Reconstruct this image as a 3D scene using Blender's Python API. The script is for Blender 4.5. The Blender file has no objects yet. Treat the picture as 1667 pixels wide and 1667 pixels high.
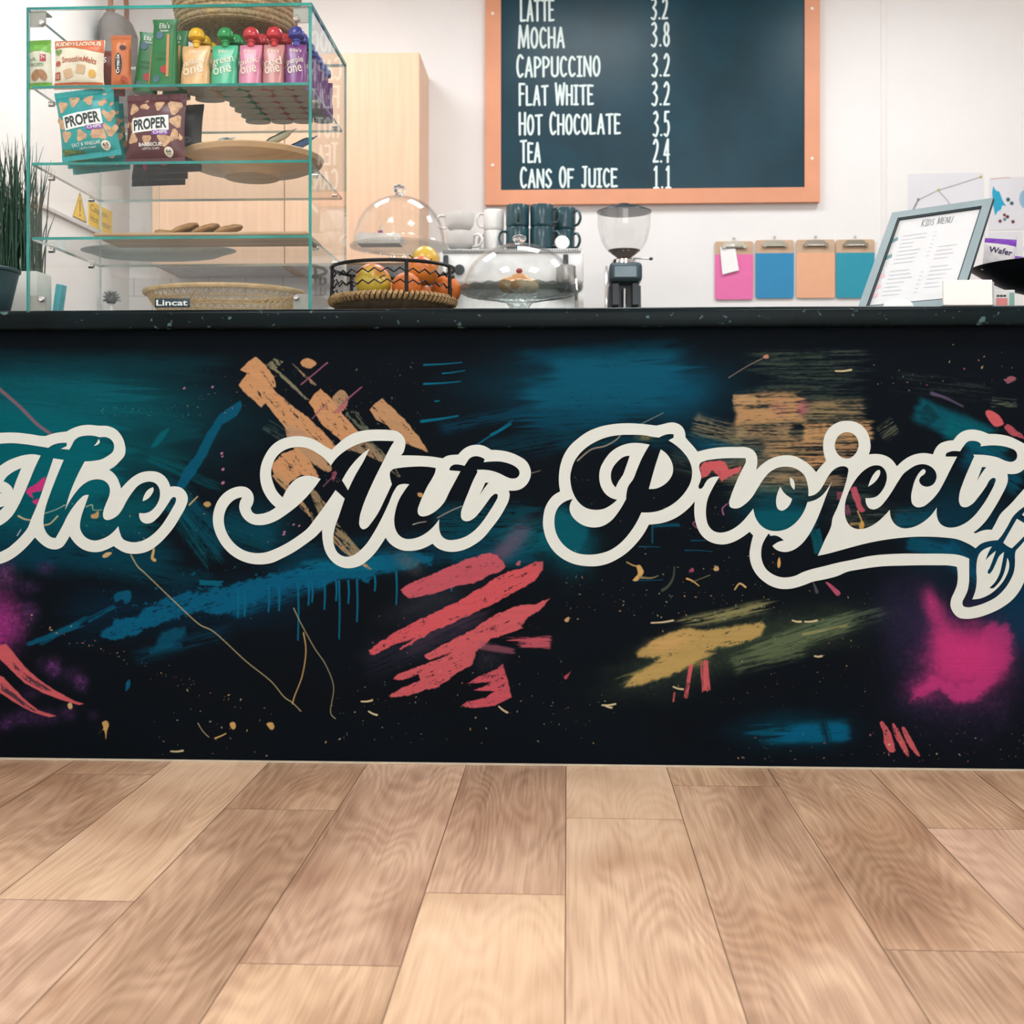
import bpy, bmesh, math, random
import numpy as np
from mathutils import Vector, Matrix
PI = math.pi
R_ = math.radians
scene = bpy.context.scene
C = scene.collection

# ------------------------------------------------------------------ camera
FPX = 2000.0                       # focal length in pixels of the 1667 px frame
YAW = math.atan(90.5 / FPX)        # the lens looks slightly to the left of square-on
DIST = 2.546                       # camera to counter front
HOR = 740.0                        # horizon row
CZ = DIST * 507 / 2002
CAM = Vector((0, -DIST, CZ))
FW = Vector((-math.sin(YAW), math.cos(YAW), 0))
RT = Vector((math.cos(YAW), math.sin(YAW), 0))
cd = bpy.data.cameras.new('camera')
cd.sensor_fit = 'HORIZONTAL'
cd.sensor_width = 24.0
cd.lens = FPX / 1667 * 24.0
cd.shift_y = -(833.5 - HOR) / 1667
cd.dof.use_dof = True
cd.dof.focus_distance = 2.56
cd.dof.aperture_fstop = 4.5
cam = bpy.data.objects.new('camera', cd)
C.objects.link(cam)
cam.location = CAM
cam.rotation_euler = (PI / 2, 0, YAW)
scene.camera = cam
scene.cycles.transparent_max_bounces = 40
scene.cycles.max_bounces = 14

# ------------------------------------------------------------------ exposure, world, lamps
scene.view_settings.view_transform = 'Standard'
scene.view_settings.look = 'None'
scene.view_settings.exposure = 0.0
scene.view_settings.gamma = 1.0
scene.view_settings.use_curve_mapping = False
world = bpy.data.worlds.new('world')
scene.world = world
world.use_nodes = True
world.node_tree.nodes['Background'].inputs[0].default_value = (0.9, 0.95, 1.0, 1)
world.node_tree.nodes['Background'].inputs[1].default_value = 0.3

def area(name, loc, sx, sy, watts, col=(0.95, 0.985, 1.0), rot=(0, 0, 0)):
    l = bpy.data.lights.new(name, 'AREA')
    l.shape = 'RECTANGLE'
    l.size, l.size_y = sx, sy
    l.energy = watts
    l.color = col
    o = bpy.data.objects.new(name, l)
    C.objects.link(o)
    o.location = loc
    o.rotation_euler = rot
    return o
LK = 0.575
for x, y, w in ((-1.15, 1.2, 29), (0.1, 1.2, 27), (1.35, 1.2, 28),
                (-1.0, -1.05, 31), (0.9, -1.05, 33), (-0.95, -3.6, 30), (0.9, -3.6, 32)):
    area('ceiling_lamp', (x, y, 2.585), 0.6, 0.6, w * LK)

area('added_front_fill', (0.6, -4.54, 1.55), 2.6, 1.5, 62 * LK, (.93, .97, 1.0), (PI / 2, 0, 0))  # unseen fill lamp, added behind the camera to brighten front faces

# ------------------------------------------------------------------ helpers
def P(u, v, Y):
    """point on the plane y = Y seen at photo pixel (u, v)"""
    d = FW * FPX + RT * (u - 833.5) - Vector((0, 0, 1)) * (v - HOR)
    return CAM + d * ((Y + DIST) / d.y)
def mpp(Y):
    return (Y + DIST) / 2002.0

def lin(c):
    return c / 12.92 if c <= 0.04045 else ((c + 0.055) / 1.055) ** 2.4
def rgb(h):
    if isinstance(h, str):
        h = h.lstrip('#')
        h = [int(h[i:i + 2], 16) for i in (0, 2, 4)]
    return tuple(lin(c / 255) for c in h)

MATS = {}
def M(name, col='cccccc', rough=0.5, grad=None, metal=0.0, spec=0.5, var=0.05, scale=25.0, bump=0.0, bscale=60.0, coat=0.0, col2=None, stretch=(1, 1, 1), thr=None, trans=0.0, sss=0.0):
    if name in MATS:
        return MATS[name]
    m = bpy.data.materials.new(name)
    m.use_nodes = True
    nt = m.node_tree
    b = nt.nodes['Principled BSDF']
    tc = nt.nodes.new('ShaderNodeTexCoord')
    mp = nt.nodes.new('ShaderNodeMapping')
    mp.inputs['Scale'].default_value = stretch
    nt.links.new(tc.outputs['Object'], mp.inputs['Vector'])
    n = nt.nodes.new('ShaderNodeTexNoise')
    n.inputs['Scale'].default_value = scale
    n.inputs['Detail'].default_value = 5
    nt.links.new(mp.outputs['Vector'], n.inputs['Vector'])
    r = nt.nodes.new('ShaderNodeValToRGB')
    a = rgb(col)
    if col2 is None:
        lo = tuple(max(0, x * (1 - var * 2)) for x in a)
        hi = tuple(min(1, x * (1 + var * 2)) for x in a)
        r.color_ramp.elements[0].position, r.color_ramp.elements[1].position = 0.3, 0.7
    else:
        lo, hi = a, rgb(col2)
        t = thr or (0.4, 0.6)
        r.color_ramp.elements[0].position, r.color_ramp.elements[1].position = t
    r.color_ramp.elements[0].color = (*lo, 1)
    r.color_ramp.elements[1].color = (*hi, 1)
    if grad:
        dp = nt.nodes.new('ShaderNodeVectorMath'); dp.operation = 'DOT_PRODUCT'
        dp.inputs[1].default_value = grad
        ad = nt.nodes.new('ShaderNodeMath'); ad.operation = 'ADD'
        nt.links.new(tc.outputs['Object'], dp.inputs[0])
        nt.links.new(n.outputs['Fac'], ad.inputs[0]); nt.links.new(dp.outputs['Value'], ad.inputs[1])
        nt.links.new(ad.outputs[0], r.inputs['Fac'])
    else:
        nt.links.new(n.outputs['Fac'], r.inputs['Fac'])
    nt.links.new(r.outputs['Color'], b.inputs['Base Color'])
    b.inputs['Roughness'].default_value = rough
    b.inputs['Metallic'].default_value = metal
    b.inputs['Specular IOR Level'].default_value = spec
    b.inputs['Coat Weight'].default_value = coat
    b.inputs['Transmission Weight'].default_value = trans
    if sss:
        b.inputs['Subsurface Weight'].default_value = sss
        b.inputs['Subsurface Radius'].default_value = (0.01, 0.006, 0.004)
    if bump:
        n2 = nt.nodes.new('ShaderNodeTexNoise')
        n2.inputs['Scale'].default_value = bscale
        nt.links.new(mp.outputs['Vector'], n2.inputs['Vector'])
        bp = nt.nodes.new('ShaderNodeBump')
        bp.inputs['Strength'].default_value = bump
        bp.inputs['Distance'].default_value = 0.004
        nt.links.new(n2.outputs['Fac'], bp.inputs['Height'])
        nt.links.new(bp.outputs['Normal'], b.inputs['Normal'])
    MATS[name] = m
    return m

def clear_glass(name, tint=(0.988, 0.995, 0.992), f0=0.03, gain=0.75, mirror=True, rough=0.02, ripple=0):
    """thin clear pane: what lies behind shows through, grazing angles reflect"""
    if name in MATS:
        return MATS[name]
    m = bpy.data.materials.new(name)
    m.use_nodes = True
    nt = m.node_tree
    for n in list(nt.nodes):
        nt.nodes.remove(n)
    out = nt.nodes.new('ShaderNodeOutputMaterial')
    tr = nt.nodes.new('ShaderNodeBsdfTransparent')
    tr.inputs[0].default_value = (*tint, 1)
    if not mirror:
        nt.links.new(tr.outputs[0], out.inputs[0])
    else:
        gl = nt.nodes.new('ShaderNodeBsdfGlossy')
        gl.inputs['Roughness'].default_value = rough
        if ripple:
            tn = nt.nodes.new('ShaderNodeTexNoise'); tn.inputs['Scale'].default_value = ripple
            tcn = nt.nodes.new('ShaderNodeTexCoord'); nt.links.new(tcn.outputs['Object'], tn.inputs['Vector'])
            bpn = nt.nodes.new('ShaderNodeBump'); bpn.inputs['Strength'].default_value = .8; bpn.inputs['Distance'].default_value = .006
            nt.links.new(tn.outputs['Fac'], bpn.inputs['Height']); nt.links.new(bpn.outputs['Normal'], gl.inputs['Normal'])
        lw = nt.nodes.new('ShaderNodeLayerWeight')
        lw.inputs['Blend'].default_value = 0.5
        pw = nt.nodes.new('ShaderNodeMath'); pw.operation = 'POWER'; pw.inputs[1].default_value = 5
        ml = nt.nodes.new('ShaderNodeMath'); ml.operation = 'MULTIPLY_ADD'
        ml.inputs[1].default_value = gain; ml.inputs[2].default_value = f0
        mx = nt.nodes.new('ShaderNodeMixShader')
        nt.links.new(lw.outputs['Facing'], pw.inputs[0])
        nt.links.new(pw.outputs[0], ml.inputs[0])
        nt.links.new(ml.outputs[0], mx.inputs[0])
        nt.links.new(tr.outputs[0], mx.inputs[1])
        nt.links.new(gl.outputs[0], mx.inputs[2])
        nt.links.new(mx.outputs[0], out.inputs[0])
    MATS[name] = m
    return m

class MB:
    """collects shapes into one mesh"""
    def __init__(s):
        s.bm = bmesh.new()
        s.lines = []          # further lines of print, each built as a part of its own
    def face(s, pts, mi=0):
        try:
            f = s.bm.faces.new([s.bm.verts.new(p) for p in pts])
            f.material_index = mi
            return f
        except ValueError:
            return None
    def add(s, verts, faces, mi=0):
        vs = [s.bm.verts.new(v) for v in verts]
        for f in faces:
            try:
                s.bm.faces.new([vs[i] for i in f]).material_index = mi
            except ValueError:
                pass
        return vs
    def box(s, x0, y0, z0, x1, y1, z1, mi=0, bevel=0.0, seg=2, mat=None):
        r = bmesh.ops.create_cube(s.bm, size=1)
        vs = r['verts']
        for v in vs:
            v.co = Vector((x0 + (v.co.x + .5) * (x1 - x0), y0 + (v.co.y + .5) * (y1 - y0), z0 + (v.co.z + .5) * (z1 - z0)))
        fs = set(f for v in vs for f in v.link_faces)
        for f in fs:
            f.material_index = mi
        allv = set(vs)
        if bevel > 0:
            es = list(set(e for v in vs for e in v.link_edges))
            rr = bmesh.ops.bevel(s.bm, geom=es, offset=bevel, segments=seg, profile=0.5, affect='EDGES')
            for f in rr['faces']:
                f.material_index = mi
            allv = set(v for v in rr['verts'])
            for f in rr['faces']:
                for v in f.verts:
                    allv.add(v)
        if mat is not None:
            for v in [v for v in allv if v.is_valid]:
                v.co = mat @ v.co
        return s
    def lathe(s, prof, seg=32, mi=0, sx=1.0, sy=1.0, o=(0, 0, 0), mat=None):
        rows = []
        for r, z in prof:
            if r < 1e-6:
                rows.append([(0, 0, z)])
            else:
                rows.append([(r * sx * math.cos(2 * PI * i / seg), r * sy * math.sin(2 * PI * i / seg), z) for i in range(seg)])
        vr = []
        for row in rows:
            l = []
            for p in row:
                p = Vector(p) + Vector(o)
                l.append(s.bm.verts.new(mat @ p if mat is not None else p))
            vr.append(l)
        for a, b in zip(vr[:-1], vr[1:]):
            for i in range(seg):
                j = (i + 1) % seg
                q = []
                for v in ((a[i % len(a)], a[j % len(a)], b[j % len(b)], b[i % len(b)])):
                    if v not in q:
                        q.append(v)
                if len(q) > 2:
                    try:
                        s.bm.faces.new(q).material_index = mi
                    except ValueError:
                        pass
        return s
    def tube(s, pts, r, seg=8, closed=False, mi=0, flat=1.0):
        pts = [Vector(p) for p in pts]
        n = len(pts)
        rings = []
        nrm = None
        for i, p in enumerate(pts):
            a = pts[(i - 1) % n] if (closed or i > 0) else p
            b = pts[(i + 1) % n] if (closed or i < n - 1) else p
            t = (b - a)
            t = t.normalized() if t.length > 1e-9 else Vector((0, 0, 1))
            if nrm is None:
                nrm = t.orthogonal().normalized()
            nrm = (nrm - t * nrm.dot(t))
            nrm = nrm.normalized() if nrm.length > 1e-6 else t.orthogonal().normalized()
            bi = t.cross(nrm)
            rr = r[i] if isinstance(r, (list, tuple)) else r
            rings.append([s.bm.verts.new(p + nrm * (rr * math.cos(2 * PI * k / seg)) + bi * (rr * flat * math.sin(2 * PI * k / seg))) for k in range(seg)])
        m = n if closed else n - 1
        for i in range(m):
            a, b = rings[i], rings[(i + 1) % n]
            for k in range(seg):
                try:
                    s.bm.faces.new((a[k], a[(k + 1) % seg], b[(k + 1) % seg], b[k])).material_index = mi
                except ValueError:
                    pass
        if not closed:
            for rg in (rings[0], rings[-1]):
                try:
                    s.bm.faces.new(rg).material_index = mi
                except ValueError:
                    pass
        return s
    def prism(s, pts, y0, y1, mi=0):
        """outline in x,z pushed from y0 to y1"""
        a = [s.bm.verts.new((x, y0, z)) for x, z in pts]
        b = [s.bm.verts.new((x, y1, z)) for x, z in pts]
        n = len(pts)
        s.bm.faces.new(a).material_index = mi
        s.bm.faces.new(b[::-1]).material_index = mi
        for i in range(n):
            s.bm.faces.new((a[i], b[i], b[(i + 1) % n], a[(i + 1) % n])).material_index = mi
        return s
    def build(s, name, mats, parent=None, smooth=40, loc=None, recalc=True):
        if recalc:
            bmesh.ops.recalc_face_normals(s.bm, faces=s.bm.faces[:])
        me = bpy.data.meshes.new(name)
        s.bm.to_mesh(me)
        s.bm.free()
        for m in (mats if isinstance(mats, (list, tuple)) else [mats]):
            me.materials.append(m)
        if smooth:
            me.polygons.foreach_set('use_smooth', [True] * len(me.polygons))
            me.set_sharp_from_angle(angle=R_(smooth))
        o = bpy.data.objects.new(name, me)
        C.objects.link(o)
        if parent:
            o.parent = parent
        if loc is not None:
            o.location = loc
        for pts, f in s.lines:
            q = MB(); q.add(pts, f)
            q.build(name, mats, parent, smooth, loc, recalc)
        return o

def tag(o, label, cat, group=None):
    o['label'] = label
    o['category'] = cat
    if group:
        o['group'] = group
    return o
def thing(name, label, cat, loc=(0, 0, 0), rz=0.0, group=None, rot=None):
    o = bpy.data.objects.new(name, None)
    o.empty_display_size = 0.05
    C.objects.link(o)
    o.location = loc
    o.rotation_euler = rot if rot else (0, 0, rz)
    return tag(o, label, cat, group)
def struct(o):
    o['kind'] = 'structure'
    return o
def dup(root, loc, label, group=None, rot=None):
    r = root.copy()
    C.objects.link(r)
    r.location = loc
    if rot:
        r.rotation_euler = rot
    r['label'] = label
    if group:
        r['group'] = group
    for ch in list(root.children):
        c = ch.copy()
        C.objects.link(c)
        c.parent = r
        for g in list(ch.children):
            d = g.copy()
            C.objects.link(d)
            d.parent = c
    return r
def catmull(pts, n=8, closed=False):
    out = []
    m = len(pts)
    rng = range(m) if closed else range(m - 1)
    for i in rng:
        if closed:
            p0, p1, p2, p3 = (Vector(pts[(i + k) % m]) for k in (-1, 0, 1, 2))
        else:
            p0, p1, p2, p3 = (Vector(pts[min(max(i + k, 0), m - 1)]) for k in (-1, 0, 1, 2))
        for k in range(n):
            t = k / n
            out.append(0.5 * ((2 * p1) + (p2 - p0) * t + (2 * p0 - 5 * p1 + 4 * p2 - p3) * t * t + (3 * p1 - p0 - 3 * p2 + p3) * t ** 3))
    if not closed:
        out.append(Vector(pts[-1]))
    return out

# ------------------------------------------------------------------ writing
_fc = {}
def font2d(txt, bold=0.0, shear=0.0):
    k = (txt, bold, shear)
    if k in _fc:
        return _fc[k]
    cu = bpy.data.curves.new('t', 'FONT')
    cu.body = txt
    cu.size = 1
    cu.resolution_u = 3
    cu.offset = bold
    cu.shear = shear
    o = bpy.data.objects.new('t', cu)
    C.objects.link(o)
    bpy.context.view_layer.update()
    me = bpy.data.meshes.new_from_object(o.evaluated_get(bpy.context.evaluated_depsgraph_get()))
    v = [(q.co.x, q.co.y) for q in me.vertices]
    f = [tuple(p.vertices) for p in me.polygons]
    bpy.data.objects.remove(o)
    bpy.data.curves.remove(cu)
    bpy.data.meshes.remove(me)
    x0, x1 = min(a[0] for a in v), max(a[0] for a in v)
    y0, y1 = min(a[1] for a in v), max(a[1] for a in v)
    v = [((a[0] - x0) / (x1 - x0), (a[1] - y0) / (y1 - y0)) for a in v]
    _fc[k] = (v, f)
    return v, f
def put_text(mb, txt, x0, y0, x1, y1, mapper, mi=0, bold=0.0, shear=0.0, rot=0.0):
    v, f = font2d(txt, bold, shear)
    cx, cy = (x0 + x1) / 2, (y0 + y1) / 2
    pts = []
    for a, b in v:
        px, py = (a - .5) * (x1 - x0), (b - .5) * (y1 - y0)
        pts.append(mapper(cx + px * math.cos(rot) - py * math.sin(rot), cy + px * math.sin(rot) + py * math.cos(rot)))
    if len(mb.bm.verts):
        mb.lines.append((pts, f))
    else:
        mb.add(pts, f, mi)
def arc(cx, cy, rx, ry, a0, a1, n=10):
    return [(cx + rx * math.cos(R_(a0 + (a1 - a0) * i / n)), cy + ry * math.sin(R_(a0 + (a1 - a0) * i / n))) for i in range(n + 1)]
GL = {  # hand-lettered narrow capitals: width, strokes
 'L': (.30, [[(0, 1), (.01, 0), (.28, .02)]]),
 'A': (.34, [[(0, 0), (.17, 1), (.33, 0)], [(.06, .33), (.28, .33)]]),
 'T': (.34, [[(0, .98), (.34, 1)], [(.17, .99), (.18, 0)]]),
 'E': (.28, [[(.27, .98), (0, 1), (.01, 0), (.28, .02)], [(0, .54), (.22, .52)]]),
 'M': (.50, [[(0, 0), (.05, 1), (.24, .06), (.44, 1), (.5, 0)]]),
 'O': (.32, [arc(.16, .5, .155, .5, 90, 450, 18)]),
 'C': (.30, [[(.29, .86)] + arc(.16, .5, .155, .5, 60, 300, 14) + [(.29, .12)]]),
 'H': (.32, [[(0, 1), (.01, 0)], [(.31, 1), (.31, 0)], [(0, .52), (.31, .5)]]),
 'P': (.30, [[(.01, 0), (0, 1)] + arc(.06, .73, .23, .27, 90, -90, 10) + [(0, .45)]]),
 'U': (.32, [[(0, 1)] + arc(.16, .2, .155, .2, 180, 360, 10) + [(.32, 1)]]),
 'I': (.20, [[(.1, 1), (.1, 0)], [(0, 1), (.2, 1)], [(0, 0), (.2, 0)]]),
 'N': (.34, [[(0, 0), (.01, 1), (.33, 0), (.33, 1)]]),
 'F': (.28, [[(.28, .99), (0, 1), (.01, 0)], [(0, .54), (.22, .53)]]),
 'W': (.52, [[(0, 1), (.1, 0), (.26, .9), (.4, 0), (.52, 1)]]),
 'S': (.28, [catmull([(.27, .86, 0), (.15, 1, 0), (.02, .8, 0), (.13, .54, 0), (.27, .25, 0), (.14, 0, 0), (0, .14, 0)], 5)]),
 'J': (.26, [[(.06, 1), (.26, 1)], [(.18, 1), (.18, .2)] + arc(.09, .17, .09, .17, 0, -150, 7)]),
 'K': (.32, [[(0, 1), (.01, 0)], [(.31, 1), (.02, .45), (.32, 0)]]),
 'D': (.32, [[(0, 0), (0, 1)] + arc(.02, .5, .29, .5, 90, -90, 12) + [(0, 0)]]),
 'R': (.32, [[(.01, 0), (0, 1)] + arc(.06, .73, .23, .27, 90, -90, 10) + [(.02, .46), (.32, 0)]]),
 'G': (.32, [[(.3, .86)] + arc(.16, .5, .155, .5, 60, 330, 14) + [(.31, .45), (.18, .45)]]),
 'B': (.30, [[(0, 0), (0, 1)] + arc(.05, .77, .21, .23, 90, -90, 8) + arc(.05, .27, .25, .27, 90, -90, 8) + [(0, 0)]]),
 'V': (.32, [[(0, 1), (.16, 0), (.32, 1)]]),
 'Y': (.32, [[(0, 1), (.16, .5), (.32, 1)], [(.16, .5), (.16, 0)]]),
 '1': (.20, [[(.02, .85), (.11, 1), (.11, 0)], [(0, 0), (.21, 0)]]),
 '2': (.28, [catmull([(.02, .82, 0), (.14, 1, 0), (.26, .8, 0), (.2, .45, 0), (.0, .02, 0)], 5) + [(.28, .03)]]),
 '3': (.28, [catmull([(.03, .93, 0), (.16, 1, 0), (.25, .78, 0), (.1, .55, 0)], 5) + catmull([(.1, .55, 0), (.27, .32, 0), (.16, 0, 0), (0, .05, 0)], 5)]),
 '4': (.30, [[(.22, 0), (.23, 1), (0, .32), (.3, .33)]]),
 '5': (.28, [[(.26, 1), (.05, 1), (.03, .6)] + catmull([(.03, .6, 0), (.2, .6, 0), (.27, .3, 0), (.15, 0, 0), (0, .06, 0)], 5)]),
 '8': (.28, [arc(.14, .76, .11, .24, 90, 450, 12), arc(.14, .26, .135, .26, 90, 450, 12)]),
 '.': (.10, [[(.05, .02), (.05, .03)]]), ' ': (.2, []),
}
def hand_text(mb, txt, x0, y0, x1, y1, mapper, wd, mi=0, caps=1.12, gap=0.13):
    """letters stretched into the rectangle; first letter of a word stands a little taller"""
    tot = sum(GL[c][0] for c in txt) + gap * (len(txt) - 1)
    k = (x1 - x0) / tot
    h = y1 - y0
    x = x0
    first = True
    for c in txt:
        w, st = GL[c]
        hh = h * (caps if first and c.isalpha() else 1.0)
        first = (c == ' ')
        for pl in st:
            pts = [Vector((x + p[0] * k, y0 + p[1] * hh)) for p in pl]
            ribbon(mb, pts, wd, mapper, mi)
        x += (w + gap) * k
_lift = [0]
def ribbon(mb, pts, wd, mapper, mi=0):
    """a pen stroke of even width with round ends"""
    q = [pts[0]]
    for p in pts[1:]:
        if (p - q[-1]).length > 1e-6:
            q.append(p)
    if len(q) == 1:
        q.append(q[0] + Vector((wd * .05, 0)))
    for i in range(1, len(q) - 1):      # a sharp turn starts a new stroke
        if (q[i] - q[i - 1]).normalized().dot((q[i + 1] - q[i]).normalized()) < .35:
            ribbon(mb, q[:i + 1], wd, mapper, mi)
            ribbon(mb, q[i:], wd, mapper, mi)
            return
    closed = len(q) > 3 and (q[0] - q[-1]).length < 1e-5
    if closed:
        q = q[:-1]
    n = len(q)
    _lift[0] = (_lift[0] + 1) % 9
    z = _lift[0] * 3e-5
    h = wd / 2
    L, R = [], []
    for i in range(n):
        a = q[i] - q[i - 1] if (closed or i > 0) else q[1] - q[0]
        b = q[(i + 1) % n] - q[i] if (closed or i < n - 1) else q[-1] - q[-2]
        na, nb = Vector((-a.y, a.x)).normalized(), Vector((-b.y, b.x)).normalized()
        m = na + nb
        m = m.normalized() if m.length > .2 else nb
        k = h / max(.5, m.dot(nb))
        L.append(mb.bm.verts.new(mapper(q[i].x + m.x * k, q[i].y + m.y * k, z)))
        R.append(mb.bm.verts.new(mapper(q[i].x - m.x * k, q[i].y - m.y * k, z)))
    for i in range(n if closed else n - 1):
        j = (i + 1) % n
        mb.bm.faces.new((L[i], R[i], R[j], L[j])).material_index = mi
    if not closed:
        for p, d, e0, e1 in ((q[0], q[0] - q[1], R[0], L[0]), (q[-1], q[-1] - q[-2], L[-1], R[-1])):
            a0 = math.atan2(d.y, d.x)
            sgn = 1
            f = [e0] + [mb.bm.verts.new(mapper(p.x + h * math.cos(a0 + R_(t)), p.y + h * math.sin(a0 + R_(t)), z)) for t in ((60, 30, 0, -30, -60) if True else ())] + [e1]
            try:
                mb.bm.faces.new(f).material_index = mi
            except ValueError:
                pass
def patch(mb, x0, y0, x1, y1, mapper, mi=0, nx=8, ny=6, top=None, bot=None):
    g = []
    for j in range(ny + 1):
        row = []
        for i in range(nx + 1):
            x = x0 + (x1 - x0) * i / nx
            a = y0 + (bot(i / nx) if bot else 0)
            b = y1 + (top(i / nx) if top else 0)
            row.append(mb.bm.verts.new(mapper(x, a + (b - a) * j / ny)))
        g.append(row)
    for j in range(ny):
        for i in range(nx):
            mb.bm.faces.new((g[j][i], g[j][i + 1], g[j + 1][i + 1], g[j + 1][i])).material_index = mi
def blob(mb, pts, mapper, mi=0):
    cx = sum(p[0] for p in pts) / len(pts)
    cy = sum(p[1] for p in pts) / len(pts)
    c = mb.bm.verts.new(mapper(cx, cy))
    vs = [mb.bm.verts.new(mapper(*p)) for p in pts]
    for i in range(len(vs)):
        mb.bm.faces.new((c, vs[i], vs[(i + 1) % len(vs)])).material_index = mi
def ell(cx, cy, rx, ry, n=16, rot=0.0):
    return [(cx + rx * math.cos(2 * PI * i / n) * math.cos(rot) - ry * math.sin(2 * PI * i / n) * math.sin(rot),
             cy + rx * math.cos(2 * PI * i / n) * math.sin(rot) + ry * math.sin(2 * PI * i / n) * math.cos(rot)) for i in range(n)]
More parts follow.
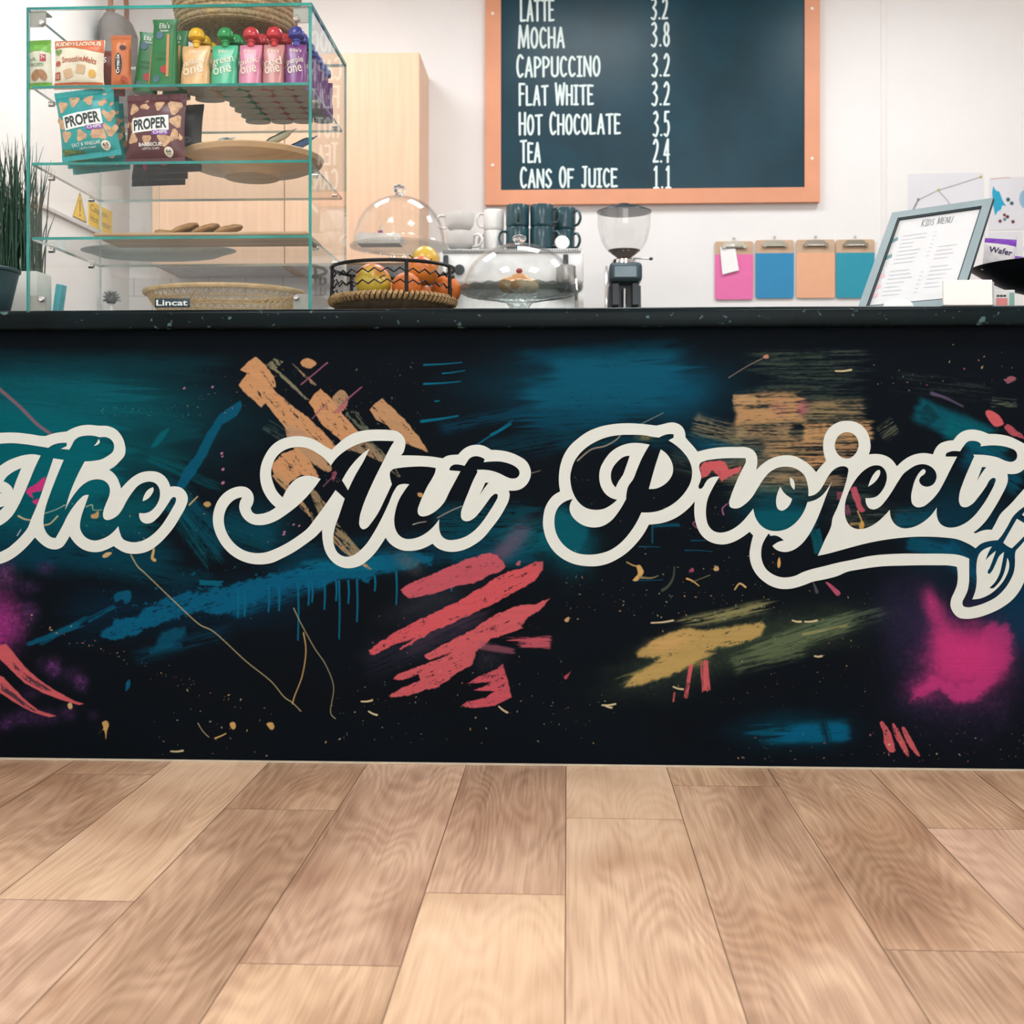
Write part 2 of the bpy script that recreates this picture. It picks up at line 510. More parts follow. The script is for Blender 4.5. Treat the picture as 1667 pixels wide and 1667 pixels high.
# ------------------------------------------------------------------ the cut lettering on the counter, traced as outlines
# "x,y" smooth point, "x,y!" corner; the letter in front picks the sheet the outline was measured on
SH = {'A': (0, 690, .12), 'B': (0, 750, .12), 'C': (120, 730, .12), 'D': (340, 740, .12), 'E': (420, 690, .12), 'F': (500, 730, .12),
      'G': (620, 730, .12), 'H': (700, 720, .12), 'I': (880, 680, .12), 'J': (880, 750, .12), 'K': (1000, 680, .12), 'L': (1110, 710, .12),
      'M': (1210, 780, .12), 'N': (1280, 680, .12), 'O': (1430, 690, .14217), 'Q': (1467, 820, .12), 'X': (0, 0, 1)}
OUT = [
# The: outer
"""A -400,420 -300,190 -150,140 0,122 200,118 400,138 590,165 620,165! 750,125 900,106! 1000,55 1130,18 1220,14 1330,25 1470,32 1570,75 1640,150
C 700,-20 703,20 690,95 630,170 560,240 480,290! 540,335 590,400 620,470 643,545! 720,460 820,375 920,325 1040,308 1150,325 1230,375 1280,440 1310,520! 1380,515 1450,530 1510,580 1545,650 1545,720 1520,790 1450,920 1350,1080 1260,1190 1150,1300 1030,1385 900,1425 800,1430 700,1415 610,1370 543,1325! 450,1370 350,1403 250,1405 150,1380 60,1325 0,1265
B 945,1020! 900,1100 850,1165 780,1200 720,1203 640,1180 560,1125 475,1040! 380,1150 250,1270 120,1355 0,1400 -150,1420 -300,1380 -400,1200""",
# The: letters
"""A -300,330 -150,290 0,270 150,262 350,278 500,300 655,325! 720,285 800,262 907,258! 907,300! 825,340! 940,350! 970,300 1010,225 1060,185 1150,162 1250,160 1355,183! 1420,178 1490,200 1540,260 1550,320 1530,380 1470,430 1380,480 1270,502 1150,510! 1075,650 1010,790 940,970 885,1165! 940,1060 1020,940 1120,830 1220,770 1330,752 1420,775 1475,830 1493,900 1480,980 1440,1080 1405,1180 1398,1250 1420,1295 1470,1305 1530,1285
C 600,905 650,840 720,710 800,590 880,500 970,458 1050,452 1120,480 1160,540 1172,620 1150,720 1100,800 1030,860 960,880 890,876! 890,930 920,990 980,1020 1050,1010 1130,950 1220,840 1300,720 1335,670 1365,658 1390,680 1385,720 1340,810 1270,930 1180,1060 1070,1170 960,1240 850,1272 750,1265 660,1220 630,1150 605,1055! 560,1110 480,1180 380,1230 280,1250 190,1225 120,1160 85,1070 90,990 120,870 160,760 205,630! 150,635 80,690 0,785
A 920,1240 850,1380 755,1550! 700,1540 640,1490 595,1390 595,1260 620,1130 680,950 760,740 865,490! 725,468! 690,570 630,745 540,1010 480,1160 420,1300
B 380,905 300,1010 200,1110 100,1190 0,1240 -200,1290 -300,1200! -200,940 0,880
A 80,1330 150,1265 250,1110 330,940 410,750 480,580 553,430! 480,415 350,420 220,455 100,505 0,570 -200,720 -300,500""",
"A 290,600! 230,625 150,670 80,730 48,780! 110,810 160,860 180,900! 210,800 250,700", "A -80,900! 25,938! -80,960!", "A -60,1150! 65,1113! 30,1150 0,1175 -60,1200!",
"A 1340,205! 1355,250 1330,280 1275,300! 1310,260", "C 1075,525! 1085,560 1060,620 1010,680 935,717! 955,640 1010,560",
# Art: outer
"""D 55,860 75,740 120,630 200,530 310,460 430,432 510,445 570,490 605,560 605,640 568,725! 585,775 620,803 700,805 800,780 910,715! 850,660 780,570 725,460 697,330 697,220 720,110
E 100,420 150,340 230,260 340,200 450,173 580,168 700,190 820,245 920,310 1000,352! 1080,275 1200,180 1330,115 1480,85 1667,78
X 634,700 647,702.5 656,710 660,720 658.5,731
G 305,55 270,95! 400,95 550,100 700,112 840,135! 900,100 970,88
H 383,167! 430,115 500,65 570,40 640,33 720,45 830,103! 950,110 1080,135 1200,185 1300,250 1355,340 1370,420 1350,510 1300,585 1220,640 1130,657 1068,655! 1080,700 1070,780 1020,890 930,1040 830,1170 720,1300 600,1390 470,1455 330,1485 200,1475 110,1440 35,1375!
G 600,1345 500,1378 400,1390 300,1383 200,1345 120,1285 65,1210!
F 1000,1310 920,1420 820,1520 720,1590 600,1623 500,1620 400,1580 310,1500 250,1400 215,1270 205,1100!
D 1450,1110 1320,1210 1150,1325 1000,1405 850,1470 700,1490 550,1475 400,1420 270,1330 160,1200 90,1060 60,950""",
# Art: letters
"""D 455,578! 420,650 413,720 440,810 500,890 580,940 680,958 790,945 920,895 1060,805 1240,660 1400,490
E 850,748! 750,712 640,705 540,735 450,810 390,890 335,1000! 260,920 205,800 178,690 190,580 235,470 320,380 430,330 550,315 680,335 800,395 900,470 990,565! 1060,470 1150,390 1280,310 1420,255 1560,232 1667,230
X 642,718.3!
F 1150,-50 1090,60 1020,200 920,400 820,620 750,800 710,960 712,1050 755,1097 800,1085 870,1010 960,880 1050,700 1150,485! 1125,390 1125,320 1160,285 1250,265 1400,250 1550,245
G 660,252 745,265! 740,310 700,400 640,500 580,620 530,740 500,840 505,885 540,918 600,920 680,890 780,820 860,730 930,590 1000,460 1080,310! 930,297! 935,265 950,245 1135,235! 1165,190 1210,130 1280,105 1350,115 1410,145! 1395,187!
H 850,260 960,262 1060,285 1150,325 1205,375 1215,430 1180,480 1120,493 1050,475 960,430 850,390 750,374 635,374! 645,402! 590,510 520,680 460,830 420,970 425,1030 460,1065 520,1070 590,1035 680,940 770,820 850,720 880,700 915,705 920,730 880,820 800,950 710,1080 600,1200 480,1280 350,1320 230,1320 170,1285 130,1200 123,1110 125,1045!
G 740,1030 650,1120 540,1190 430,1225 330,1225 250,1180 200,1100 182,1000 200,840 250,690 310,590 385,487! 280,485 235,500 190,560
F 1100,760 1000,970 900,1150 800,1300 700,1400 600,1460 500,1465 420,1420 370,1330 355,1200 375,1080 430,920 510,680! 385,565! 300,690 200,830 110,950 0,1090
D 1200,1110 1060,1200 900,1280 750,1330 620,1335 480,1300 360,1220 270,1110 215,980 205,850 235,740 290,660 360,605""",
"E 1515,335! 1450,380 1350,470 1240,600 1140,765! 1222,900! 1330,680 1430,510", "H 750,548! 797,548! 755,600 670,725! 705,650",
# Project: outer
"""I 32,1430 38,1340 60,1230 110,1130 180,1050 265,1000! 250,900 250,780 270,640 320,500 400,380 510,280 640,190 800,125 980,88 1180,75 1370,85 1570,107!
K 650,90 740,68 810,65 880,90 935,140 960,200 965,265! 1010,320 1070,385 1130,460! 1250,430 1400,405 1550,397
L 750,148 880,152 960,185 1010,250 1025,340 1008,460! 1080,390 1180,320 1300,275 1430,260 1540,275 1640,325
N 310,635 405,740! 460,670 540,585! 510,490 500,390 510,280 560,170 640,95 740,50 840,42 950,62 1040,120 1110,220 1140,340 1140,430 1118,498! 1230,492 1330,510 1420,560
O 211,487! 290,415 400,355 510,335 625,350! 650,290 700,230 770,200 860,188! 900,135 970,85 1060,65 1150,75 1260,115! 1380,120 1500,145 1600,190 1690,245 1740,320 1745,400 1720,470 1667,520 1610,560 1540,575 1475,572! 1482,640 1460,720 1420,800 1330,960 1230,1110 1120,1220 1085,1245! 1115,1253! 1170,1228 1240,1212 1300,1213! 1340,1140 1400,1030 1480,950 1530,900 1600,820 1667,745 1900,480! 2050,620!
Q 1900,560 1760,800 1667,1060 1600,1190 1500,1310 1380,1400 1200,1490 1050,1540 880,1562 780,1545 710,1480 670,1390 680,1290 720,1200 755,1110 768,1000 765,920 755,855! 650,838 500,835 250,835 0,840
X 1435,922 1402,926.5 1376,932
M 1300,1305 1100,1360 950,1390 800,1445 650,1485 530,1490 400,1460 280,1390 170,1280 105,1150 85,1040 100,900 135,765! 85,715!
L 820,1370 700,1435 580,1468 460,1460 340,1410 250,1320 195,1200 170,1060 175,885! 90,980 0,1055
K 780,1385 640,1430 470,1450!
J 1400,990 1300,1120 1180,1240 1050,1330 900,1400 760,1430 620,1430 450,1400 300,1330 180,1230 90,1090 45,950""",
# P
"""I 403,800 420,700 460,590 530,490 640,390 760,320 900,265 1050,238 1250,232 1420,240
K 520,260 605,270! 680,235 740,222 806,225! 806,270! 735,308! 830,370 930,460 1010,570 1050,680 1055,780 1030,890 960,1010 860,1120 730,1210 600,1265 480,1285 368,1285!
J 1300,840 1200,990 1080,1120 950,1210 800,1260 650,1275 500,1255 370,1190 270,1090 205,960 188,830 200,720 250,620 330,555 437,518! 400,590 393,660 420,740 490,820 590,880 710,905 830,890 950,820 1060,690 1160,520!
I 1165,1030 1195,920 1250,845 1310,700 1370,560 1480,365! 1350,345 1220,345 1080,385 960,460 870,570 810,690 795,800 815,920 870,1020 950,1085 1040,1113! 960,1180 860,1235 740,1250 620,1225 520,1150 450,1040 410,900""",
"K 630,430! 700,480 760,560 795,660 790,760 740,850 660,920 570,960 468,967! 500,850 560,640", "I 1210,515! 1130,530 1040,600 970,700 953,790 970,880 1018,948! 1060,860 1120,770 1150,690",
# r o j and the swash
"""L 234,410 250,365 300,340 420,315 560,302 720,298 865,300! 868,350 840,410 780,530 720,670 660,830 640,910 655,960 700,980 760,978 860,920 950,830 1020,720 1110,580 1190,490 1300,430 1420,415 1530,435 1610,480
N 250,790 280,870 298,960 300,1065! 380,1045 450,990 510,900 570,790 650,700 740,660 800,662 840,690 835,760 790,940 700,1200 620,1400
M 1200,600 1100,840 1010,1040! 1150,1010 1300,970 1480,920 1667,872
Q 0,462 200,448 400,448 600,460 750,480 850,515 940,560 1010,605! 1080,545 1180,510 1310,495! 1350,450 1440,310 1520,170 1600,90 1667,40 1800,-100! 1900,0! 1800,310 1667,510 1590,600 1555,640 1545,700 1545,800 1530,920 1480,1040 1400,1160 1290,1265 1150,1340 1000,1390 890,1405 840,1385 830,1340 860,1270 900,1180 920,1060 922,900 922,745! 850,715 750,690 600,680 300,678 0,678
M 1667,1052 1500,1090 1300,1130 1100,1180 900,1230 800,1265 720,1305 620,1330 510,1330 400,1290 310,1220 255,1110 242,990 255,900 290,820 345,735! 370,770! 440,765 500,790 550,832! 480,850 395,905! 430,945 500,980 580,988 680,960 780,890 880,770 970,610 1060,400 1130,210 1205,30! 1150,120 1080,210 1000,270 870,312! 840,400 780,510 690,610 580,680 460,705 340,690 240,630 170,530 135,400!
L 900,1070 800,1180 700,1255 600,1298 500,1308 420,1280 360,1210 330,1100 328,980 355,840 410,720 510,550! 420,555 350,590 310,650 275,705 240,715 225,690 240,640 262,560 250,490""",
"Q 1570,205! 1480,360 1385,530! 1440,575 1500,605! 1580,530 1667,440 1760,330! 1667,262!", "Q 1640,152! 1667,170! 1760,60! 1720,40!",
"""Q 1230,580! 1140,610 1060,680 1030,770 1020,900 1025,1050 1010,1170 965,1297! 1050,1290 1180,1240 1320,1130 1420,990 1465,850 1460,780 1440,735! 1420,850 1380,980 1310,1090 1230,1150 1195,1140! 1260,1080 1330,960 1370,800 1395,655! 1340,700 1280,820 1220,930 1195,953 1170,935 1195,880 1250,740 1285,640! 1220,690 1145,770! 1175,680""",
# e c t
"""N 1190,648 1280,655 1340,710 1365,800 1350,890 1300,990 1220,1070 1150,1090 1075,1090! 1085,1170 1120,1225 1180,1245 1260,1215 1350,1120 1440,990 1520,860 1600,750
O 352,520 430,475 520,462 600,490 655,550 665,620 630,690 560,720 500,705 465,655 480,610 530,570 540,540 520,518 480,545 430,620 390,740 375,850 390,920 440,955 500,950 590,890 680,790 760,650 830,510 900,375! 770,375! 775,340 800,325 935,315! 975,255 1020,205 1090,195 1150,210 1175,235! 1168,258! 1280,247 1400,252 1500,275 1570,310 1590,360 1575,410 1530,435 1460,425 1380,390 1260,362 1170,354 1083,352! 1098,370! 1040,500 970,670 925,820 925,900 950,945 1000,955 1070,920 1150,830 1230,720 1290,630 1315,618 1343,632 1335,670 1280,790 1180,950 1080,1070 980,1145 870,1185 770,1180 705,1140 670,1060 668,960! 590,1060 480,1145 370,1190 270,1193 190,1150 145,1080 130,985! 60,1060 0,1115
N 1150,1470 1040,1508 950,1508 870,1470 815,1390 793,1270 800,1150 840,1020 900,900 970,800 1060,710""",
"N 1265,710 1275,740 1250,810 1180,890 1110,935! 1140,850 1190,760 1240,712", "O 1185,495! 1235,495! 1180,570 1125,662! 1155,580",
"N 830,197 900,215 955,270 980,350 970,430 920,510 850,552 780,550 710,505 665,430 660,350 690,270 750,215",
"L 1335,685! 1380,760 1495,850! 1470,920 1420,980 1350,1012 1300,985 1280,920 1285,820", "L 1465,558! 1510,590 1530,650 1525,730! 1490,690",
]
def trace(s):
    pts = []
    sh = None
    for tok in s.split():
        if tok in SH:
            sh = SH[tok]
            continue
        cr = tok.endswith('!')
        x, y = tok.rstrip('!').split(',')
        pts.append((sh[0] + float(x) * sh[2], sh[1] + float(y) * sh[2], cr))
    n = len(pts)
    out = []
    for i in range(n):
        p1, p2 = pts[i], pts[(i + 1) % n]
        p0 = pts[i - 1] if not p1[2] else p1
        p3 = pts[(i + 2) % n] if not p2[2] else p2
        a, b, c, d = (np.array(q[:2]) for q in (p0, p1, p2, p3))
        L = np.linalg.norm(c - b)
        # tangents scaled to the local chord so uneven spacing does not overshoot
        def tan(u, v, w):
            l1, l2 = np.linalg.norm(v - u), np.linalg.norm(w - v)
            if l1 < 1e-6 or l2 < 1e-6:
                return (w - u) / max(l1 + l2, 1e-6)
            t = ((v - u) / l1 * l2 + (w - v) / l2 * l1) / (l1 + l2)
            return t / max(np.linalg.norm(t), 1e-6)
        t1, t2 = tan(a, b, c) * L, tan(b, c, d) * L
        if p1[2] and p2[2]:
            out.append(b)
            continue
        if p1[2]:
            t1 = 1.5 * (c - b) - 0.5 * t2
        if p2[2]:
            t2 = 1.5 * (c - b) - 0.5 * t1
        k = max(2, int(L / 3.0))
        for j in range(k):
            t = j / k
            out.append((2 * t ** 3 - 3 * t * t + 1) * b + (t ** 3 - 2 * t * t + t) * t1 + (-2 * t ** 3 + 3 * t * t) * c + (t ** 3 - t * t) * t2)
    return out
# ------------------------------------------------------------------ abstract paint on the counter front, brushed stroke by stroke
MX0, MX1, MZ0, MZ1 = -1.66, 1.5, 0.0, 0.92
def paint_mural(W, H, gain):
    rs = np.random.RandomState(7)
    xs = MX0 + (np.arange(W) + .5) / W * (MX1 - MX0)
    zs = MZ0 + (np.arange(H) + .5) / H * (MZ1 - MZ0)
    X, Z = np.meshgrid(xs, zs)
    dep = X * FW.x + DIST * FW.y
    U = 833.5 + FPX * (X * RT.x + DIST * RT.y) / dep
    V = HOR - FPX * (Z - CZ) / dep
    um, vm = U[H // 2], V[:, W // 2]
    tab = [rs.rand(256, 256) for _ in range(6)]
    def vn(x, y, s=0):
        xi, yi = np.floor(x).astype(int), np.floor(y).astype(int)
        xf, yf = x - xi, y - yi
        xf, yf = xf * xf * (3 - 2 * xf), yf * yf * (3 - 2 * yf)
        t = tab[s % 6]
        o = s * 37
        a, b = t[(yi + o) & 255, xi & 255], t[(yi + o) & 255, (xi + 1) & 255]
        c, d = t[(yi + 1 + o) & 255, xi & 255], t[(yi + 1 + o) & 255, (xi + 1) & 255]
        return (a + (b - a) * xf) * (1 - yf) + (c + (d - c) * xf) * yf
    def fb(x, y, s=0):
        return .5 * vn(x, y, s) + .3 * vn(x * 2.1, y * 2.1, s + 1) + .2 * vn(x * 4.3, y * 4.3, s + 2)
    def ss(a, b, x):
        t = np.clip((x - a) / (b - a), 0, 1)
        return t * t * (3 - 2 * t)
    img = np.empty((H, W, 3))
    img[:] = np.array([10, 16, 22.]) / 255
    dk = fb(U / 260, V / 140, 3)
    img += (dk[..., None] - .5) * np.array([.0, .02, .025])
    def hexc(c):
        return np.array([int(c[i:i + 2], 16) for i in (0, 2, 4)]) / 255
    def win(x0, y0, x1, y1):
        i0, i1 = np.searchsorted(um, [x0 - 12, x1 + 12])
        j1, j0 = H - np.searchsorted(vm[::-1], [y0 - 12, y1 + 12])
        return slice(max(j0, 0), max(j1, 0)), slice(i0, i1)
    def lay(w, a, col):
        a = np.clip(a, 0, 1)[..., None]
        img[w] = img[w] * (1 - a) + hexc(col) * a
    cnt = [0]
    def brush(x0, y0, x1, y1, wd, col, op=1, dry=.3, soft=.15, t0=1, t1=1, e0=.06, e1=.12, bend=0, warp=.16, tw=.18):
        cnt[0] += 1
        s = cnt[0]
        m = wd * .75 + abs(bend)
        w = win(min(x0, x1) - m, min(y0, y1) - m, max(x0, x1) + m, max(y0, y1) + m)
        u, v = U[w], V[w]
        L = math.hypot(x1 - x0, y1 - y0)
        dx, dy = (x1 - x0) / L, (y1 - y0) / L
        a = ((u - x0) * dx + (v - y0) * dy)
        b = (-(u - x0) * dy + (v - y0) * dx)
        st = a / L
        b = b - bend * 4 * st * (1 - st)
        hw = wd / 2 * (t0 + (t1 - t0) * np.clip(st, 0, 1))
        t = b / hw + (fb(a / 28, b / 14, s) - .5) * 2 * warp
        edge = 1 - ss(1 - soft, 1 + .02, np.abs(t))
        rag = vn(b / max(wd * .07, 1.6), a * 0 + s * 3.7, s)
        ends = ss(0, .015 + .16 * soft, st - e0 * rag) * ss(0, .015 + .16 * soft, 1 - st - e1 * rag)
        n = .5 * vn(a / 48, b / 1.7, s + 1) + .28 * vn(a / 6, b / 1.4, s + 2) + .22 * vn(a / 30, b / 6, s + 3)
        tex = ss(dry - tw, dry + tw * .9, n) if dry > 0 else 1
        lay(w, op * edge * ends * tex, col)
    def poly(pts, col, op=1, warp=2.5, soft=2.0, dry=.22, ang=-25):
        cnt[0] += 1
        s = cnt[0]
        if len(pts) <= 8:
            pts = [tuple(p)[:2] for p in catmull([(x, y, 0) for x, y in pts], 4, True)]
        pts = np.array(pts, float)
        w = win(pts[:, 0].min() - 6, pts[:, 1].min() - 6, pts[:, 0].max() + 6, pts[:, 1].max() + 6)
        u0, v0 = U[w], V[w]
        u = u0 + (fb(u0 / 9, v0 / 9, s) - .5) * 2 * warp
        v = v0 + (fb(u0 / 9, v0 / 9, s + 3) - .5) * 2 * warp
        ins = np.zeros(u.shape, bool)
        dist = np.full(u.shape, 1e9)
        n = len(pts)
        for i in range(n):
            (ax, ay), (bx, by) = pts[i], pts[(i + 1) % n]
            if ay != by:
                ins ^= ((ay > v) != (by > v)) & (u < (bx - ax) * (v - ay) / (by - ay) + ax)
            ll = (bx - ax) ** 2 + (by - ay) ** 2
            t = np.clip(((u - ax) * (bx - ax) + (v - ay) * (by - ay)) / max(ll, 1e-9), 0, 1)
            dist = np.minimum(dist, np.hypot(u - ax - t * (bx - ax), v - ay - t * (by - ay)))
        sd = np.where(ins, dist, -dist)
        al = ss(-soft * .5, soft * .5, sd)
        c, sn = math.cos(math.radians(ang)), math.sin(math.radians(ang))
        a, b = u0 * c + v0 * sn, -u0 * sn + v0 * c
        nn = .42 * vn(a / 20, b / 2.2, s + 1) + .34 * vn(a / 2.6, b / 1.3, s + 2) + .24 * vn(a / 9, b / 5, s + 4)
        tex = ss(dry - .16, dry + .14, nn) if dry > 0 else 1
        lay(w, op * al * tex, col)
    def spray(cx, cy, rx, ry, col, op=1, grain=.5, hard=1.2, rot=0, warp=.25):
        cnt[0] += 1
        s = cnt[0]
        m = max(rx, ry) * 2.3
        w = win(cx - m, cy - m, cx + m, cy + m)
        u, v = U[w] - cx, V[w] - cy
        c, sn = math.cos(math.radians(rot)), math.sin(math.radians(rot))
        a, b = (u * c + v * sn) / rx, (-u * sn + v * c) / ry
        d = np.hypot(a, b) * (1 + (fb(u / (rx * .6) + s, v / (ry * .6), s) - .5) * 2 * warp)
        g = 1 - grain + grain * 2 * vn(U[w] / 1.7, V[w] / 1.7, s + 1) * vn(U[w] / 5, V[w] / 5, s + 2)
        lay(w, op * np.exp(-d ** (2 * hard)) * g, col)
    def line(pts, w0, w1, col, op=1):
        pts = [tuple(p)[:2] for p in catmull([(x, y, 0) for x, y in pts], 10)]
        n = len(pts) - 1
        for i in range(n):
            (ax, ay), (bx, by) = pts[i], pts[i + 1]
            wd = w0 + (w1 - w0) * i / n
            w = win(min(ax, bx) - 6, min(ay, by) - 6, max(ax, bx) + 6, max(ay, by) + 6)
            u, v = U[w], V[w]
            ll = (bx - ax) ** 2 + (by - ay) ** 2 + 1e-9
            t = np.clip(((u - ax) * (bx - ax) + (v - ay) * (by - ay)) / ll, 0, 1)
            d = np.hypot(u - ax - t * (bx - ax), v - ay - t * (by - ay))
            lay(w, op * (1 - ss(wd / 2 - .5, wd / 2 + .6, d)), col)
    def dots(n, x0, y0, x1, y1, cols, r0=.6, r1=1.8, op=.9, seed=0, ang=None):
        q = np.random.RandomState(seed)
        for _ in range(n):
            t = q.rand()
            if ang is not None:      # strung along a line
                x, y = x0 + (x1 - x0) * t + q.randn() * ang, y0 + (y1 - y0) * t + q.randn() * ang
            else:
                x, y = x0 + (x1 - x0) * t, y0 + (y1 - y0) * q.rand()
            r = r0 + (r1 - r0) * q.rand() ** 3
            w = win(x - 5, y - 5, x + 5, y + 5)
            el = 1 + q.rand() * .8
            th = q.rand() * 3.1
            du, dv = U[w] - x, V[w] - y
            a, b = du * math.cos(th) + dv * math.sin(th), -du * math.sin(th) + dv * math.cos(th)
            d = np.hypot(a / el, b * el)
            lay(w, op * (1 - ss(r - .5, r + .6, d)), cols[q.randint(len(cols))])
    TEAL, TEAL2, BLUE, BLUE2 = '035a63', '06484f', '084e68', '063e54'
    ORG, ORG2, TAN, OLV = 'c58c60', 'b08763', 'b8985c', '5d6a52'
    COR, COR2, PNK, PUR = 'c8585c', 'b8565f', 'c1336f', '46305a'
    # --- left: teal wash
    brush(-90, 585, 420, 600, 60, TEAL2, .35, .3, .9)
    spray(150, 690, 240, 90, '0a3f48', .8, .1, 1.3)
    spray(60, 760, 190, 130, TEAL2, .8, .1, 1.5)
    spray(90, 650, 180, 45, '0a5560', .75, .15, 1.2, 4)
    spray(70, 760, 120, 100, TEAL, .75, .1, 1.3)
    brush(-80, 640, 300, 655, 95, '0b5963', .6, .34, .7, e1=.4)
    brush(-60, 620, 380, 700, 70, TEAL2, .5, .4, .8, e1=.3)
    brush(-60, 690, 250, 730, 90, TEAL, .8, .25, .6, e1=.3)
    brush(-80, 760, 240, 790, 110, TEAL, .8, .22, .6, e1=.3)
    brush(-80, 830, 300, 850, 110, '04505a', .75, .25, .7)
    brush(180, 720, 330, 770, 60, TEAL2, .55, .4, .7, e1=.4)
    brush(-60, 890, 330, 905, 100, '05394a', .8, .25, .8)
    brush(230, 740, 370, 800, 20, TEAL, .45, .45, .5)
    brush(240, 720, 340, 700, 26, TEAL2, .5, .45, .7)
    brush(250, 770, 390, 920, 100, '06485a', .75, .4, .7, .5, 1, .2, .2)
    brush(270, 810, 350, 930, 40, TEAL, .5, .5, .7)
    brush(120, 900, 360, 960, 70, '053a48', .6, .35, .8)
    brush(350, 850, 460, 890, 80, '05404e', .7, .35, .8)
    spray(420, 860, 60, 40, '05404f', .7, .1)
    poly([(392, 652), (395, 660), (386, 676), (362, 692), (348, 716), (336, 742), (318, 770), (300, 795), (284, 798), (300, 764), (322, 735), (338, 704), (356, 676), (372, 664)], '064f68', .92, 1.5, 3, .12, -60)
    poly([(276, 696), (272, 706), (258, 724), (246, 728), (258, 708), (268, 700)], TEAL, .85, 1, 3, .1)
    # --- blue band across with drips
    brush(60, 1010, 560, 965, 130, '07263a', .6, .3, .9)
    brush(400, 920, 900, 880, 90, '063546', .75, .36, .8)
    brush(680, 850, 900, 850, 90, '05505f', .6, .4, .7)
    brush(800, 900, 960, 850, 90, '05525e', .75, .35, .7)
    brush(720, 900, 890, 905, 46, '064356', .7, .42, .6)
    poly([(163, 1034), (185, 1012), (222, 1002), (245, 985), (278, 972), (320, 962), (360, 957), (400, 945), (440, 935), (500, 922), (560, 912), (640, 905), (705, 903), (700, 918), (650, 925), (612, 935), (600, 948), (560, 942), (520, 958), (480, 955), (440, 965), (410, 985), (360, 1000), (330, 995), (290, 1005), (250, 1018), (215, 1036), (180, 1042)], '075573', .95, 7, 6, .3, -18)
    brush(360, 990, 540, 930, 60, '075271', .75, .42, .5)
    brush(540, 930, 700, 905, 44, '05506a', .85, .4, .5)
    poly([(255, 1040), (268, 1028), (300, 1022), (300, 1036), (280, 1052), (258, 1056)], BLUE, .8, 5, 8, .2)
    brush(200, 1075, 400, 1020, 40, BLUE2, .5, .45, .7)
    brush(240, 1062, 300, 1048, 12, BLUE, .6, .4)
    brush(38, 1052, 140, 1012, 14, '06506a', .9, .35, .3, .6, 1)
    brush(60, 1052, 150, 1000, 8, BLUE, .7, .35)
    brush(140, 1012, 192, 985, 10, BLUE, .9, .4, .4)
    poly([(186, 968), (196, 962), (212, 962), (214, 974), (204, 984), (198, 974), (188, 980)], BLUE, .95, 3, 3, .15)
    brush(322, 948, 366, 950, 9, '07617a', .8, .2)
    brush(480, 925, 640, 915, 30, '066078', .6, .45, .4)
    for x, y0, y1 in ((387, 960, 1005), (398, 960, 1003), (437, 955, 996), (454, 955, 994), (485, 950, 1042), (502, 948, 985), (508, 948, 980), (528, 945, 992), (547, 945, 978), (552, 945, 1040), (567, 945, 982), (581, 944, 1012), (610, 938, 962), (645, 930, 984), (715, 930, 958), (735, 930, 962)):
        line([(x, y0), (x + 1, (y0 + y1) / 2), (x, y1)], 3.4, 2.6, '075a76', .85)
    dots(70, 160, 920, 460, 1010, [BLUE], .8, 3.2, .8, 3)
    poly([(206, 1110), (212, 1106), (211, 1118), (205, 1124)], '075a76', .9)
    # --- dashes
    for a in ((690, 594, 752, 590, 3), (720, 608, 757, 603, 2.4), (690, 625, 750, 621, 3.4), (686, 686, 746, 677, 5), (760, 735, 835, 684, 3), (708, 653, 716, 652, 2), (800, 708, 832, 690, 5)):
        line([(a[0], a[1]), ((a[0] + a[2]) / 2, (a[1] + a[3]) / 2 + .6), (a[2], a[3])], a[4], a[4] * .5, '076078', .8)
    # --- orange block strokes
    D = dict(warp=1.6, soft=2.0, dry=.26, ang=48)
    poly([(392, 601), (412, 583), (422, 585), (438, 602), (449, 622), (444, 630), (400, 607)], ORG, .97, **D)
    poly([(388, 627), (402, 608), (421, 607), (449, 637), (475, 660), (502, 680), (524, 700), (548, 728), (541, 737), (512, 742), (490, 722), (468, 700), (446, 674), (432, 656), (425, 663), (396, 637)], ORG, .97, **D)
    poly([(466, 690), (500, 706), (530, 736), (540, 758), (534, 766), (508, 752), (484, 736), (470, 718)], ORG2, .9, **D)
    poly([(434, 594), (446, 583), (462, 588), (450, 600), (470, 618), (503, 650), (500, 652), (476, 632), (450, 606), (440, 600)], '8f8264', .85, 1.6, 2, .4, 48)
    poly([(503, 654), (510, 644), (522, 633), (532, 640), (548, 660), (560, 676), (585, 705), (575, 714), (556, 718), (535, 700), (520, 686), (512, 668)], ORG, .97, **D)
    poly([(540, 648), (555, 634), (565, 642), (567, 655), (556, 670), (545, 660)], ORG2, .92, **D)
    poly([(562, 675), (578, 668), (600, 695), (612, 700), (596, 702), (580, 695)], '77785f', .75, 1.6, 2, .5, 48)
    poly([(602, 668), (610, 658), (622, 649), (640, 664), (665, 690), (684, 714), (697, 736), (680, 730), (660, 722), (640, 702), (625, 690), (612, 684)], 'ba8a62', .97, **D)
    poly([(489, 590), (498, 583), (512, 588), (515, 594), (505, 599), (493, 596)], ORG, .95, **D)
    poly([(476, 592), (484, 598), (500, 612), (514, 625), (508, 626), (496, 614)], ORG2, .85, 1.6, 2, .4, 48)
    poly([(466, 702), (492, 702), (500, 720), (480, 716)], 'b08268', .9, **D)
    poly([(442, 756), (460, 738), (486, 728), (504, 750), (520, 776), (512, 782), (490, 772), (466, 790), (446, 774)], ORG, .97, **D)
    poly([(442, 775), (452, 768), (480, 800), (510, 838), (540, 868), (575, 902), (606, 926), (598, 926), (560, 900), (520, 862), (480, 815)], 'ad8660', .93, 1.4, 2, .4, 48)
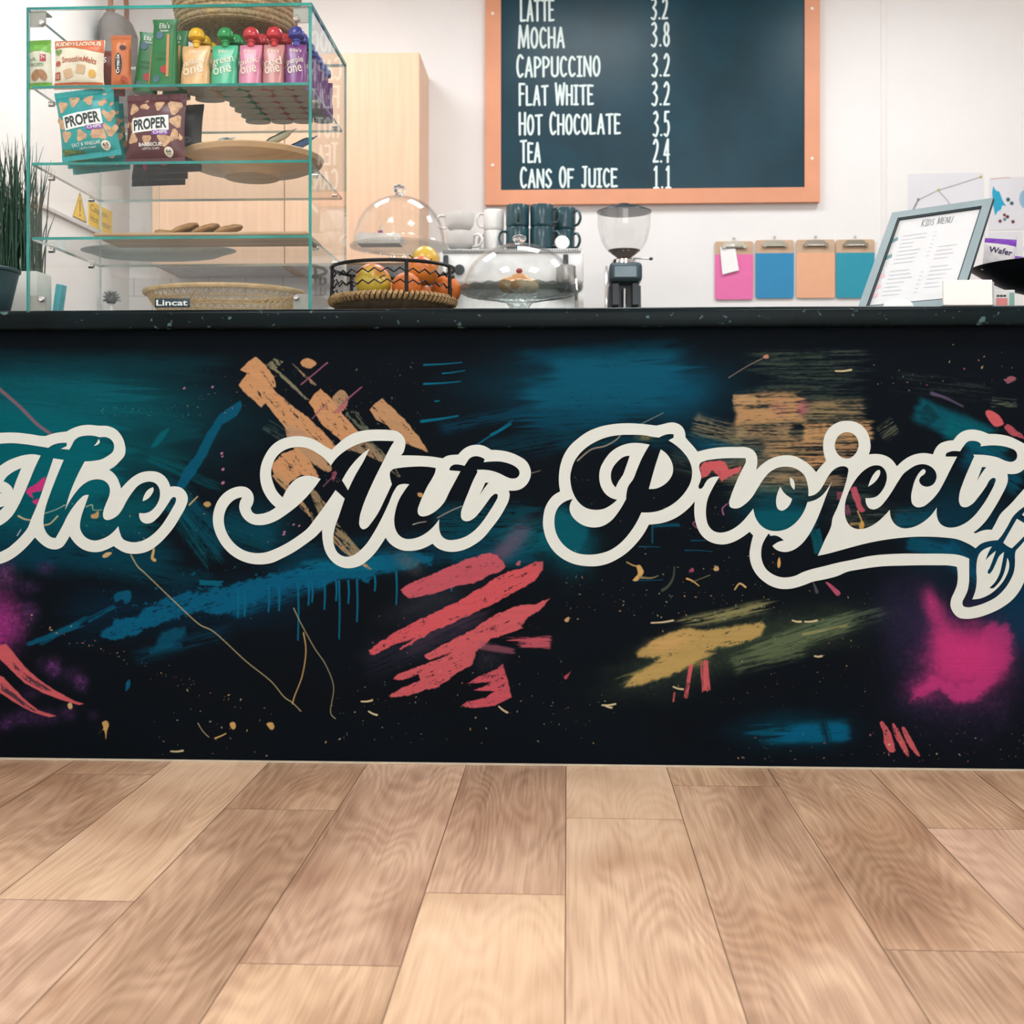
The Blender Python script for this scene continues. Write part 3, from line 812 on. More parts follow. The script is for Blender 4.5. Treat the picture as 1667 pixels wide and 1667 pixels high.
    poly([(505, 800), (520, 805), (550, 850), (572, 880), (590, 900), (575, 905), (548, 872), (520, 838)], '9d835f', .85, 1.4, 2, .42, 48)
    poly([(484, 730), (496, 728), (520, 742), (538, 762), (534, 768), (514, 758)], ORG2, .92, **D)
    poly([(560, 730), (590, 716), (620, 740), (622, 752), (598, 742), (580, 736)], 'a58363', .85, 1.6, 2, .35, 48)
    poly([(598, 716), (618, 730), (640, 755), (652, 776), (640, 770), (618, 748)], '87795e', .8, 1.6, 2, .45, 48)
    brush(430, 690, 470, 715, 22, '4a564e', .6, .6)
    dots(70, 440, 590, 690, 720, ['6f7a66', '8f8264'], .5, 1.5, .7, 5)
    spray(664, 915, 26, 16, '6e5b57', .6, .4, 1.2, 40)
    line([(490, 626), (512, 608), (533, 590)], 2.4, 2, '8d4f63', .85)
    line([(508, 682), (520, 668), (532, 656)], 2, 1.6, '8d4f63', .6)
    line([(552, 664), (570, 646), (589, 630)], 3, 2, '8d4f63', .85)
    poly([(545, 668), (560, 656), (566, 660), (552, 672)], 'a85f62', .8)
    poly([(541, 770), (547, 766), (545, 782), (542, 782)], '9c4a58', .9)
    dots(14, 527, 760, 575, 790, ['5a6469', '7b5a64'], .6, 1.6, .6, 8)
    line([(526, 792), (540, 778), (548, 770)], 2, 2, '7d4a58', .6)
    # --- left magenta spray and claws
    spray(-12, 1020, 46, 52, 'a82f7e', .95, .35, 1.6)
    spray(20, 1010, 26, 40, '8b3577', .6, .6, 1.3)
    spray(8, 935, 20, 24, '6e3a68', .8, .5, 1.3)
    for a in ((75, 925, 16, 12, .35), (45, 955, 18, 12, .35), (50, 995, 14, 16, .5), (88, 1088, 13, 17, .75), (132, 1112, 12, 15, .6), (118, 1100, 16, 16, .3), (40, 1168, 26, 14, .45), (80, 1166, 22, 14, .35), (112, 1160, 14, 14, .4), (10, 1178, 14, 12, .5), (152, 1165, 10, 10, .25), (50, 1130, 16, 12, .3), (70, 1080, 12, 12, .3)):
        spray(a[0], a[1], a[2], a[3], '7e3a80', a[4], .6, 1.3)
    C1 = [(-6, 1068), (0, 1050), (10, 1048), (22, 1062), (40, 1085), (62, 1105), (90, 1124), (120, 1140), (137, 1146), (130, 1148), (100, 1140), (70, 1128), (40, 1112), (15, 1088)]
    poly(C1, COR, .96, .8, 2, .1, 40)
    poly([(22, 1078), (36, 1092), (58, 1108), (84, 1124), (70, 1122), (46, 1110), (28, 1094)], '2a2530', .75, 1.5, 2, .45, 35)
    C2 = [(-6, 1098), (6, 1102), (20, 1118), (40, 1138), (62, 1156), (92, 1166), (80, 1168), (50, 1158), (24, 1144), (-6, 1124)]
    poly(C2, COR, .96, .8, 2, .1, 40)
    poly([(2, 1112), (18, 1124), (38, 1142), (60, 1158), (44, 1152), (20, 1136), (4, 1124)], '2a2530', .75, 1.5, 2, .45, 35)
    line([(-10, 626), (30, 660), (60, 690), (82, 706)], 6, 5, '7b5a62', .7)
    # pink flash inside the T
    poly([(42, 798), (58, 788), (74, 776), (70, 792), (66, 800), (52, 802), (54, 812), (48, 808)], PNK, .97, 1.5, 1.5, .05)
    poly([(53, 815), (63, 812), (60, 822), (54, 818)], PNK, .95, 1, 1.5, .05)
    # --- coral rake strokes in the middle
    brush(570, 1090, 800, 1000, 90, '3a3446', .4, .35, .9)
    brush(640, 1060, 820, 985, 60, '4a3546', .5, .35, .9)
    spray(700, 980, 70, 26, '3b3a44', .6, .3, 1.2, -20)
    spray(838, 880, 36, 16, '6a4f63', .75, .2, 1.3, -52)
    spray(810, 905, 26, 14, '6a4657', .6, .2, 1.2, -45)
    G = dict(warp=2.4, soft=2.2, dry=.24, ang=-24)
    poly([(652, 960), (662, 953), (690, 940), (720, 928), (755, 912), (785, 902), (800, 900), (820, 912), (824, 922), (815, 930), (800, 935), (770, 950), (740, 955), (700, 968), (668, 974), (656, 968)], 'c0535d', .96, **G)
    poly([(600, 1058), (615, 1048), (650, 1025), (700, 1000), (750, 976), (790, 952), (815, 935), (850, 925), (872, 914), (884, 914), (884, 928), (870, 945), (840, 962), (800, 985), (750, 1008), (700, 1030), (652, 1058), (650, 1056), (676, 1038), (640, 1050), (610, 1066), (602, 1066)], 'cc5358', .97, **G)
    poly([(690, 1066), (720, 1050), (770, 1024), (800, 1004), (830, 990), (858, 983), (870, 984), (896, 974), (878, 994), (860, 1004), (848, 1020), (852, 1022), (832, 1030), (800, 1040), (776, 1060), (768, 1082), (740, 1098), (715, 1118), (690, 1124), (664, 1133), (640, 1136), (632, 1134), (656, 1118), (684, 1108), (680, 1098), (655, 1108), (638, 1105), (650, 1096), (690, 1082), (720, 1070), (735, 1062), (700, 1074)], COR, .97, **G)
    poly([(752, 1148), (760, 1143), (790, 1136), (804, 1125), (770, 1124), (790, 1116), (800, 1110), (760, 1113), (780, 1100), (806, 1090), (818, 1081), (824, 1098), (833, 1136), (806, 1148), (780, 1153), (760, 1152)], 'c6525b', .96, 1.5, 2, .28, -15)
    brush(775, 1050, 846, 1062, 22, '9b5160', .7, .3, .6, 1, .5)
    brush(805, 1046, 903, 1046, 24, 'b8505c', .95, .4, .3, .7, 1, .6, .06)
    poly([(838, 916), (848, 912), (846, 920), (840, 919)], 'b85a63', .9)
    spray(795, 1075, 24, 18, '4a3f4a', .5, .6)
    # --- right: blue cloud
    spray(985, 630, 200, 66, '083c4e', .85, .1, 1.5)
    brush(820, 585, 1130, 560, 40, '05374a', .7, .3, .8)
    brush(840, 605, 1190, 585, 70, '094c60', .85, .26, .8, e0=.15, e1=.3)
    brush(800, 650, 1140, 640, 84, '094e64', .85, .24, .8, e0=.2, e1=.2)
    brush(880, 612, 1140, 612, 70, '0b5068', .7, .24, .8)
    brush(780, 690, 1100, 680, 50, '05455c', .7, .35, .7, e0=.3, e1=.3)
    brush(700, 700, 880, 665, 30, '06425a', .55, .45, .7)
    brush(770, 740, 980, 700, 60, '063b4c', .55, .4, .8)
    brush(880, 720, 1130, 715, 40, '053c4c', .6, .4, .8)
    spray(1110, 640, 50, 40, BLUE, .7, .15)
    # --- olive dry brush and orange
    for k in range(7):
        brush(1180 + 12 * (k % 3), 580 + k * 18, 1450 - 14 * (k % 2), 576 + k * 18, 26, '55604c', .6, .54, .7, tw=.3, e0=.25, e1=.25)
    for k in range(6):
        brush(1110 + 10 * k, 712 + k * 17, 1440 - 16 * k, 706 + k * 17, 24, '7d7255', .75, .52, .6, tw=.3, e0=.2, e1=.15)
    brush(1188, 668, 1320, 662, 62, 'c08f60', .9, .34, .4, tw=.3, e0=.06, e1=.2)
    brush(1190, 652, 1235, 650, 22, 'b58e64', .8, .4, .3)
    brush(1290, 668, 1420, 668, 44, 'a8895f', .75, .46, .5, tw=.3)
    brush(1300, 705, 1432, 700, 38, 'bd8d5e', .88, .42, .3)
    brush(1190, 700, 1300, 700, 30, 'a78560', .75, .48, .4)
    brush(1120, 690, 1220, 715, 50, '8a7a5c', .7, .45, .6)
    brush(1230, 730, 1420, 728, 40, 'b3875d', .8, .48, .4)
    brush(1270, 752, 1390, 750, 22, 'c08b5c', .85, .4, .3)
    brush(1150, 765, 1330, 762, 50, '84745a', .75, .48, .6, tw=.32)
    brush(1200, 782, 1400, 784, 26, 'a07f5c', .7, .5, .4)
    brush(1080, 745, 1180, 765, 60, '4d5646', .6, .52, .8, tw=.32)
    brush(1170, 800, 1460, 808, 50, '3f4f47', .65, .5, .8, tw=.32)
    brush(1330, 850, 1560, 848, 70, '5d6850', .65, .54, .8, tw=.32)
    brush(1430, 710, 1462, 690, 36, '6d6d55', .7, .55, .5)
    brush(1440, 620, 1640, 640, 60, '3d4039', .5, .62, .8)
    brush(1610, 655, 1660, 660, 24, '6b6a55', .7, .55, .5)
    spray(1306, 664, 9, 12, 'b0506c', .6, .2)
    spray(1270, 664, 16, 12, 'b0606a', .3, .4)
    brush(1090, 705, 1200, 735, 30, '064a5e', .5, .4, .7)
    spray(1165, 735, 60, 16, '07405a', .6, .1)
    spray(1050, 712, 14, 6, '8a7a50', .8, .4)
    # coral bits inside r and e
    poly([(1138, 762), (1146, 752), (1166, 750), (1172, 748), (1182, 754), (1186, 764), (1208, 760), (1204, 770), (1188, 776), (1176, 784), (1168, 772), (1160, 766), (1150, 776), (1142, 778)], COR, .95, 2.5, 2, .16, 80)
    poly([(1384, 796), (1394, 794), (1404, 824), (1408, 832), (1398, 832), (1388, 808)], 'b8505f', .92, 1.5, 2, .25, 70)
    brush(1368, 800, 1368, 815, 12, 'a14a5c', .8, .35)
    brush(1377, 822, 1382, 840, 9, '8d4460', .7, .4)
    # --- teal on the right
    brush(1478, 660, 1640, 730, 62, '07505c', .9, .25, .5, .8, 1, .05, .2)
    brush(1500, 660, 1525, 690, 30, '0a2a30', .7, .3, .6)
    brush(1530, 690, 1650, 740, 50, TEAL, .75, .3, .6)
    brush(1560, 730, 1680, 790, 70, '064a5e', .8, .3, .7)
    poly([(1604, 670), (1612, 668), (1626, 676), (1634, 690), (1620, 694), (1608, 682)], COR, .97, 1, 1.5, .08)
    poly([(1634, 694), (1644, 692), (1668, 712), (1656, 712), (1640, 704)], 'b8505a', .9, 2, 2, .25)
    poly([(1638, 616), (1648, 612), (1654, 618), (1640, 624)], 'a85f68', .8, 2, 2, .2)
    line([(1516, 640), (1540, 648), (1568, 662)], 6, 3, '5a4a62', .5)
    # --- teal near the letters
    brush(880, 850, 960, 880, 90, '05545f', .85, .3, .6)
    spray(930, 885, 40, 50, '05505c', .9, .1, 1.5)
    brush(1215, 850, 1340, 846, 56, '05525c', .95, .18, .6)
    spray(1262, 830, 60, 36, '064a58', .7, .1)
    brush(1326, 860, 1336, 905, 18, '06505c', .85, .3)
    brush(1450, 850, 1530, 850, 60, '064558', .8, .35, .7)
    spray(1560, 860, 70, 80, '05384c', .75, .1)
    brush(1470, 880, 1560, 905, 34, '054a60', .85, .25, .6)
    brush(1530, 880, 1620, 960, 60, '064a66', .75, .3, .7)
    brush(1590, 930, 1720, 820, 110, '05405a', .75, .3, .7)
    spray(1660, 980, 60, 90, '05354e', .85, .1)
    brush(1060, 856, 1110, 854, 6, '07506c', .8, .3)
    line([(1062, 856), (1062, 884)], 3, 2.5, '074a60', .7)
    for a in ((1040, 890, 1075, 891), (1115, 896, 1160, 898), (1030, 945, 1080, 944), (1125, 880, 1160, 879)):
        line([a[:2], ((a[0] + a[2]) / 2, a[1]), a[2:]], 2.2, 1.2, '0a5068', .5)
    # --- yellow strokes
    spray(1150, 1062, 170, 44, '3a4634', .75, .4, 1.5, -19)
    spray(1310, 1035, 120, 30, '36442f', .7, .4, 1.4, -14)
    brush(1060, 1025, 1282, 980, 36, '8a8354', .9, .38, .8, .6, 1, .3, .15)
    brush(1200, 1070, 1420, 1000, 56, '5d6648', .85, .4, .6, .8, .8, .15, .2)
    brush(1290, 1030, 1460, 990, 34, '5b6a50', .6, .5, .7)
    brush(1180, 1085, 1330, 1050, 46, '5d6648', .7, .45, .6)
    brush(985, 1118, 1180, 1055, 52, '98854f', .9, .36, .8, .35, 1, .2, .2)
    poly([(1034, 1064), (1058, 1046), (1090, 1030), (1124, 1022), (1140, 1026), (1180, 1022), (1240, 1012), (1248, 1020), (1236, 1036), (1200, 1050), (1160, 1056), (1150, 1062), (1165, 1062), (1130, 1080), (1090, 1100), (1050, 1114), (1018, 1118), (1030, 1102), (1066, 1078), (1074, 1070), (1040, 1070)], 'b39155', .95, 3.5, 7, .24, -15)
    spray(1090, 1046, 34, 12, 'c89a60', .7, .1, 1.2, -15)
    brush(1300, 1034, 1390, 1016, 5, '8b8558', .8, .2)
    brush(1126, 1078, 1115, 1142, 7, COR, .95, .28, .2)
    brush(1146, 1072, 1150, 1130, 16, COR, .95, .3, .2, .8, 1)
    brush(1098, 1126, 1096, 1144, 3, COR, .8, .2)
    # --- right magenta spray
    spray(1560, 1080, 110, 120, '3d2a4e', .75, .5, 1.5)
    spray(1480, 1000, 60, 70, '2b2440', .7, .4, 1.3)
    spray(1570, 1080, 74, 66, '9c2f68', .85, .4, 1.8)
    spray(1520, 990, 16, 34, 'b0336c', .95, .2, 1.4, -20)
    spray(1535, 1030, 22, 30, 'b0336c', .85, .3, 1.4)
    spray(1572, 1072, 62, 54, PNK, 1, .12, 2.2)
    spray(1500, 1120, 26, 24, '9c2f68', .7, .5, 1.3)
    poly([(1520, 1100), (1560, 1120), (1600, 1100), (1620, 1110), (1590, 1140), (1560, 1146), (1530, 1122), (1480, 1142), (1490, 1120)], 'b83370', .85, 6, 10, .2)
    poly([(1600, 1020), (1640, 1018), (1650, 1050), (1636, 1090), (1600, 1100)], 'bb3370', .7, 8, 14, .2)
    # --- bottom right
    spray(1290, 1190, 100, 30, '06303f', .8, .1, 1.5)
    brush(1185, 1200, 1395, 1188, 48, '064a60', .85, .35, .6, e0=.5, e1=.05)
    brush(1250, 1196, 1392, 1192, 34, '04587a', .8, .3, .5, e0=.3, e1=.04)
    brush(1338, 1170, 1350, 1215, 18, '08222c', .75, .3, .6)
    H_ = dict(warp=1.6, soft=1.6, dry=.28, ang=65)
    poly([(1433, 1177), (1440, 1176), (1452, 1200), (1458, 1222), (1448, 1224), (1440, 1212), (1438, 1195)], COR, .95, **H_)
    poly([(1452, 1181), (1458, 1180), (1472, 1206), (1480, 1230), (1474, 1228), (1460, 1204)], COR, .92, **H_)
    poly([(1468, 1186), (1474, 1186), (1486, 1208), (1498, 1230), (1490, 1228), (1476, 1208)], COR, .92, **H_)
    # --- thin runs of paint
    line([(213, 903), (224, 922), (238, 935), (290, 985), (324, 1016), (350, 1030), (400, 1076), (440, 1108), (462, 1134), (476, 1144), (490, 1158)], 2, 1.5, 'a8946a', .85)
    line([(478, 990), (490, 1015), (512, 1055), (530, 1082), (543, 1118), (538, 1158), (546, 1170)], 1.8, 1.4, '9a8a64', .8)
    line([(494, 1030), (498, 1060), (492, 1100), (480, 1132), (476, 1146)], 2, 1.8, 'b8935c', .85)
    line([(940, 750), (962, 732), (985, 726), (1003, 716), (1012, 706)], 2.4, 1.4, '9a8a78', .8)
    line([(1040, 692), (1080, 672)], 1.6, 1.2, '8a8a88', .7)
    line([(1186, 615), (1215, 597), (1246, 581)], 1.4, 1.4, '9a7a68', .7)
    poly([(1242, 580), (1250, 577), (1252, 582), (1246, 584)], 'c8806a', .9, 1, 1.5, 0)
    line([(712, 843), (735, 831), (752, 824)], 1.6, 1.4, 'a08a84', .8)
    line([(672, 854), (682, 851), (694, 849)], 1.6, 1, 'b0a89a', .7)
    line([(866, 770), (880, 766)], 1.6, 1, '8a7a68', .6)
    line([(30, 840), (40, 845), (52, 847)], 3, 2, 'b8a080', .8)
    line([(72, 836), (90, 830), (106, 822)], 1.4, 1.4, '9fae98', .7)
    line([(72, 855), (82, 852), (94, 840)], 2, 2.6, 'b0a478', .8)
    line([(28, 872), (34, 862)], 2, 1.5, '9fa0a8', .7)
    line([(140, 825), (150, 822), (152, 830), (166, 830)], 1.6, 1, '9fa888', .7)
    line([(246, 885), (250, 894), (248, 908), (252, 912)], 3, 5, 'c09860', .9)
    line([(308, 822), (318, 812), (322, 808)], 2.4, 1.4, 'b89a68', .8)
    line([(1135, 860), (1128, 852), (1138, 846)], 2, 2, '8a4a66', .6)
    line([(1178, 838), (1176, 828), (1184, 820)], 2.4, 1.6, '9a5478', .7)
    poly([(148, 838), (154, 836), (160, 832), (161, 840), (156, 844), (149, 843)], 'c0905c', .95, 1, 1.5, 0)
    poly([(167, 904), (174, 899), (182, 900), (176, 906), (169, 908)], 'c8a070', .95, .6, 1.5, 0)
    poly([(331, 820), (340, 816), (344, 822), (336, 826)], 'c0985c', .9, 1.5, 1.5, 0)
    poly([(166, 1176), (174, 1173), (177, 1180), (174, 1190), (172, 1204), (169, 1188), (160, 1194), (168, 1186)], 'c89a5c', .95, .8, 1.4, 0)
    poly([(110, 1146), (116, 1144), (118, 1152), (112, 1154)], 'c8a06a', .95, .6, 1.4, 0)
    poly([(374, 1178), (382, 1176), (384, 1184), (378, 1188)], 'c89a5c', .95, 1, 1.4, 0)
    poly([(434, 1178), (444, 1176), (446, 1186), (440, 1188)], 'c89a5c', .95, 1.2, 1.4, 0)
    line([(322, 1177), (330, 1190), (340, 1200)], 1.4, 1.2, 'a8946a', .8)
    line([(350, 1202), (360, 1198), (368, 1194)], 2.6, 1.4, 'c0985c', .8)
    poly([(680, 802), (688, 803), (687, 809), (681, 808)], 'c0905c', .95, .5, 1.2, 0)
    poly([(1030, 944), (1038, 934), (1036, 922), (1042, 920), (1048, 930), (1044, 938), (1036, 946)], 'd0a060', .95, 1, 1.4, 0)
    line([(1020, 915), (1030, 920), (1038, 922)], 1.6, 2, 'b8985c', .8)
    line([(1042, 940), (1060, 941), (1072, 937)], 4, 1, '7d7050', .7)
    line([(1098, 923), (1096, 940), (1088, 954), (1078, 961)], 2.5, 5, '3f423c', .7)
    line([(1118, 942), (1128, 946), (1138, 954)], 3, 1.2, 'c89a60', .9)
    line([(1126, 948), (1146, 940), (1156, 936)], 1.4, 1, '8a7a58', .6)
    poly([(1162, 926), (1168, 921), (1170, 928), (1164, 930)], 'c8a068', .9, 1, 1.2, 0)
    line([(1196, 960), (1204, 950), (1214, 956)], 2, 3, 'c8a068', .8)
    poly([(1266, 914), (1269, 907), (1271, 917), (1269, 924), (1266, 923)], 'd8a060', .97, .4, 1.2, 0)
    poly([(1122, 928), (1128, 924), (1130, 930), (1124, 931)], 'b0506a', .8, 1, 1.2, 0)
    line([(1345, 948), (1352, 954), (1364, 966)], 2, 9, 'a84a62', .7)
    line([(1324, 948), (1330, 964)], 2, 6, '4a4450', .7)
    line([(1396, 832), (1402, 846), (1404, 856)], 2, 2, 'c09058', .8)
    poly([(1398, 854), (1404, 848), (1407, 856), (1402, 866)], 'c8984c', .9, 1, 1.2, 0)
    line([(1385, 853), (1400, 852)], 5, 3, '8a7048', .6)
    poly([(919, 1008), (926, 1004), (925, 1012), (920, 1012)], 'd0a068', .9, .6, 1.2, 0)
    poly([(918, 1102), (926, 1096), (930, 1092), (922, 1106)], 'b84a58', .9, .6, 1.2, 0)
    for a in ((980, 1148, 1002, 1146), (984, 1148, 996, 1152), (1096, 1118, 1112, 1122), (1310, 1012, 1330, 1010), (1326, 1068, 1338, 1068), (1290, 1010, 1304, 1012), (1360, 604, 1386, 602), (1060, 1014, 1096, 1010), (588, 1142, 606, 1140), (600, 1158, 614, 1164), (812, 1150, 826, 1160), (278, 1223, 298, 1222)):
        line([a[:2], ((a[0] + a[2]) / 2, (a[1] + a[3]) / 2 + 1), a[2:]], 2.2, 3, 'c8b088', .85)
    PALE = ['c8b088', 'd0a068', 'b8a898', 'a0988c']
    RED = ['a85862', 'b06a70', 'c8806a']
    dots(60, 40, 1010, 400, 1150, PALE + RED, .5, 1.6, .8, 11, 6)
    dots(26, 240, 1150, 560, 1235, PALE, .5, 1.7, .8, 12)
    dots(60, 540, 1130, 1000, 1210, PALE, .5, 1.5, .75, 13)
    dots(70, 560, 1000, 920, 1170, PALE, .4, 1.3, .6, 14)
    dots(110, 920, 900, 1280, 1010, PALE, .4, 1.5, .75, 15)
    dots(90, 1040, 960, 1420, 1150, PALE, .4, 1.3, .7, 16)
    dots(50, 1180, 1190, 1660, 1240, RED + PALE, .5, 1.8, .8, 17)
    dots(26, 1420, 560, 1650, 640, RED + PALE, .5, 2.0, .8, 18)
    dots(30, 300, 800, 480, 900, RED + PALE, .5, 1.5, .6, 19)
    dots(22, 290, 600, 420, 680, RED, .5, 1.5, .6, 20)
    dots(40, 160, 660, 330, 680, ['5f9a98'], .4, 1.2, .6, 21)
    dots(60, 930, 770, 1180, 900, PALE + ['5f7f88'], .4, 1.2, .5, 22)
    dots(40, 100, 820, 260, 900, ['6fa8a8', 'c8b088'], .4, 1.2, .6, 23)
    dots(30, 1480, 1150, 1667, 1230, ['8a4a7a', 'a85862'], .4, 1.3, .6, 24)
    for a in ((361, 738, 3), (362, 743, 2), (363, 764, 3.5), (363, 786, 4), (300, 632, 2.5), (346, 630, 2.5), (463, 866, 2.5), (462, 870, 2.5), (478, 854, 2), (487, 856, 2)):
        line([(a[0] - .8, a[1] + .6), (a[0] + .8, a[1] - .6)], a[2], a[2], 'a06880', .9)
    # brush marks in the ground coat
    img[:] *= (1 + (vn(U / 40, V / 1.6, 4) - .5) * .06)[..., None]
    img[:] = np.clip(img, 0, 1)
    l = np.where(img <= .04045, img / 12.92, ((img + .055) / 1.055) ** 2.4) * np.array(gain)
    px = np.ones((H, W, 4), np.float32)
    px[..., :3] = l
    return px
# ------------------------------------------------------------------ the room
m_wall = M('wall paint', 'ece9e7', .7, var=.012, scale=3, bump=.02, bscale=90)
m_ceil = M('ceiling paint', 'f1f0ee', .8, var=.01)
XL, XR, YB, YF, ZC = -1.745, 2.75, 2.28, -4.6, 2.6
def wall(name, x0, y0, z0, x1, y1, z1, m):
    b = MB(); b.box(x0, y0, z0, x1, y1, z1)
    return struct(b.build(name, m, smooth=0))
wall('wall_back', XL - .1, YB, 0, XR + .1, YB + .1, ZC, m_wall)
wall('wall_left', XL - .1, YF, 0, XL, YB, ZC, m_wall)
wall('wall_right', XR, YF, 0, XR + .1, YB, ZC, m_wall)
wall('wall_front', XL - .1, YF - .1, 0, XR + .1, YF, ZC, m_wall)
wall('ceiling', XL - .1, YF - .1, ZC, XR + .1, YB + .1, ZC + .08, m_ceil)
wall('added_window_1', -.75, YF + .001, .75, 1.95, YF + .02, 2.35, M('added window frame', 'e8e8e6', .5))  # assumed window, out of view, added to go with the front fill lamp
wall('trim_1', XL + .0005, 1.0, 1.462, XL + .012, YB - .001, 1.474, M('trunking plastic', 'cfcdcc', .5))
wall('trim_2', P(1434, 300, YB).x, YB - .004, .95, P(1442, 300, YB).x, YB - .0002, ZC - .002, M('panel strip', 'e9e4e2', .5, var=.01))

def tiles_mat():
    m = bpy.data.materials.new('metro tiles')
    m.use_nodes = True
    nt = m.node_tree
    b = nt.nodes['Principled BSDF']
    tc = nt.nodes.new('ShaderNodeTexCoord')
    mp = nt.nodes.new('ShaderNodeMapping')
    mp.inputs['Rotation'].default_value = (PI / 2, 0, 0)
    br = nt.nodes.new('ShaderNodeTexBrick')
    br.inputs['Scale'].default_value = 1
    br.inputs['Brick Width'].default_value = .15
    br.inputs['Row Height'].default_value = .075
    br.inputs['Mortar Size'].default_value = .002
    br.inputs['Color1'].default_value = (*rgb('e4e0de'), 1)
    br.inputs['Color2'].default_value = (*rgb('dedad8'), 1)
    br.inputs['Mortar'].default_value = (*rgb('b9b4b2'), 1)
    nt.links.new(tc.outputs['Object'], mp.inputs['Vector'])
    nt.links.new(mp.outputs['Vector'], br.inputs['Vector'])
    nt.links.new(br.outputs['Color'], b.inputs['Base Color'])
    b.inputs['Roughness'].default_value = .25
    return m
wall('trim_3', XL + .0005, YB - .008, .905, -.5, YB - .0002, 1.348, tiles_mat())

# floor: laid boards, every one a slab of its own inside one mesh
def floor_mat():
    m = bpy.data.materials.new('oak boards')
    m.use_nodes = True
    nt = m.node_tree
    b = nt.nodes['Principled BSDF']
    def nd(t, **k):
        n = nt.nodes.new(t)
        for a, v in k.items():
            setattr(n, a, v)
        return n
    def lk(a, c):
        nt.links.new(a, c)
    tc = nd('ShaderNodeTexCoord')
    at = nd('ShaderNodeAttribute', attribute_name='board')
    sc = nd('ShaderNodeVectorMath', operation='SCALE'); sc.inputs['Scale'].default_value = 17.0
    lk(at.outputs['Vector'], sc.inputs[0])
    ad = nd('ShaderNodeVectorMath', operation='ADD')
    lk(tc.outputs['Object'], ad.inputs[0]); lk(sc.outputs[0], ad.inputs[1])
    sep = nd('ShaderNodeSeparateXYZ'); lk(at.outputs['Vector'], sep.inputs[0])
    def noise(scale3, s, det=6, rough=.55):
        mp = nd('ShaderNodeMapping'); mp.inputs['Scale'].default_value = scale3
        lk(ad.outputs[0], mp.inputs['Vector'])
        n = nd('ShaderNodeTexNoise'); n.inputs['Scale'].default_value = s; n.inputs['Detail'].default_value = det; n.inputs['Roughness'].default_value = rough
        lk(mp.outputs['Vector'], n.inputs['Vector'])
        return n.outputs['Fac']
    def math_(op, a, b_=None, c=None):
        n = nd('ShaderNodeMath', operation=op)
        for i, v in enumerate((a, b_, c)):
            if v is None:
                continue
            if isinstance(v, (int, float)):
                n.inputs[i].default_value = v
            else:
                lk(v, n.inputs[i])
        return n.outputs[0]
    big = noise((5.0, .85, 1), 1.0, 2, .45)                 # contour lines of this give cathedral figure
    wob = noise((30, 4, 1), 1.0, 3)
    f = math_('MULTIPLY_ADD', big, 210.0, math_('MULTIPLY', wob, 5.0))
    fig = math_('SINE', f)
    fig = math_('MULTIPLY_ADD', fig, .5, .5)
    fib = noise((230, 5, 1), 1.0, 5, .6)
    fib2 = noise((60, 1.6, 1), 1.0, 4, .6)
    cl = noise((3.2, 1.1, 1), 1.3, 3)
    knot = noise((5, 3.0, 1), 1.0, 1)
    t = math_('MULTIPLY_ADD', math_('SUBTRACT', fig, .5), .13, .5)
    t = math_('MULTIPLY_ADD', math_('SUBTRACT', fib, .5), .66, t)
    t = math_('MULTIPLY_ADD', math_('SUBTRACT', fib2, .5), .34, t)
    t = math_('MULTIPLY_ADD', math_('SUBTRACT', cl, .5), 1.3, t)
    t = math_('MULTIPLY_ADD', math_('SUBTRACT', sep.outputs['Y'], .5), .42, t)
    rp = nd('ShaderNodeValToRGB')
    e = rp.color_ramp.elements
    e[0].position, e[0].color = .05, (*rgb('9a7a62'), 1)
    e[1].position, e[1].color = 1.0, (*rgb('f3d7be'), 1)
    x = rp.color_ramp.elements.new(.42); x.color = (*rgb('c9a88f'), 1)
    x = rp.color_ramp.elements.new(.65); x.color = (*rgb('e3c3a7'), 1)
    lk(t, rp.inputs['Fac'])
    hs = nd('ShaderNodeMix', data_type='RGBA', blend_type='MULTIPLY')
    hs.inputs[0].default_value = .55
    lk(rp.outputs['Color'], hs.inputs[6])
    r2 = nd('ShaderNodeValToRGB')
    r2.color_ramp.elements[0].position, r2.color_ramp.elements[0].color = .30, (*rgb('c3ad9d'), 1)
    r2.color_ramp.elements[1].position, r2.color_ramp.elements[1].color = .52, (1, 1, 1, 1)
    lk(knot, r2.inputs['Fac'])
    lk(r2.outputs['Color'], hs.inputs[7])
    hu = nd('ShaderNodeMix', data_type='RGBA', blend_type='MIX')
    lk(sep.outputs['X'], hu.inputs[0])
    hu.inputs[6].default_value = (1.0, .955, .86, 1); hu.inputs[7].default_value = (.985, .94, .94, 1)
    h2 = nd('ShaderNodeMix', data_type='RGBA', blend_type='MULTIPLY')
    h2.inputs[0].default_value = 1
    lk(hs.outputs[2], h2.inputs[6]); lk(hu.outputs[2], h2.inputs[7])
    lk(h2.outputs[2], b.inputs['Base Color'])
    b.inputs['Roughness'].default_value = .42
    b.inputs['Specular IOR Level'].default_value = .4
    bp = nd('ShaderNodeBump'); bp.inputs['Strength'].default_value = .06; bp.inputs['Distance'].default_value = .002
    lk(fib, bp.inputs['Height']); lk(bp.outputs['Normal'], b.inputs['Normal'])
    return m
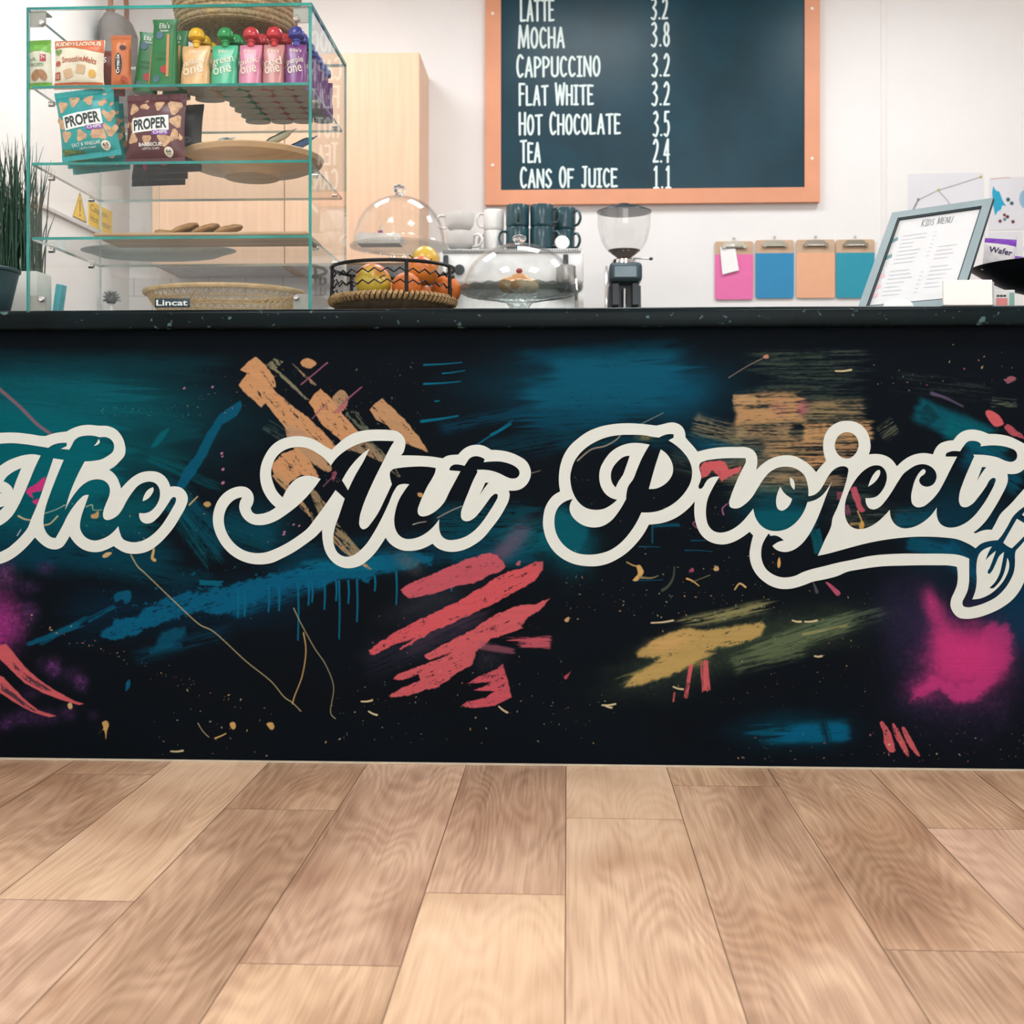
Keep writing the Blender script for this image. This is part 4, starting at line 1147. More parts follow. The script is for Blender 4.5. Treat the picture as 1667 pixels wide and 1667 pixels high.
def build_floor():
    bm = bmesh.new()
    lay = bm.loops.layers.color.new('board')
    q = random.Random(4)
    wdt, gap = .2070, .0007
    joint = {-1: -.745, 0: -.364, 1: -1.42, 2: -.926, 3: -.396, -2: -1.006, -3: -.336, -4: -.80, -5: -.11, 4: -.9}
    tone = {-1: .62, 0: .8, 1: .6, 2: .35, 3: .75, -2: .72, -3: .3, -4: .85, -5: .3, 4: .5}
    for k in range(-9, 14):
        x0, x1 = k * wdt - .003 + gap, (k + 1) * wdt - .003 - gap
        j = joint.get(k, q.uniform(-1.2, 0))
        ys = sorted(j + 1.28 * i for i in range(-4, 4))
        for n, (y0, y1) in enumerate(zip(ys[:-1], ys[1:])):
            y0, y1 = max(y0 + gap, YF), min(y1 - gap, YB)
            if y1 - y0 < .01 or x1 < XL or x0 > XR:
                continue
            a0, a1 = max(x0, XL), min(x1, XR)
            vs = [bm.verts.new(p) for p in ((a0, y0, 0), (a1, y0, 0), (a1, y1, 0), (a0, y1, 0))]
            f = bm.faces.new(vs)
            t = tone.get(k, q.random())
            t = min(1, max(0, t + (q.random() - .5) * .5))
            c = (q.random(), t, q.random(), 1)
            for l in f.loops:
                l[lay] = c
    vs = [bm.verts.new(p) for p in ((XL, YF, -.002), (XR, YF, -.002), (XR, YB, -.002), (XL, YB, -.002))]
    f = bm.faces.new(vs); f.material_index = 1
    for z in (-.002, -.05):
        pass
    b = MB(); b.bm.free(); b.bm = bm
    b.box(XL, YF, -.06, XR, YB, -.0025, 1)
    return struct(b.build('floor', [floor_mat(), M('board seam', '8a6a50', .7)], smooth=0, recalc=False))
build_floor()

# ------------------------------------------------------------------ service counter
CX0, CX1 = -1.66, 1.5
exec_mural = paint_mural(3600, 1048, (.90, 1.0, 1.06))
img = bpy.data.images.new('counter mural', 3600, 1048, float_buffer=True)
img.colorspace_settings.name = 'Linear Rec.709'
img.pixels.foreach_set(exec_mural.ravel())
img.update()
del exec_mural
def mural_mat():
    m = bpy.data.materials.new('painted counter front')
    m.use_nodes = True
    nt = m.node_tree
    b = nt.nodes['Principled BSDF']
    tc = nt.nodes.new('ShaderNodeTexCoord')
    mp = nt.nodes.new('ShaderNodeMapping')
    mp.inputs['Location'].default_value = (-MX0 / (MX1 - MX0), 0, -MZ0 / (MZ1 - MZ0))
    mp.inputs['Scale'].default_value = (1 / (MX1 - MX0), 1, 1 / (MZ1 - MZ0))
    nt.links.new(tc.outputs['Object'], mp.inputs['Vector'])
    sp = nt.nodes.new('ShaderNodeSeparateXYZ')
    cb = nt.nodes.new('ShaderNodeCombineXYZ')
    nt.links.new(mp.outputs['Vector'], sp.inputs[0])
    nt.links.new(sp.outputs['X'], cb.inputs['X'])
    nt.links.new(sp.outputs['Z'], cb.inputs['Y'])
    ti = nt.nodes.new('ShaderNodeTexImage')
    ti.image = img
    ti.extension = 'EXTEND'
    ti.interpolation = 'Cubic'
    nt.links.new(cb.outputs[0], ti.inputs['Vector'])
    nt.links.new(ti.outputs['Color'], b.inputs['Base Color'])
    b.inputs['Roughness'].default_value = .55
    b.inputs['Specular IOR Level'].default_value = .04
    return m
sc_ = thing('service_counter', 'long black serving counter with splashed paint front and white script lettering', 'counter')
b = MB(); b.box(CX0, .0, .004, CX1, .018, .905)
b.build('front_panel', mural_mat(), sc_, smooth=0)
b = MB()
b.box(CX0 + .01, .019, .0, CX1 - .01, .60, .904)
b.build('carcass', M('counter carcass', '22262a', .6), sc_, smooth=0)
b = MB(); b.box(CX0, -.004, .0005, CX1, -.0003, .0045)
b.build('floor_bead', M('sealant', 'c9bda9', .6), sc_, smooth=0)
def lettering():
    cu = bpy.data.curves.new('t', 'CURVE')
    cu.dimensions = '2D'
    cu.fill_mode = 'BOTH'
    for s in OUT:
        pts = trace(s)
        sp = cu.splines.new('POLY')
        sp.points.add(len(pts) - 1)
        for q, (u, v) in zip(sp.points, pts):
            w = P(u, v, -.0006)
            q.co = (w.x, w.z, 0, 1)
        sp.use_cyclic_u = True
    o = bpy.data.objects.new('t', cu)
    C.objects.link(o)
    bpy.context.view_layer.update()
    me = bpy.data.meshes.new_from_object(o.evaluated_get(bpy.context.evaluated_depsgraph_get()))
    bpy.data.objects.remove(o); bpy.data.curves.remove(cu)
    bm = bmesh.new(); bm.from_mesh(me)
    bmesh.ops.remove_doubles(bm, verts=bm.verts, dist=1e-6)
    for v in bm.verts:
        v.co = Vector((v.co.x, -.0007, v.co.y))
    bmesh.ops.delete(bm, geom=[f for f in bm.faces if f.calc_area() < 1e-12], context='FACES')
    for f in bm.faces:
        f.normal_update()
        if f.normal.y > 0:
            f.normal_flip()
    bm.to_mesh(me); bm.free()
    me.name = 'lettering'
    me.materials.clear()
    me.materials.append(M('cut vinyl', 'd2dad5', .5, spec=.2, var=.008))
    o = bpy.data.objects.new('lettering', me)
    C.objects.link(o); o.parent = sc_
    o['label'] = 'off-white outlined script lettering reading The Art Project with a paintbrush'
    sd = o.modifiers.new('thickness', 'SOLIDIFY'); sd.thickness = .0006; sd.offset = 0
lettering()

# worktop with a rounded nose
WT, WB = .9464, .9055
def worktop_mat():
    m = M('speckled laminate', '0a1619', .28, spec=.1, var=.2, scale=6)
    nt = m.node_tree
    b = nt.nodes['Principled BSDF']
    tc = nt.nodes.new('ShaderNodeTexCoord')
    def flecks(scale, lo, hi, rot):
        mp = nt.nodes.new('ShaderNodeMapping')
        mp.inputs['Rotation'].default_value = rot
        mp.inputs['Scale'].default_value = (1, 2.2, 1)
        nt.links.new(tc.outputs['Object'], mp.inputs['Vector'])
        n = nt.nodes.new('ShaderNodeTexNoise'); n.inputs['Scale'].default_value = scale; n.inputs['Detail'].default_value = 3; n.inputs['Distortion'].default_value = .6
        r = nt.nodes.new('ShaderNodeValToRGB')
        r.color_ramp.elements[0].position, r.color_ramp.elements[1].position = lo, hi
        nt.links.new(mp.outputs['Vector'], n.inputs['Vector']); nt.links.new(n.outputs['Fac'], r.inputs['Fac'])
        return r.outputs['Color']
    mix = nt.nodes.new('ShaderNodeMix'); mix.data_type = 'RGBA'
    src = b.inputs['Base Color'].links[0].from_socket
    mx = nt.nodes.new('ShaderNodeMath'); mx.operation = 'MAXIMUM'
    nt.links.new(flecks(34, .665, .70, (.5, .7, .4)), mx.inputs[0]); nt.links.new(flecks(85, .70, .74, (.2, .4, 1)), mx.inputs[1])
    m2 = nt.nodes.new('ShaderNodeMath'); m2.operation = 'MULTIPLY'; m2.inputs[1].default_value = .8
    nt.links.new(mx.outputs[0], m2.inputs[0])
    nt.links.new(m2.outputs[0], mix.inputs[0])
    nt.links.new(src, mix.inputs[6]); mix.inputs[7].default_value = (*rgb('58797a'), 1)
    nt.links.new(mix.outputs[2], b.inputs['Base Color'])
    return m
pr = [(.66, WT), (-.018, WT)] + [(-.018 - .012 * math.sin(R_(a)), WT - .012 + .012 * math.cos(R_(a))) for a in (15, 30, 45, 60, 75, 90)] + \
     [(-.030, WB + .006)] + [(-.024 - .006 * math.cos(R_(a)), WB + .006 - .006 * math.sin(R_(a))) for a in (30, 60, 90)] + [(.66, WB)]
b = MB()
A = [b.bm.verts.new((CX0 - .02, y, z)) for y, z in pr]; B = [b.bm.verts.new((CX1 + .02, y, z)) for y, z in pr]
b.bm.faces.new(A); b.bm.faces.new(B[::-1])
for i in range(len(pr)):
    b.bm.faces.new((A[i], B[i], B[(i + 1) % len(pr)], A[(i + 1) % len(pr)]))
tag(b.build('counter_worktop', worktop_mat(), smooth=35), 'dark green-black speckled worktop along the top of the painted counter', 'worktop')

bc = thing('kitchen_counter', 'low back counter along the rear wall under the coffee machine', 'counter', (0, 0, 0))
b = MB(); b.box(XL + .004, 1.66, .0005, 2.3, YB - .002, .86); b.build('cabinet', M('grey carcass', 'b9b7b4', .5), bc, smooth=0)
b = MB(); b.box(XL + .003, 1.64, .861, 2.32, YB - .0085, .9, bevel=.004); b.build('worktop', M('grey worktop', '5b5c5e', .35), bc)

# wall cupboards
m_bir = M('birch laminate', 'e6bd9e', .45, var=.035, scale=4, stretch=(14, 14, .8))
m_und = M('white underside', 'ded9d6', .5)
FY = 1.97
xs_ = [P(247, 430, FY).x, P(463, 430, FY).x, P(683, 430, FY).x]
zb, zt = 1.351, 2.131
for i, lab in ((0, 'birch wall cupboard seen through the glass case, next to the corner'), (1, 'birch wall cupboard with its side showing, nearest the chalkboard')):
    t = thing('wall_cupboard', lab, 'cupboard', (xs_[i], FY, zb), group='birch wall cupboards')
    w = xs_[i + 1] - xs_[i]
    b = MB(); b.box(.001, .02, 0, w - .001, YB - FY - .001, zt - zb)
    b.box(.02, .03, -.004, w - .02, YB - FY - .02, -.0002, 1)
    b.build('carcass', [m_bir, m_und], t, smooth=0)
    b = MB(); b.box(.0015, 0, .002, w - .0015, .0185, zt - zb - .001, bevel=.0012, seg=1); b.build('door', m_bir, t, smooth=0)

# chalkboard
YW = YB - .0005
def bd():
    yb = YW - .03
    p = lambda u, v: P(u, v, yb)
    x0, x1 = p(790, 330).x, p(1335, 330).x
    xi0, xi1 = p(815.5, 300).x, p(1310, 300).x
    z0, zi0 = p(1060, 331).z, p(1060, 307).z
    z1 = z0 + 1.12 * (x1 - x0) * .72 + .0
    z1 = 2.56
    zi1 = z1 - (zi0 - z0)
    t = thing('chalkboard', 'large dark menu board in an orange wooden frame on the rear wall', 'chalkboard', (0, 0, 0))
    fr = M('orange frame wood', 'dc9672', .45, var=.03, scale=8)
    b = MB()
    for pts in (((x0, z0), (x1, z0), (xi1, zi0), (xi0, zi0)), ((x1, z0), (x1, z1), (xi1, zi1), (xi1, zi0)), ((x1, z1), (x0, z1), (xi0, zi1), (xi1, zi1)), ((x0, z1), (x0, z0), (xi0, zi0), (xi0, zi1))):
        b.prism(pts, yb, YW)
    bmesh.ops.remove_doubles(b.bm, verts=b.bm.verts, dist=1e-6)
    b.build('frame', fr, t, smooth=0)
    b = MB(); b.box(xi0 - .004, yb + .008, zi0 - .004, xi1 + .004, YW - .001, zi1 + .004)
    brd = b.build('board', M('chalkboard paint', '0b3745', .32, spec=.27, var=.12, scale=5), t, smooth=0)
    for u, v in ((802, 22), (802, 269), (1322, 14), (1322, 258)):
        q = P(u, v, yb)
        b = MB()
        b.lathe([(0, 0), (.006, 0), (.006, .002), (0, .003)], 12, mat=Matrix.Translation((q.x, yb, q.z)) @ Matrix.Rotation(PI / 2, 4, 'X'))
        b.build('screw', M('screw cap', 'f0e4d8', .4), t)
    b = MB()
    yl = yb + .0068
    mp = lambda x, z, o=0: Vector((x, yl - o, z))
    rows = [('LATTE', 846, 903, 0, 34, '3.2', 1059, 1088, -3, 31), ('MOCHA', 843, 920, 45, 78, '3.8', 1059, 1091, 37, 75), ('CAPPUCCINO', 840, 978, 92, 125, '3.2', 1060, 1091, 88, 124),
            ('FLAT WHITE', 844, 967, 139, 171, '3.2', 1060, 1091, 134, 171), ('HOT CHOCOLATE', 844, 1011, 186, 219, '3.5', 1062, 1091, 182, 221), ('TEA', 846, 881, 233, 264, '2.4', 1062, 1091, 227, 264), ('CANS OF JUICE', 846, 1006, 275, 305, '1.1', 1063, 1093, 271, 306)]
    s = mpp(yl)
    for a, u0, u1, v0, v1, pr_, p0, p1, q0, q1 in rows:
        k0, k1 = P(u0 + 2, v1, yl), P(u1 - 2, v0, yl)
        hand_text(b, a, k0.x, k0.z, k1.x, k1.z, mp, 3.7 * s, caps=1.13, gap=.15)
        k0, k1 = P(p0 + 2, q1, yl), P(p1 - 2, q0, yl)
        hand_text(b, pr_, k0.x, k0.z, k1.x, k1.z, mp, 3.5 * s, caps=1, gap=.16)
    b.build('lettering', M('chalk pen', 'dcecea', .7, var=.02), t, smooth=0, recalc=False)
bd()
# ------------------------------------------------------------------ glass display case
gF = clear_glass('clear glass', f0=.035, gain=.62)
gB = clear_glass('clear glass inner', mirror=False)
gE = M('green glass edge', '178f88', .15, spec=.6, var=.12, scale=14, trans=.15)
gE2 = M('pale glass edge', '9db4ad', .2, spec=.5, var=.1, scale=14, trans=.5)
m_steel = M('brushed steel', 'b8bab8', .32, metal=.9, var=.04, scale=40)
m_chrome = M('chrome', 'dcdcdc', .08, metal=1, var=.02)
KX0, KX1, KY0, KY1 = P(43, 500, .05).x, P(507.5, 500, .05).x, .05, .462
KZ0, KZ1 = WT + .001, P(275, 8, .05).z
GT = .006
def pane(name, x0, y0, z0, x1, y1, z1, parent, face, edge=None, hide=()):
    """glass slab; `face` is the axis of its thickness, + side mirrors"""
    b = MB()
    b.box(x0, y0, z0, x1, y1, z1)
    b.bm.normal_update()
    for f in b.bm.faces:
        n = f.normal
        ax = max(range(3), key=lambda i: abs(n[i]))
        if ax != 'xyz'.index(face[1]):
            f.material_index = 3 if ((ax == 1 and n[1] > 0) or (name == 'shelf' and ax == 0)) else 2
        else:
            f.material_index = 0 if (n[ax] > 0) == (face[0] == '+') else 1
    return b.build(name, [gF, gB, edge or gE, gE2], parent, smooth=0)
case = thing('display_case', 'tall square glass display case with green edges full of snacks', 'display case', (0, 0, 0))
pane('front_panel', KX0 + GT + .0006, KY0, KZ0 + .006, KX1 - GT - .0006, KY0 + .004, KZ1 - GT - .0006, case, '-y')
pane('side_panel', KX0, KY0, KZ0 + .006, KX0 + GT, KY1, KZ1 - GT - .0006, case, '-x')
pane('side_panel', KX1 - GT, KY0, KZ0 + .006, KX1, KY1, KZ1 - GT - .0006, case, '+x')
pane('top_panel', KX0, KY0, KZ1 - GT, KX1, KY1, KZ1, case, '-z')
SX0, SX1 = P(52, 300, .056).x, KX1 - GT - .001
SZ = [P(275, v, .056).z for v in (384.5, 262.5, 137.0)]
for z in SZ:
    pane('shelf', SX0, KY0 + .0055, z - GT, SX1, KY1 - .02, z, case, '-z')
xm = P(165, 400, KY1).x
pane('rear_door', KX0 + .008, KY1 - .012, KZ0 + .008, xm + .15, KY1 - .008, KZ1 - .008, case, '-y', gE2)
pane('rear_door', xm, KY1 - .006, KZ0 + .008, KX1 - .008, KY1 - .002, KZ1 - .008, case, '-y', gE2)
b = MB(); b.box(KX0 + .001, KY0 + .001, KZ0, KX1 - .001, KY1, KZ0 + .0055); b.build('base', M('case base', 'c9cfcb', .35), case, smooth=0)
for sx in (0, 1):
    for sz in (0, 1):
        x = KX0 + GT + .0005 if sx == 0 else KX1 - GT - .0005
        d = 1 if sx == 0 else -1
        z = KZ0 + .0065 if sz == 0 else KZ1 - GT - .001
        e = 1 if sz == 0 else -1
        y = KY0 + .0045
        b = MB()
        pts = [(0, 0), (.034, 0), (.034, .030), (.026, .034), (0, .034)]
        hole = []
        b.prism([(x + d * p, z + e * q) for p, q in pts], y, y + .0025)
        b.prism([(x + d * p, z + e * q) for p, q in ((0, 0), (.034, 0), (.034, .0025), (0, .0025))], y + .0026, y + .034)
        br = b.build('corner_bracket', M('grey bracket', '9a9c96', .45, metal=.3), case, smooth=0)
        b = MB()
        m = Matrix.Translation((x + d * .027, y - .0052, z + e * .026)) @ Matrix.Rotation(PI / 2, 4, 'X')
        b.lathe([(0, -.0005), (.0065, -.0005), (.0065, .002), (.005, .0035), (.0036, .0035), (.0030, .0022), (0, .0022)], 16, mat=m)
        b.build('bolt', m_chrome, br)
for z in SZ:
    for x, d in ((KX0 + GT, 1), (KX1 - GT, -1)):
        for y in (.15, .38):
            b = MB()
            b.lathe([(0, 0), (.006, 0), (.006, .012), (0, .012)], 12, mat=Matrix.Translation((x + d * .0125 if d < 0 else x + .0005, y, z - GT - .0065)) @ Matrix.Rotation(PI / 2, 4, 'Y'))
            b.build('shelf_clip', m_chrome, case)
yb = KY0 - .0025
q0, q1 = P(251.5, 500.5, yb), P(309, 485.5, yb)
b = MB(); b.box(q0.x, yb, q0.z, q1.x, KY0 - .0002, q1.z, bevel=.0008)
bg = b.build('badge', M('badge plastic', '173843', .4), case)
b = MB()
put_text(b, 'Lincat', q0.x + .004, q0.z + .0035, q1.x - .005, q1.z - .003, lambda x, z: Vector((x, yb - .0006, z)), bold=.02)
b.build('lettering', M('white print', 'eef2ee', .5), bg, smooth=0, recalc=False)

# ------------------------------------------------------------------ packets and pouches
def pillow(w, h, d, crimp=.012, nx=14, nz=16, waist=0.0, zig=True):
    """crimped bag standing on its lower edge; returns mesh builder and a mapper onto its front"""
    def half(u, v):
        return d / 2 * max(0, (1 - abs(u) ** 2.6)) ** .6 * max(0, 1 - abs(v) ** 3.2) ** .6
    def hw(v):
        return w / 2 * (1 - .045 * (1 - abs(v) ** 2.5)) * (1 - waist * (1 - v * v))
    b = MB()
    def sheet(sg):
        g = []
        for j in range(nz + 1):
            v = -1 + 2 * j / nz
            row = []
            for i in range(nx + 1):
                u = -1 + 2 * i / nx
                z = crimp + (h - 2 * crimp) * j / nz
                wr = .0011 * math.sin(u * 9 + v * 4) * math.sin(v * 7 + 1.3) * (1 - u * u) if 0 < j < nz else 0
                row.append(b.bm.verts.new((u * hw(v), -sg * (half(u, v) + wr), z)))
            g.append(row)
        for j in range(nz):
            for i in range(nx):
                q = (g[j][i], g[j][i + 1], g[j + 1][i + 1], g[j + 1][i])
                b.bm.faces.new(q if sg > 0 else q[::-1])
        return g
    sheet(1); sheet(-1)
    for z0, z1 in ((.0, crimp), (h - crimp, h)):
        n = 22
        top = z1 > h / 2
        for k in range(n):
            xa, xb = -w / 2 + w * k / n, -w / 2 + w * (k + 1) / n
            if zig:
                zz = (z1 + .0012 if top else z0) 
                pts = [(xa, z0), (xb, z0), (xb, z1), ((xa + xb) / 2, zz), (xa, z1)] if top else [(xa, z0), (xb, z0), (xb, z1), (xa, z1)]
            else:
                pts = [(xa, z0), (xb, z0), (xb, z1), (xa, z1)]
            yo = .0004 * (1 if k % 2 else -1)
            b.prism(pts, -.0007 + yo, .0007 + yo)
    bmesh.ops.remove_doubles(b.bm, verts=b.bm.verts, dist=1e-5)
    def mp(x, z, o=.0007):
        v = (z - crimp) / (h - 2 * crimp) * 2 - 1
        if abs(v) >= 1:
            return Vector((x, -.0012 - o, z))
        u = max(-1, min(1, x / hw(v)))
        wr = .0011 * math.sin(u * 9 + v * 4) * math.sin(v * 7 + 1.3) * (1 - u * u)
        return Vector((x, -(half(u, v) + wr) - o, z))
    return b, mp
def lay(o):
    return lambda f: (lambda x, z: f(x, z, o))
m_wht = M('white print', 'eef2ee', .5)
m_blk = M('dark print', '1b2a30', .5)

def crisp(name, label, base, foil, parts, group, w=.128, h=.1535, d=.040):
    t = thing(name, label, 'snack bag', group=group)
    b, mp = pillow(w, h, d)
    b.build('bag', [base], t, smooth=60)
    parts(t, mp, w, h)
    return t
def chips_print(t, mp, w, h, flav, num, col):
    rr = random.Random(len(flav))
    b = MB()
    for cx, cz in ((-.046, .118), (-.02, .126), (.012, .124), (.046, .120), (-.05, .085), (.05, .088), (-.045, .052), (-.012, .047), (.022, .050), (.05, .056), (.03, .046)):
        s = rr.uniform(.0115, .0165)
        a = rr.uniform(0, 2)
        blob(b, [(cx + s * math.cos(a + k * 2.09 + e) * 1.0, cz + s * 1.15 * math.sin(a + k * 2.09 + e)) for k in range(3) for e in (-.22, .22)], lay(.0008)(mp))
    b.build('printed_chips', M('chip print', 'c7a07c', .5, var=.14, scale=90), t, smooth=0, recalc=False)
    b = MB()
    for k in range(1):
        g = lambda x, z: mp(x * math.cos(.06) - (z - .08) * math.sin(.06), .08 + x * math.sin(.06) + (z - .08) * math.cos(.06), .0014)
        patch(b, -.047, .066, .036, .099, g, nx=10, ny=5)
    b.build('name_panel', m_wht, t, smooth=0, recalc=False)
    g2 = lambda x, z: mp(x * math.cos(.06) - (z - .08) * math.sin(.06), .08 + x * math.sin(.06) + (z - .08) * math.cos(.06), .0020)
    b = MB(); put_text(b, 'PROPER', -.043, .070, .032, .095, g2, bold=.035)
    b.build('lettering', m_blk, t, smooth=0, recalc=False)
    b = MB(); patch(b, .000, .055, .036, .0655, lambda x, z: mp(x, z + .002, .0018), nx=6, ny=3); b.build('flash', M('violet print', '8a4fae', .5), t, smooth=0, recalc=False)
    b = MB(); put_text(b, 'CHIPS', .003, .0585, .033, .0655, lambda x, z: mp(x, z + .001, .0023), bold=.01)
    y0 = .030 if num == '65' else .034
    if num == '65':
        put_text(b, 'SALT & VINEGAR', -.036, .0255, .026, .0325, lay(.0016)(mp))
        put_text(b, 'LENTIL CHIPS', -.02, .019, .014, .0225, lay(.0016)(mp))
    else:
        put_text(b, 'BARBECUE', -.030, .0335, .022, .041, lay(.0016)(mp), bold=.02)
        put_text(b, 'LENTIL CHIPS', -.022, .0265, .016, .031, lay(.0016)(mp))
    b.build('lettering', m_wht, t, smooth=0, recalc=False)
    b = MB(); blob(b, ell(.036, .0215, .0098, .0098, 18), lay(.0018)(mp)); b.build('roundel', M('pale print', 'e9e2d2', .5), t, smooth=0, recalc=False)
    b = MB(); put_text(b, num, .030, .0195, .042, .0260, lay(.0024)(mp), bold=.02); patch(b, .031, .0165, .041, .0172, lay(.0024)(mp), nx=4, ny=1)
    b.build('lettering', m_blk, t, smooth=0, recalc=False)
def teal_parts(t, mp, w, h):
    chips_print(t, mp, w, h, 'salt', '65', 0)
    b = MB(); patch(b, -.06, .0125, -.012, .026, lay(.001)(mp), nx=10, ny=4, top=lambda s: -.0105 * s)
    b.build('printed_herbs', M('herb print', '5f7a45', .5, var=.25, scale=200), t, smooth=0, recalc=False)
def maroon_parts(t, mp, w, h):
    chips_print(t, mp, w, h, 'barbecue', '66', 1)
m_tealbag = M('teal foil', '0e9a9c', .38, var=.06, scale=12, bump=.12, bscale=35)
m_marbag = M('maroon foil', '5a2a33', .36, var=.12, scale=14, bump=.12, bscale=35)
m_blkbag = M('black foil', '20262a', .35, var=.1, scale=14, bump=.15, bscale=35)
z1 = SZ[1] + .0008
def onshelf(u, Y, z):
    p = P(u, 300, Y)
    return Vector((p.x, Y, z))
tb = crisp('snack_bag', 'turquoise crisp bag printed salt and vinegar, front of the middle shelf', m_tealbag, None, teal_parts, 'crisp bags on the middle shelf')
tb.location = onshelf(150, .079, z1 + .0125); tb.rotation_euler = (R_(-4), R_(-8), R_(4))
for k, (lab) in enumerate(('turquoise crisp bag directly behind the front turquoise one', 'turquoise crisp bag third in its file, by the rear doors')):
    dup(tb, onshelf(158 + 8 * k, .140 + .062 * k, z1 + .0115), lab, rot=(R_(-4), R_(-7), R_(4 + 3 * k)))
mb_ = crisp('snack_bag', 'maroon crisp bag printed barbecue, front of the middle shelf', m_marbag, None, maroon_parts, 'crisp bags on the middle shelf', w=.136)
mb_.location = onshelf(252, .080, z1); mb_.rotation_euler = (R_(-5), 0, R_(-5))
def plain_parts(t, mp, w, h):
    b = MB(); put_text(b, 'P', .030, .05, .046, .075, lay(.002)(mp), bold=.03); b.build('lettering', M('grey print', '5a646a', .5), t, smooth=0, recalc=False)
    b = MB(); blob(b, ell(-.02, .03, .016, .016, 16), lay(.002)(mp)); b.build('spot', M('magenta print', 'b8346e', .5), t, smooth=0, recalc=False)
kb = crisp('snack_bag', 'black crisp bag right behind the maroon barbecue bag', m_blkbag, None, plain_parts, 'crisp bags on the middle shelf', w=.132)
kb.location = onshelf(283, .165, z1); kb.rotation_euler = (R_(-5), 0, R_(-8))
dup(kb, onshelf(260, .230, z1), 'black crisp bag third in the file behind the maroon bag', rot=(R_(-5), 0, R_(-3)))
dup(kb, onshelf(258, .295, z1), 'black crisp bag last in the file, against the rear doors', rot=(R_(-5), 0, R_(-6)))

# top shelf packets
z2 = SZ[2] + .0008
t = thing('biscuit_packet', 'small green and white soft biscotti packet at the left end of the top shelf', 'packet')
b, mp = pillow(.056, .108, .022, crimp=.007)
b.build('wrapper', M('cream wrapper', 'd8d8c4', .4), t, smooth=60)
b = MB(); patch(b, -.0262, .076, .0262, .1075, lay(.0008)(mp), nx=8, ny=8, bot=lambda s: .006 * math.sin(s * 3.1)); b.build('green_band', M('lime print', '6fb53a', .4), t, smooth=0, recalc=False)
b = MB(); patch(b, -.026, .001, .026, .012, lay(.0009)(mp), nx=8, ny=3)
b.build('foot_band', M('lime print', '6fb53a', .4), t, smooth=0, recalc=False)
b = MB(); blob(b, ell(-.006, .028, .0085, .013, 14, -.5), lay(.0012)(mp)); blob(b, ell(.009, .028, .0085, .013, 14, .5), lay(.0013)(mp)); b.build('printed_biscuits', M('biscuit print', 'a87850', .5), t, smooth=0, recalc=False)
b = MB(); put_text(b, 'Soft', -.021, .059, -.004, .067, lay(.0014)(mp)); put_text(b, 'biscotti', -.022, .047, .012, .057, lay(.0014)(mp)); b.build('lettering', M('green print', '4f7d3c', .5), t, smooth=0, recalc=False)
b = MB(); patch(b, .005, .058, .017, .073, lay(.0012)(mp), nx=3, ny=3); b.build('age_flash', M('cherry print', 'b3263f', .5), t, smooth=0, recalc=False)
b = MB(); put_text(b, '7+', .007, .062, .015, .071, lay(.0018)(mp), bold=.02); b.build('lettering', m_wht, t, smooth=0, recalc=False)
t.location = onshelf(66, .082, z2); t.rotation_euler = (R_(-3), R_(-3), R_(3))

t = thing('snack_pack', 'wide orange and cream smoothie melts pack on the top shelf', 'packet')
b, mp = pillow(.113, .107, .026, crimp=.007)
b.build('wrapper', M('cream pack', 'e4dcc6', .38), t, smooth=60)
b = MB(); patch(b, -.0545, .088, .0545, .1068, lay(.0008)(mp), nx=12, ny=5, bot=lambda s: -.006 * s + .004 * math.sin(s * 5)); b.build('orange_band', M('orange print', 'd06a3c', .4), t, smooth=0, recalc=False)
b = MB(); patch(b, -.0545, .0005, .0545, .0125, lay(.0009)(mp), nx=12, ny=3)
b.build('foot_band', M('orange print', 'd06a3c', .4), t, smooth=0, recalc=False)
b = MB(); put_text(b, 'KIDDYLICIOUS', -.051, .0935, .049, .1040, lay(.0016)(mp), bold=.025); put_text(b, 'PACKED WITH 100%', -.045, .0045, .02, .0085, lay(.0016)(mp)); b.build('lettering', M('cream print', 'f1e8d4', .5), t, smooth=0, recalc=False)
b = MB()
put_text(b, 'Smoothie', -.034, .056, .012, .069, lay(.0013)(mp), bold=.012, rot=.06); put_text(b, 'Melts', .014, .053, .042, .066, lay(.0013)(mp), bold=.012, rot=-.2)
b.build('lettering', M('rust print', 'b0532f', .5), t, smooth=0, recalc=False)
b = MB(); blob(b, [(-.053 + .0175 * (.5 + .5 * math.sin(q) ** 3), .080 + .0085 * (.8 * math.cos(q) - .33 * math.cos(2 * q) - .1 * math.cos(3 * q))) for q in [2 * PI * k / 24 for k in range(24)]], lay(.0014)(mp)); b.build('heart', M('leaf print', '6fa04a', .5), t, smooth=0, recalc=False)
b = MB()
for cx, cz, a in ((-.02, .031, .25), (.008, .040, -.15)):
    blob(b, [(cx + .0095 * math.cos(a + PI / 4 + k * PI / 2 + e) * 1.3, cz + .0095 * math.sin(a + PI / 4 + k * PI / 2 + e) * 1.3) for k in range(4) for e in (-.12, .12)], lay(.0014)(mp))
b.build('printed_melts', M('melt print', 'cfae88', .5), t, smooth=0, recalc=False)
b = MB(); blob(b, ell(.033, .030, .008, .009, 14), lay(.0014)(mp)); b.build('printed_fruit', M('mango print', 'd9a94a', .5), t, smooth=0, recalc=False)
b = MB(); blob(b, ell(-.044, .054, .007, .0065, 6), lay(.0014)(mp)); b.build('house_flash', M('rust print', 'b0532f', .5), t, smooth=0, recalc=False)
b = MB(); patch(b, -.051, .018, -.038, .035, lay(.0013)(mp), nx=4, ny=4); b.build('count_flash', M('rust print', 'b0532f', .5), t, smooth=0, recalc=False)
b = MB(); put_text(b, '12', -.048, .022, -.041, .030, lay(.002)(mp)); b.build('lettering', m_wht, t, smooth=0, recalc=False)
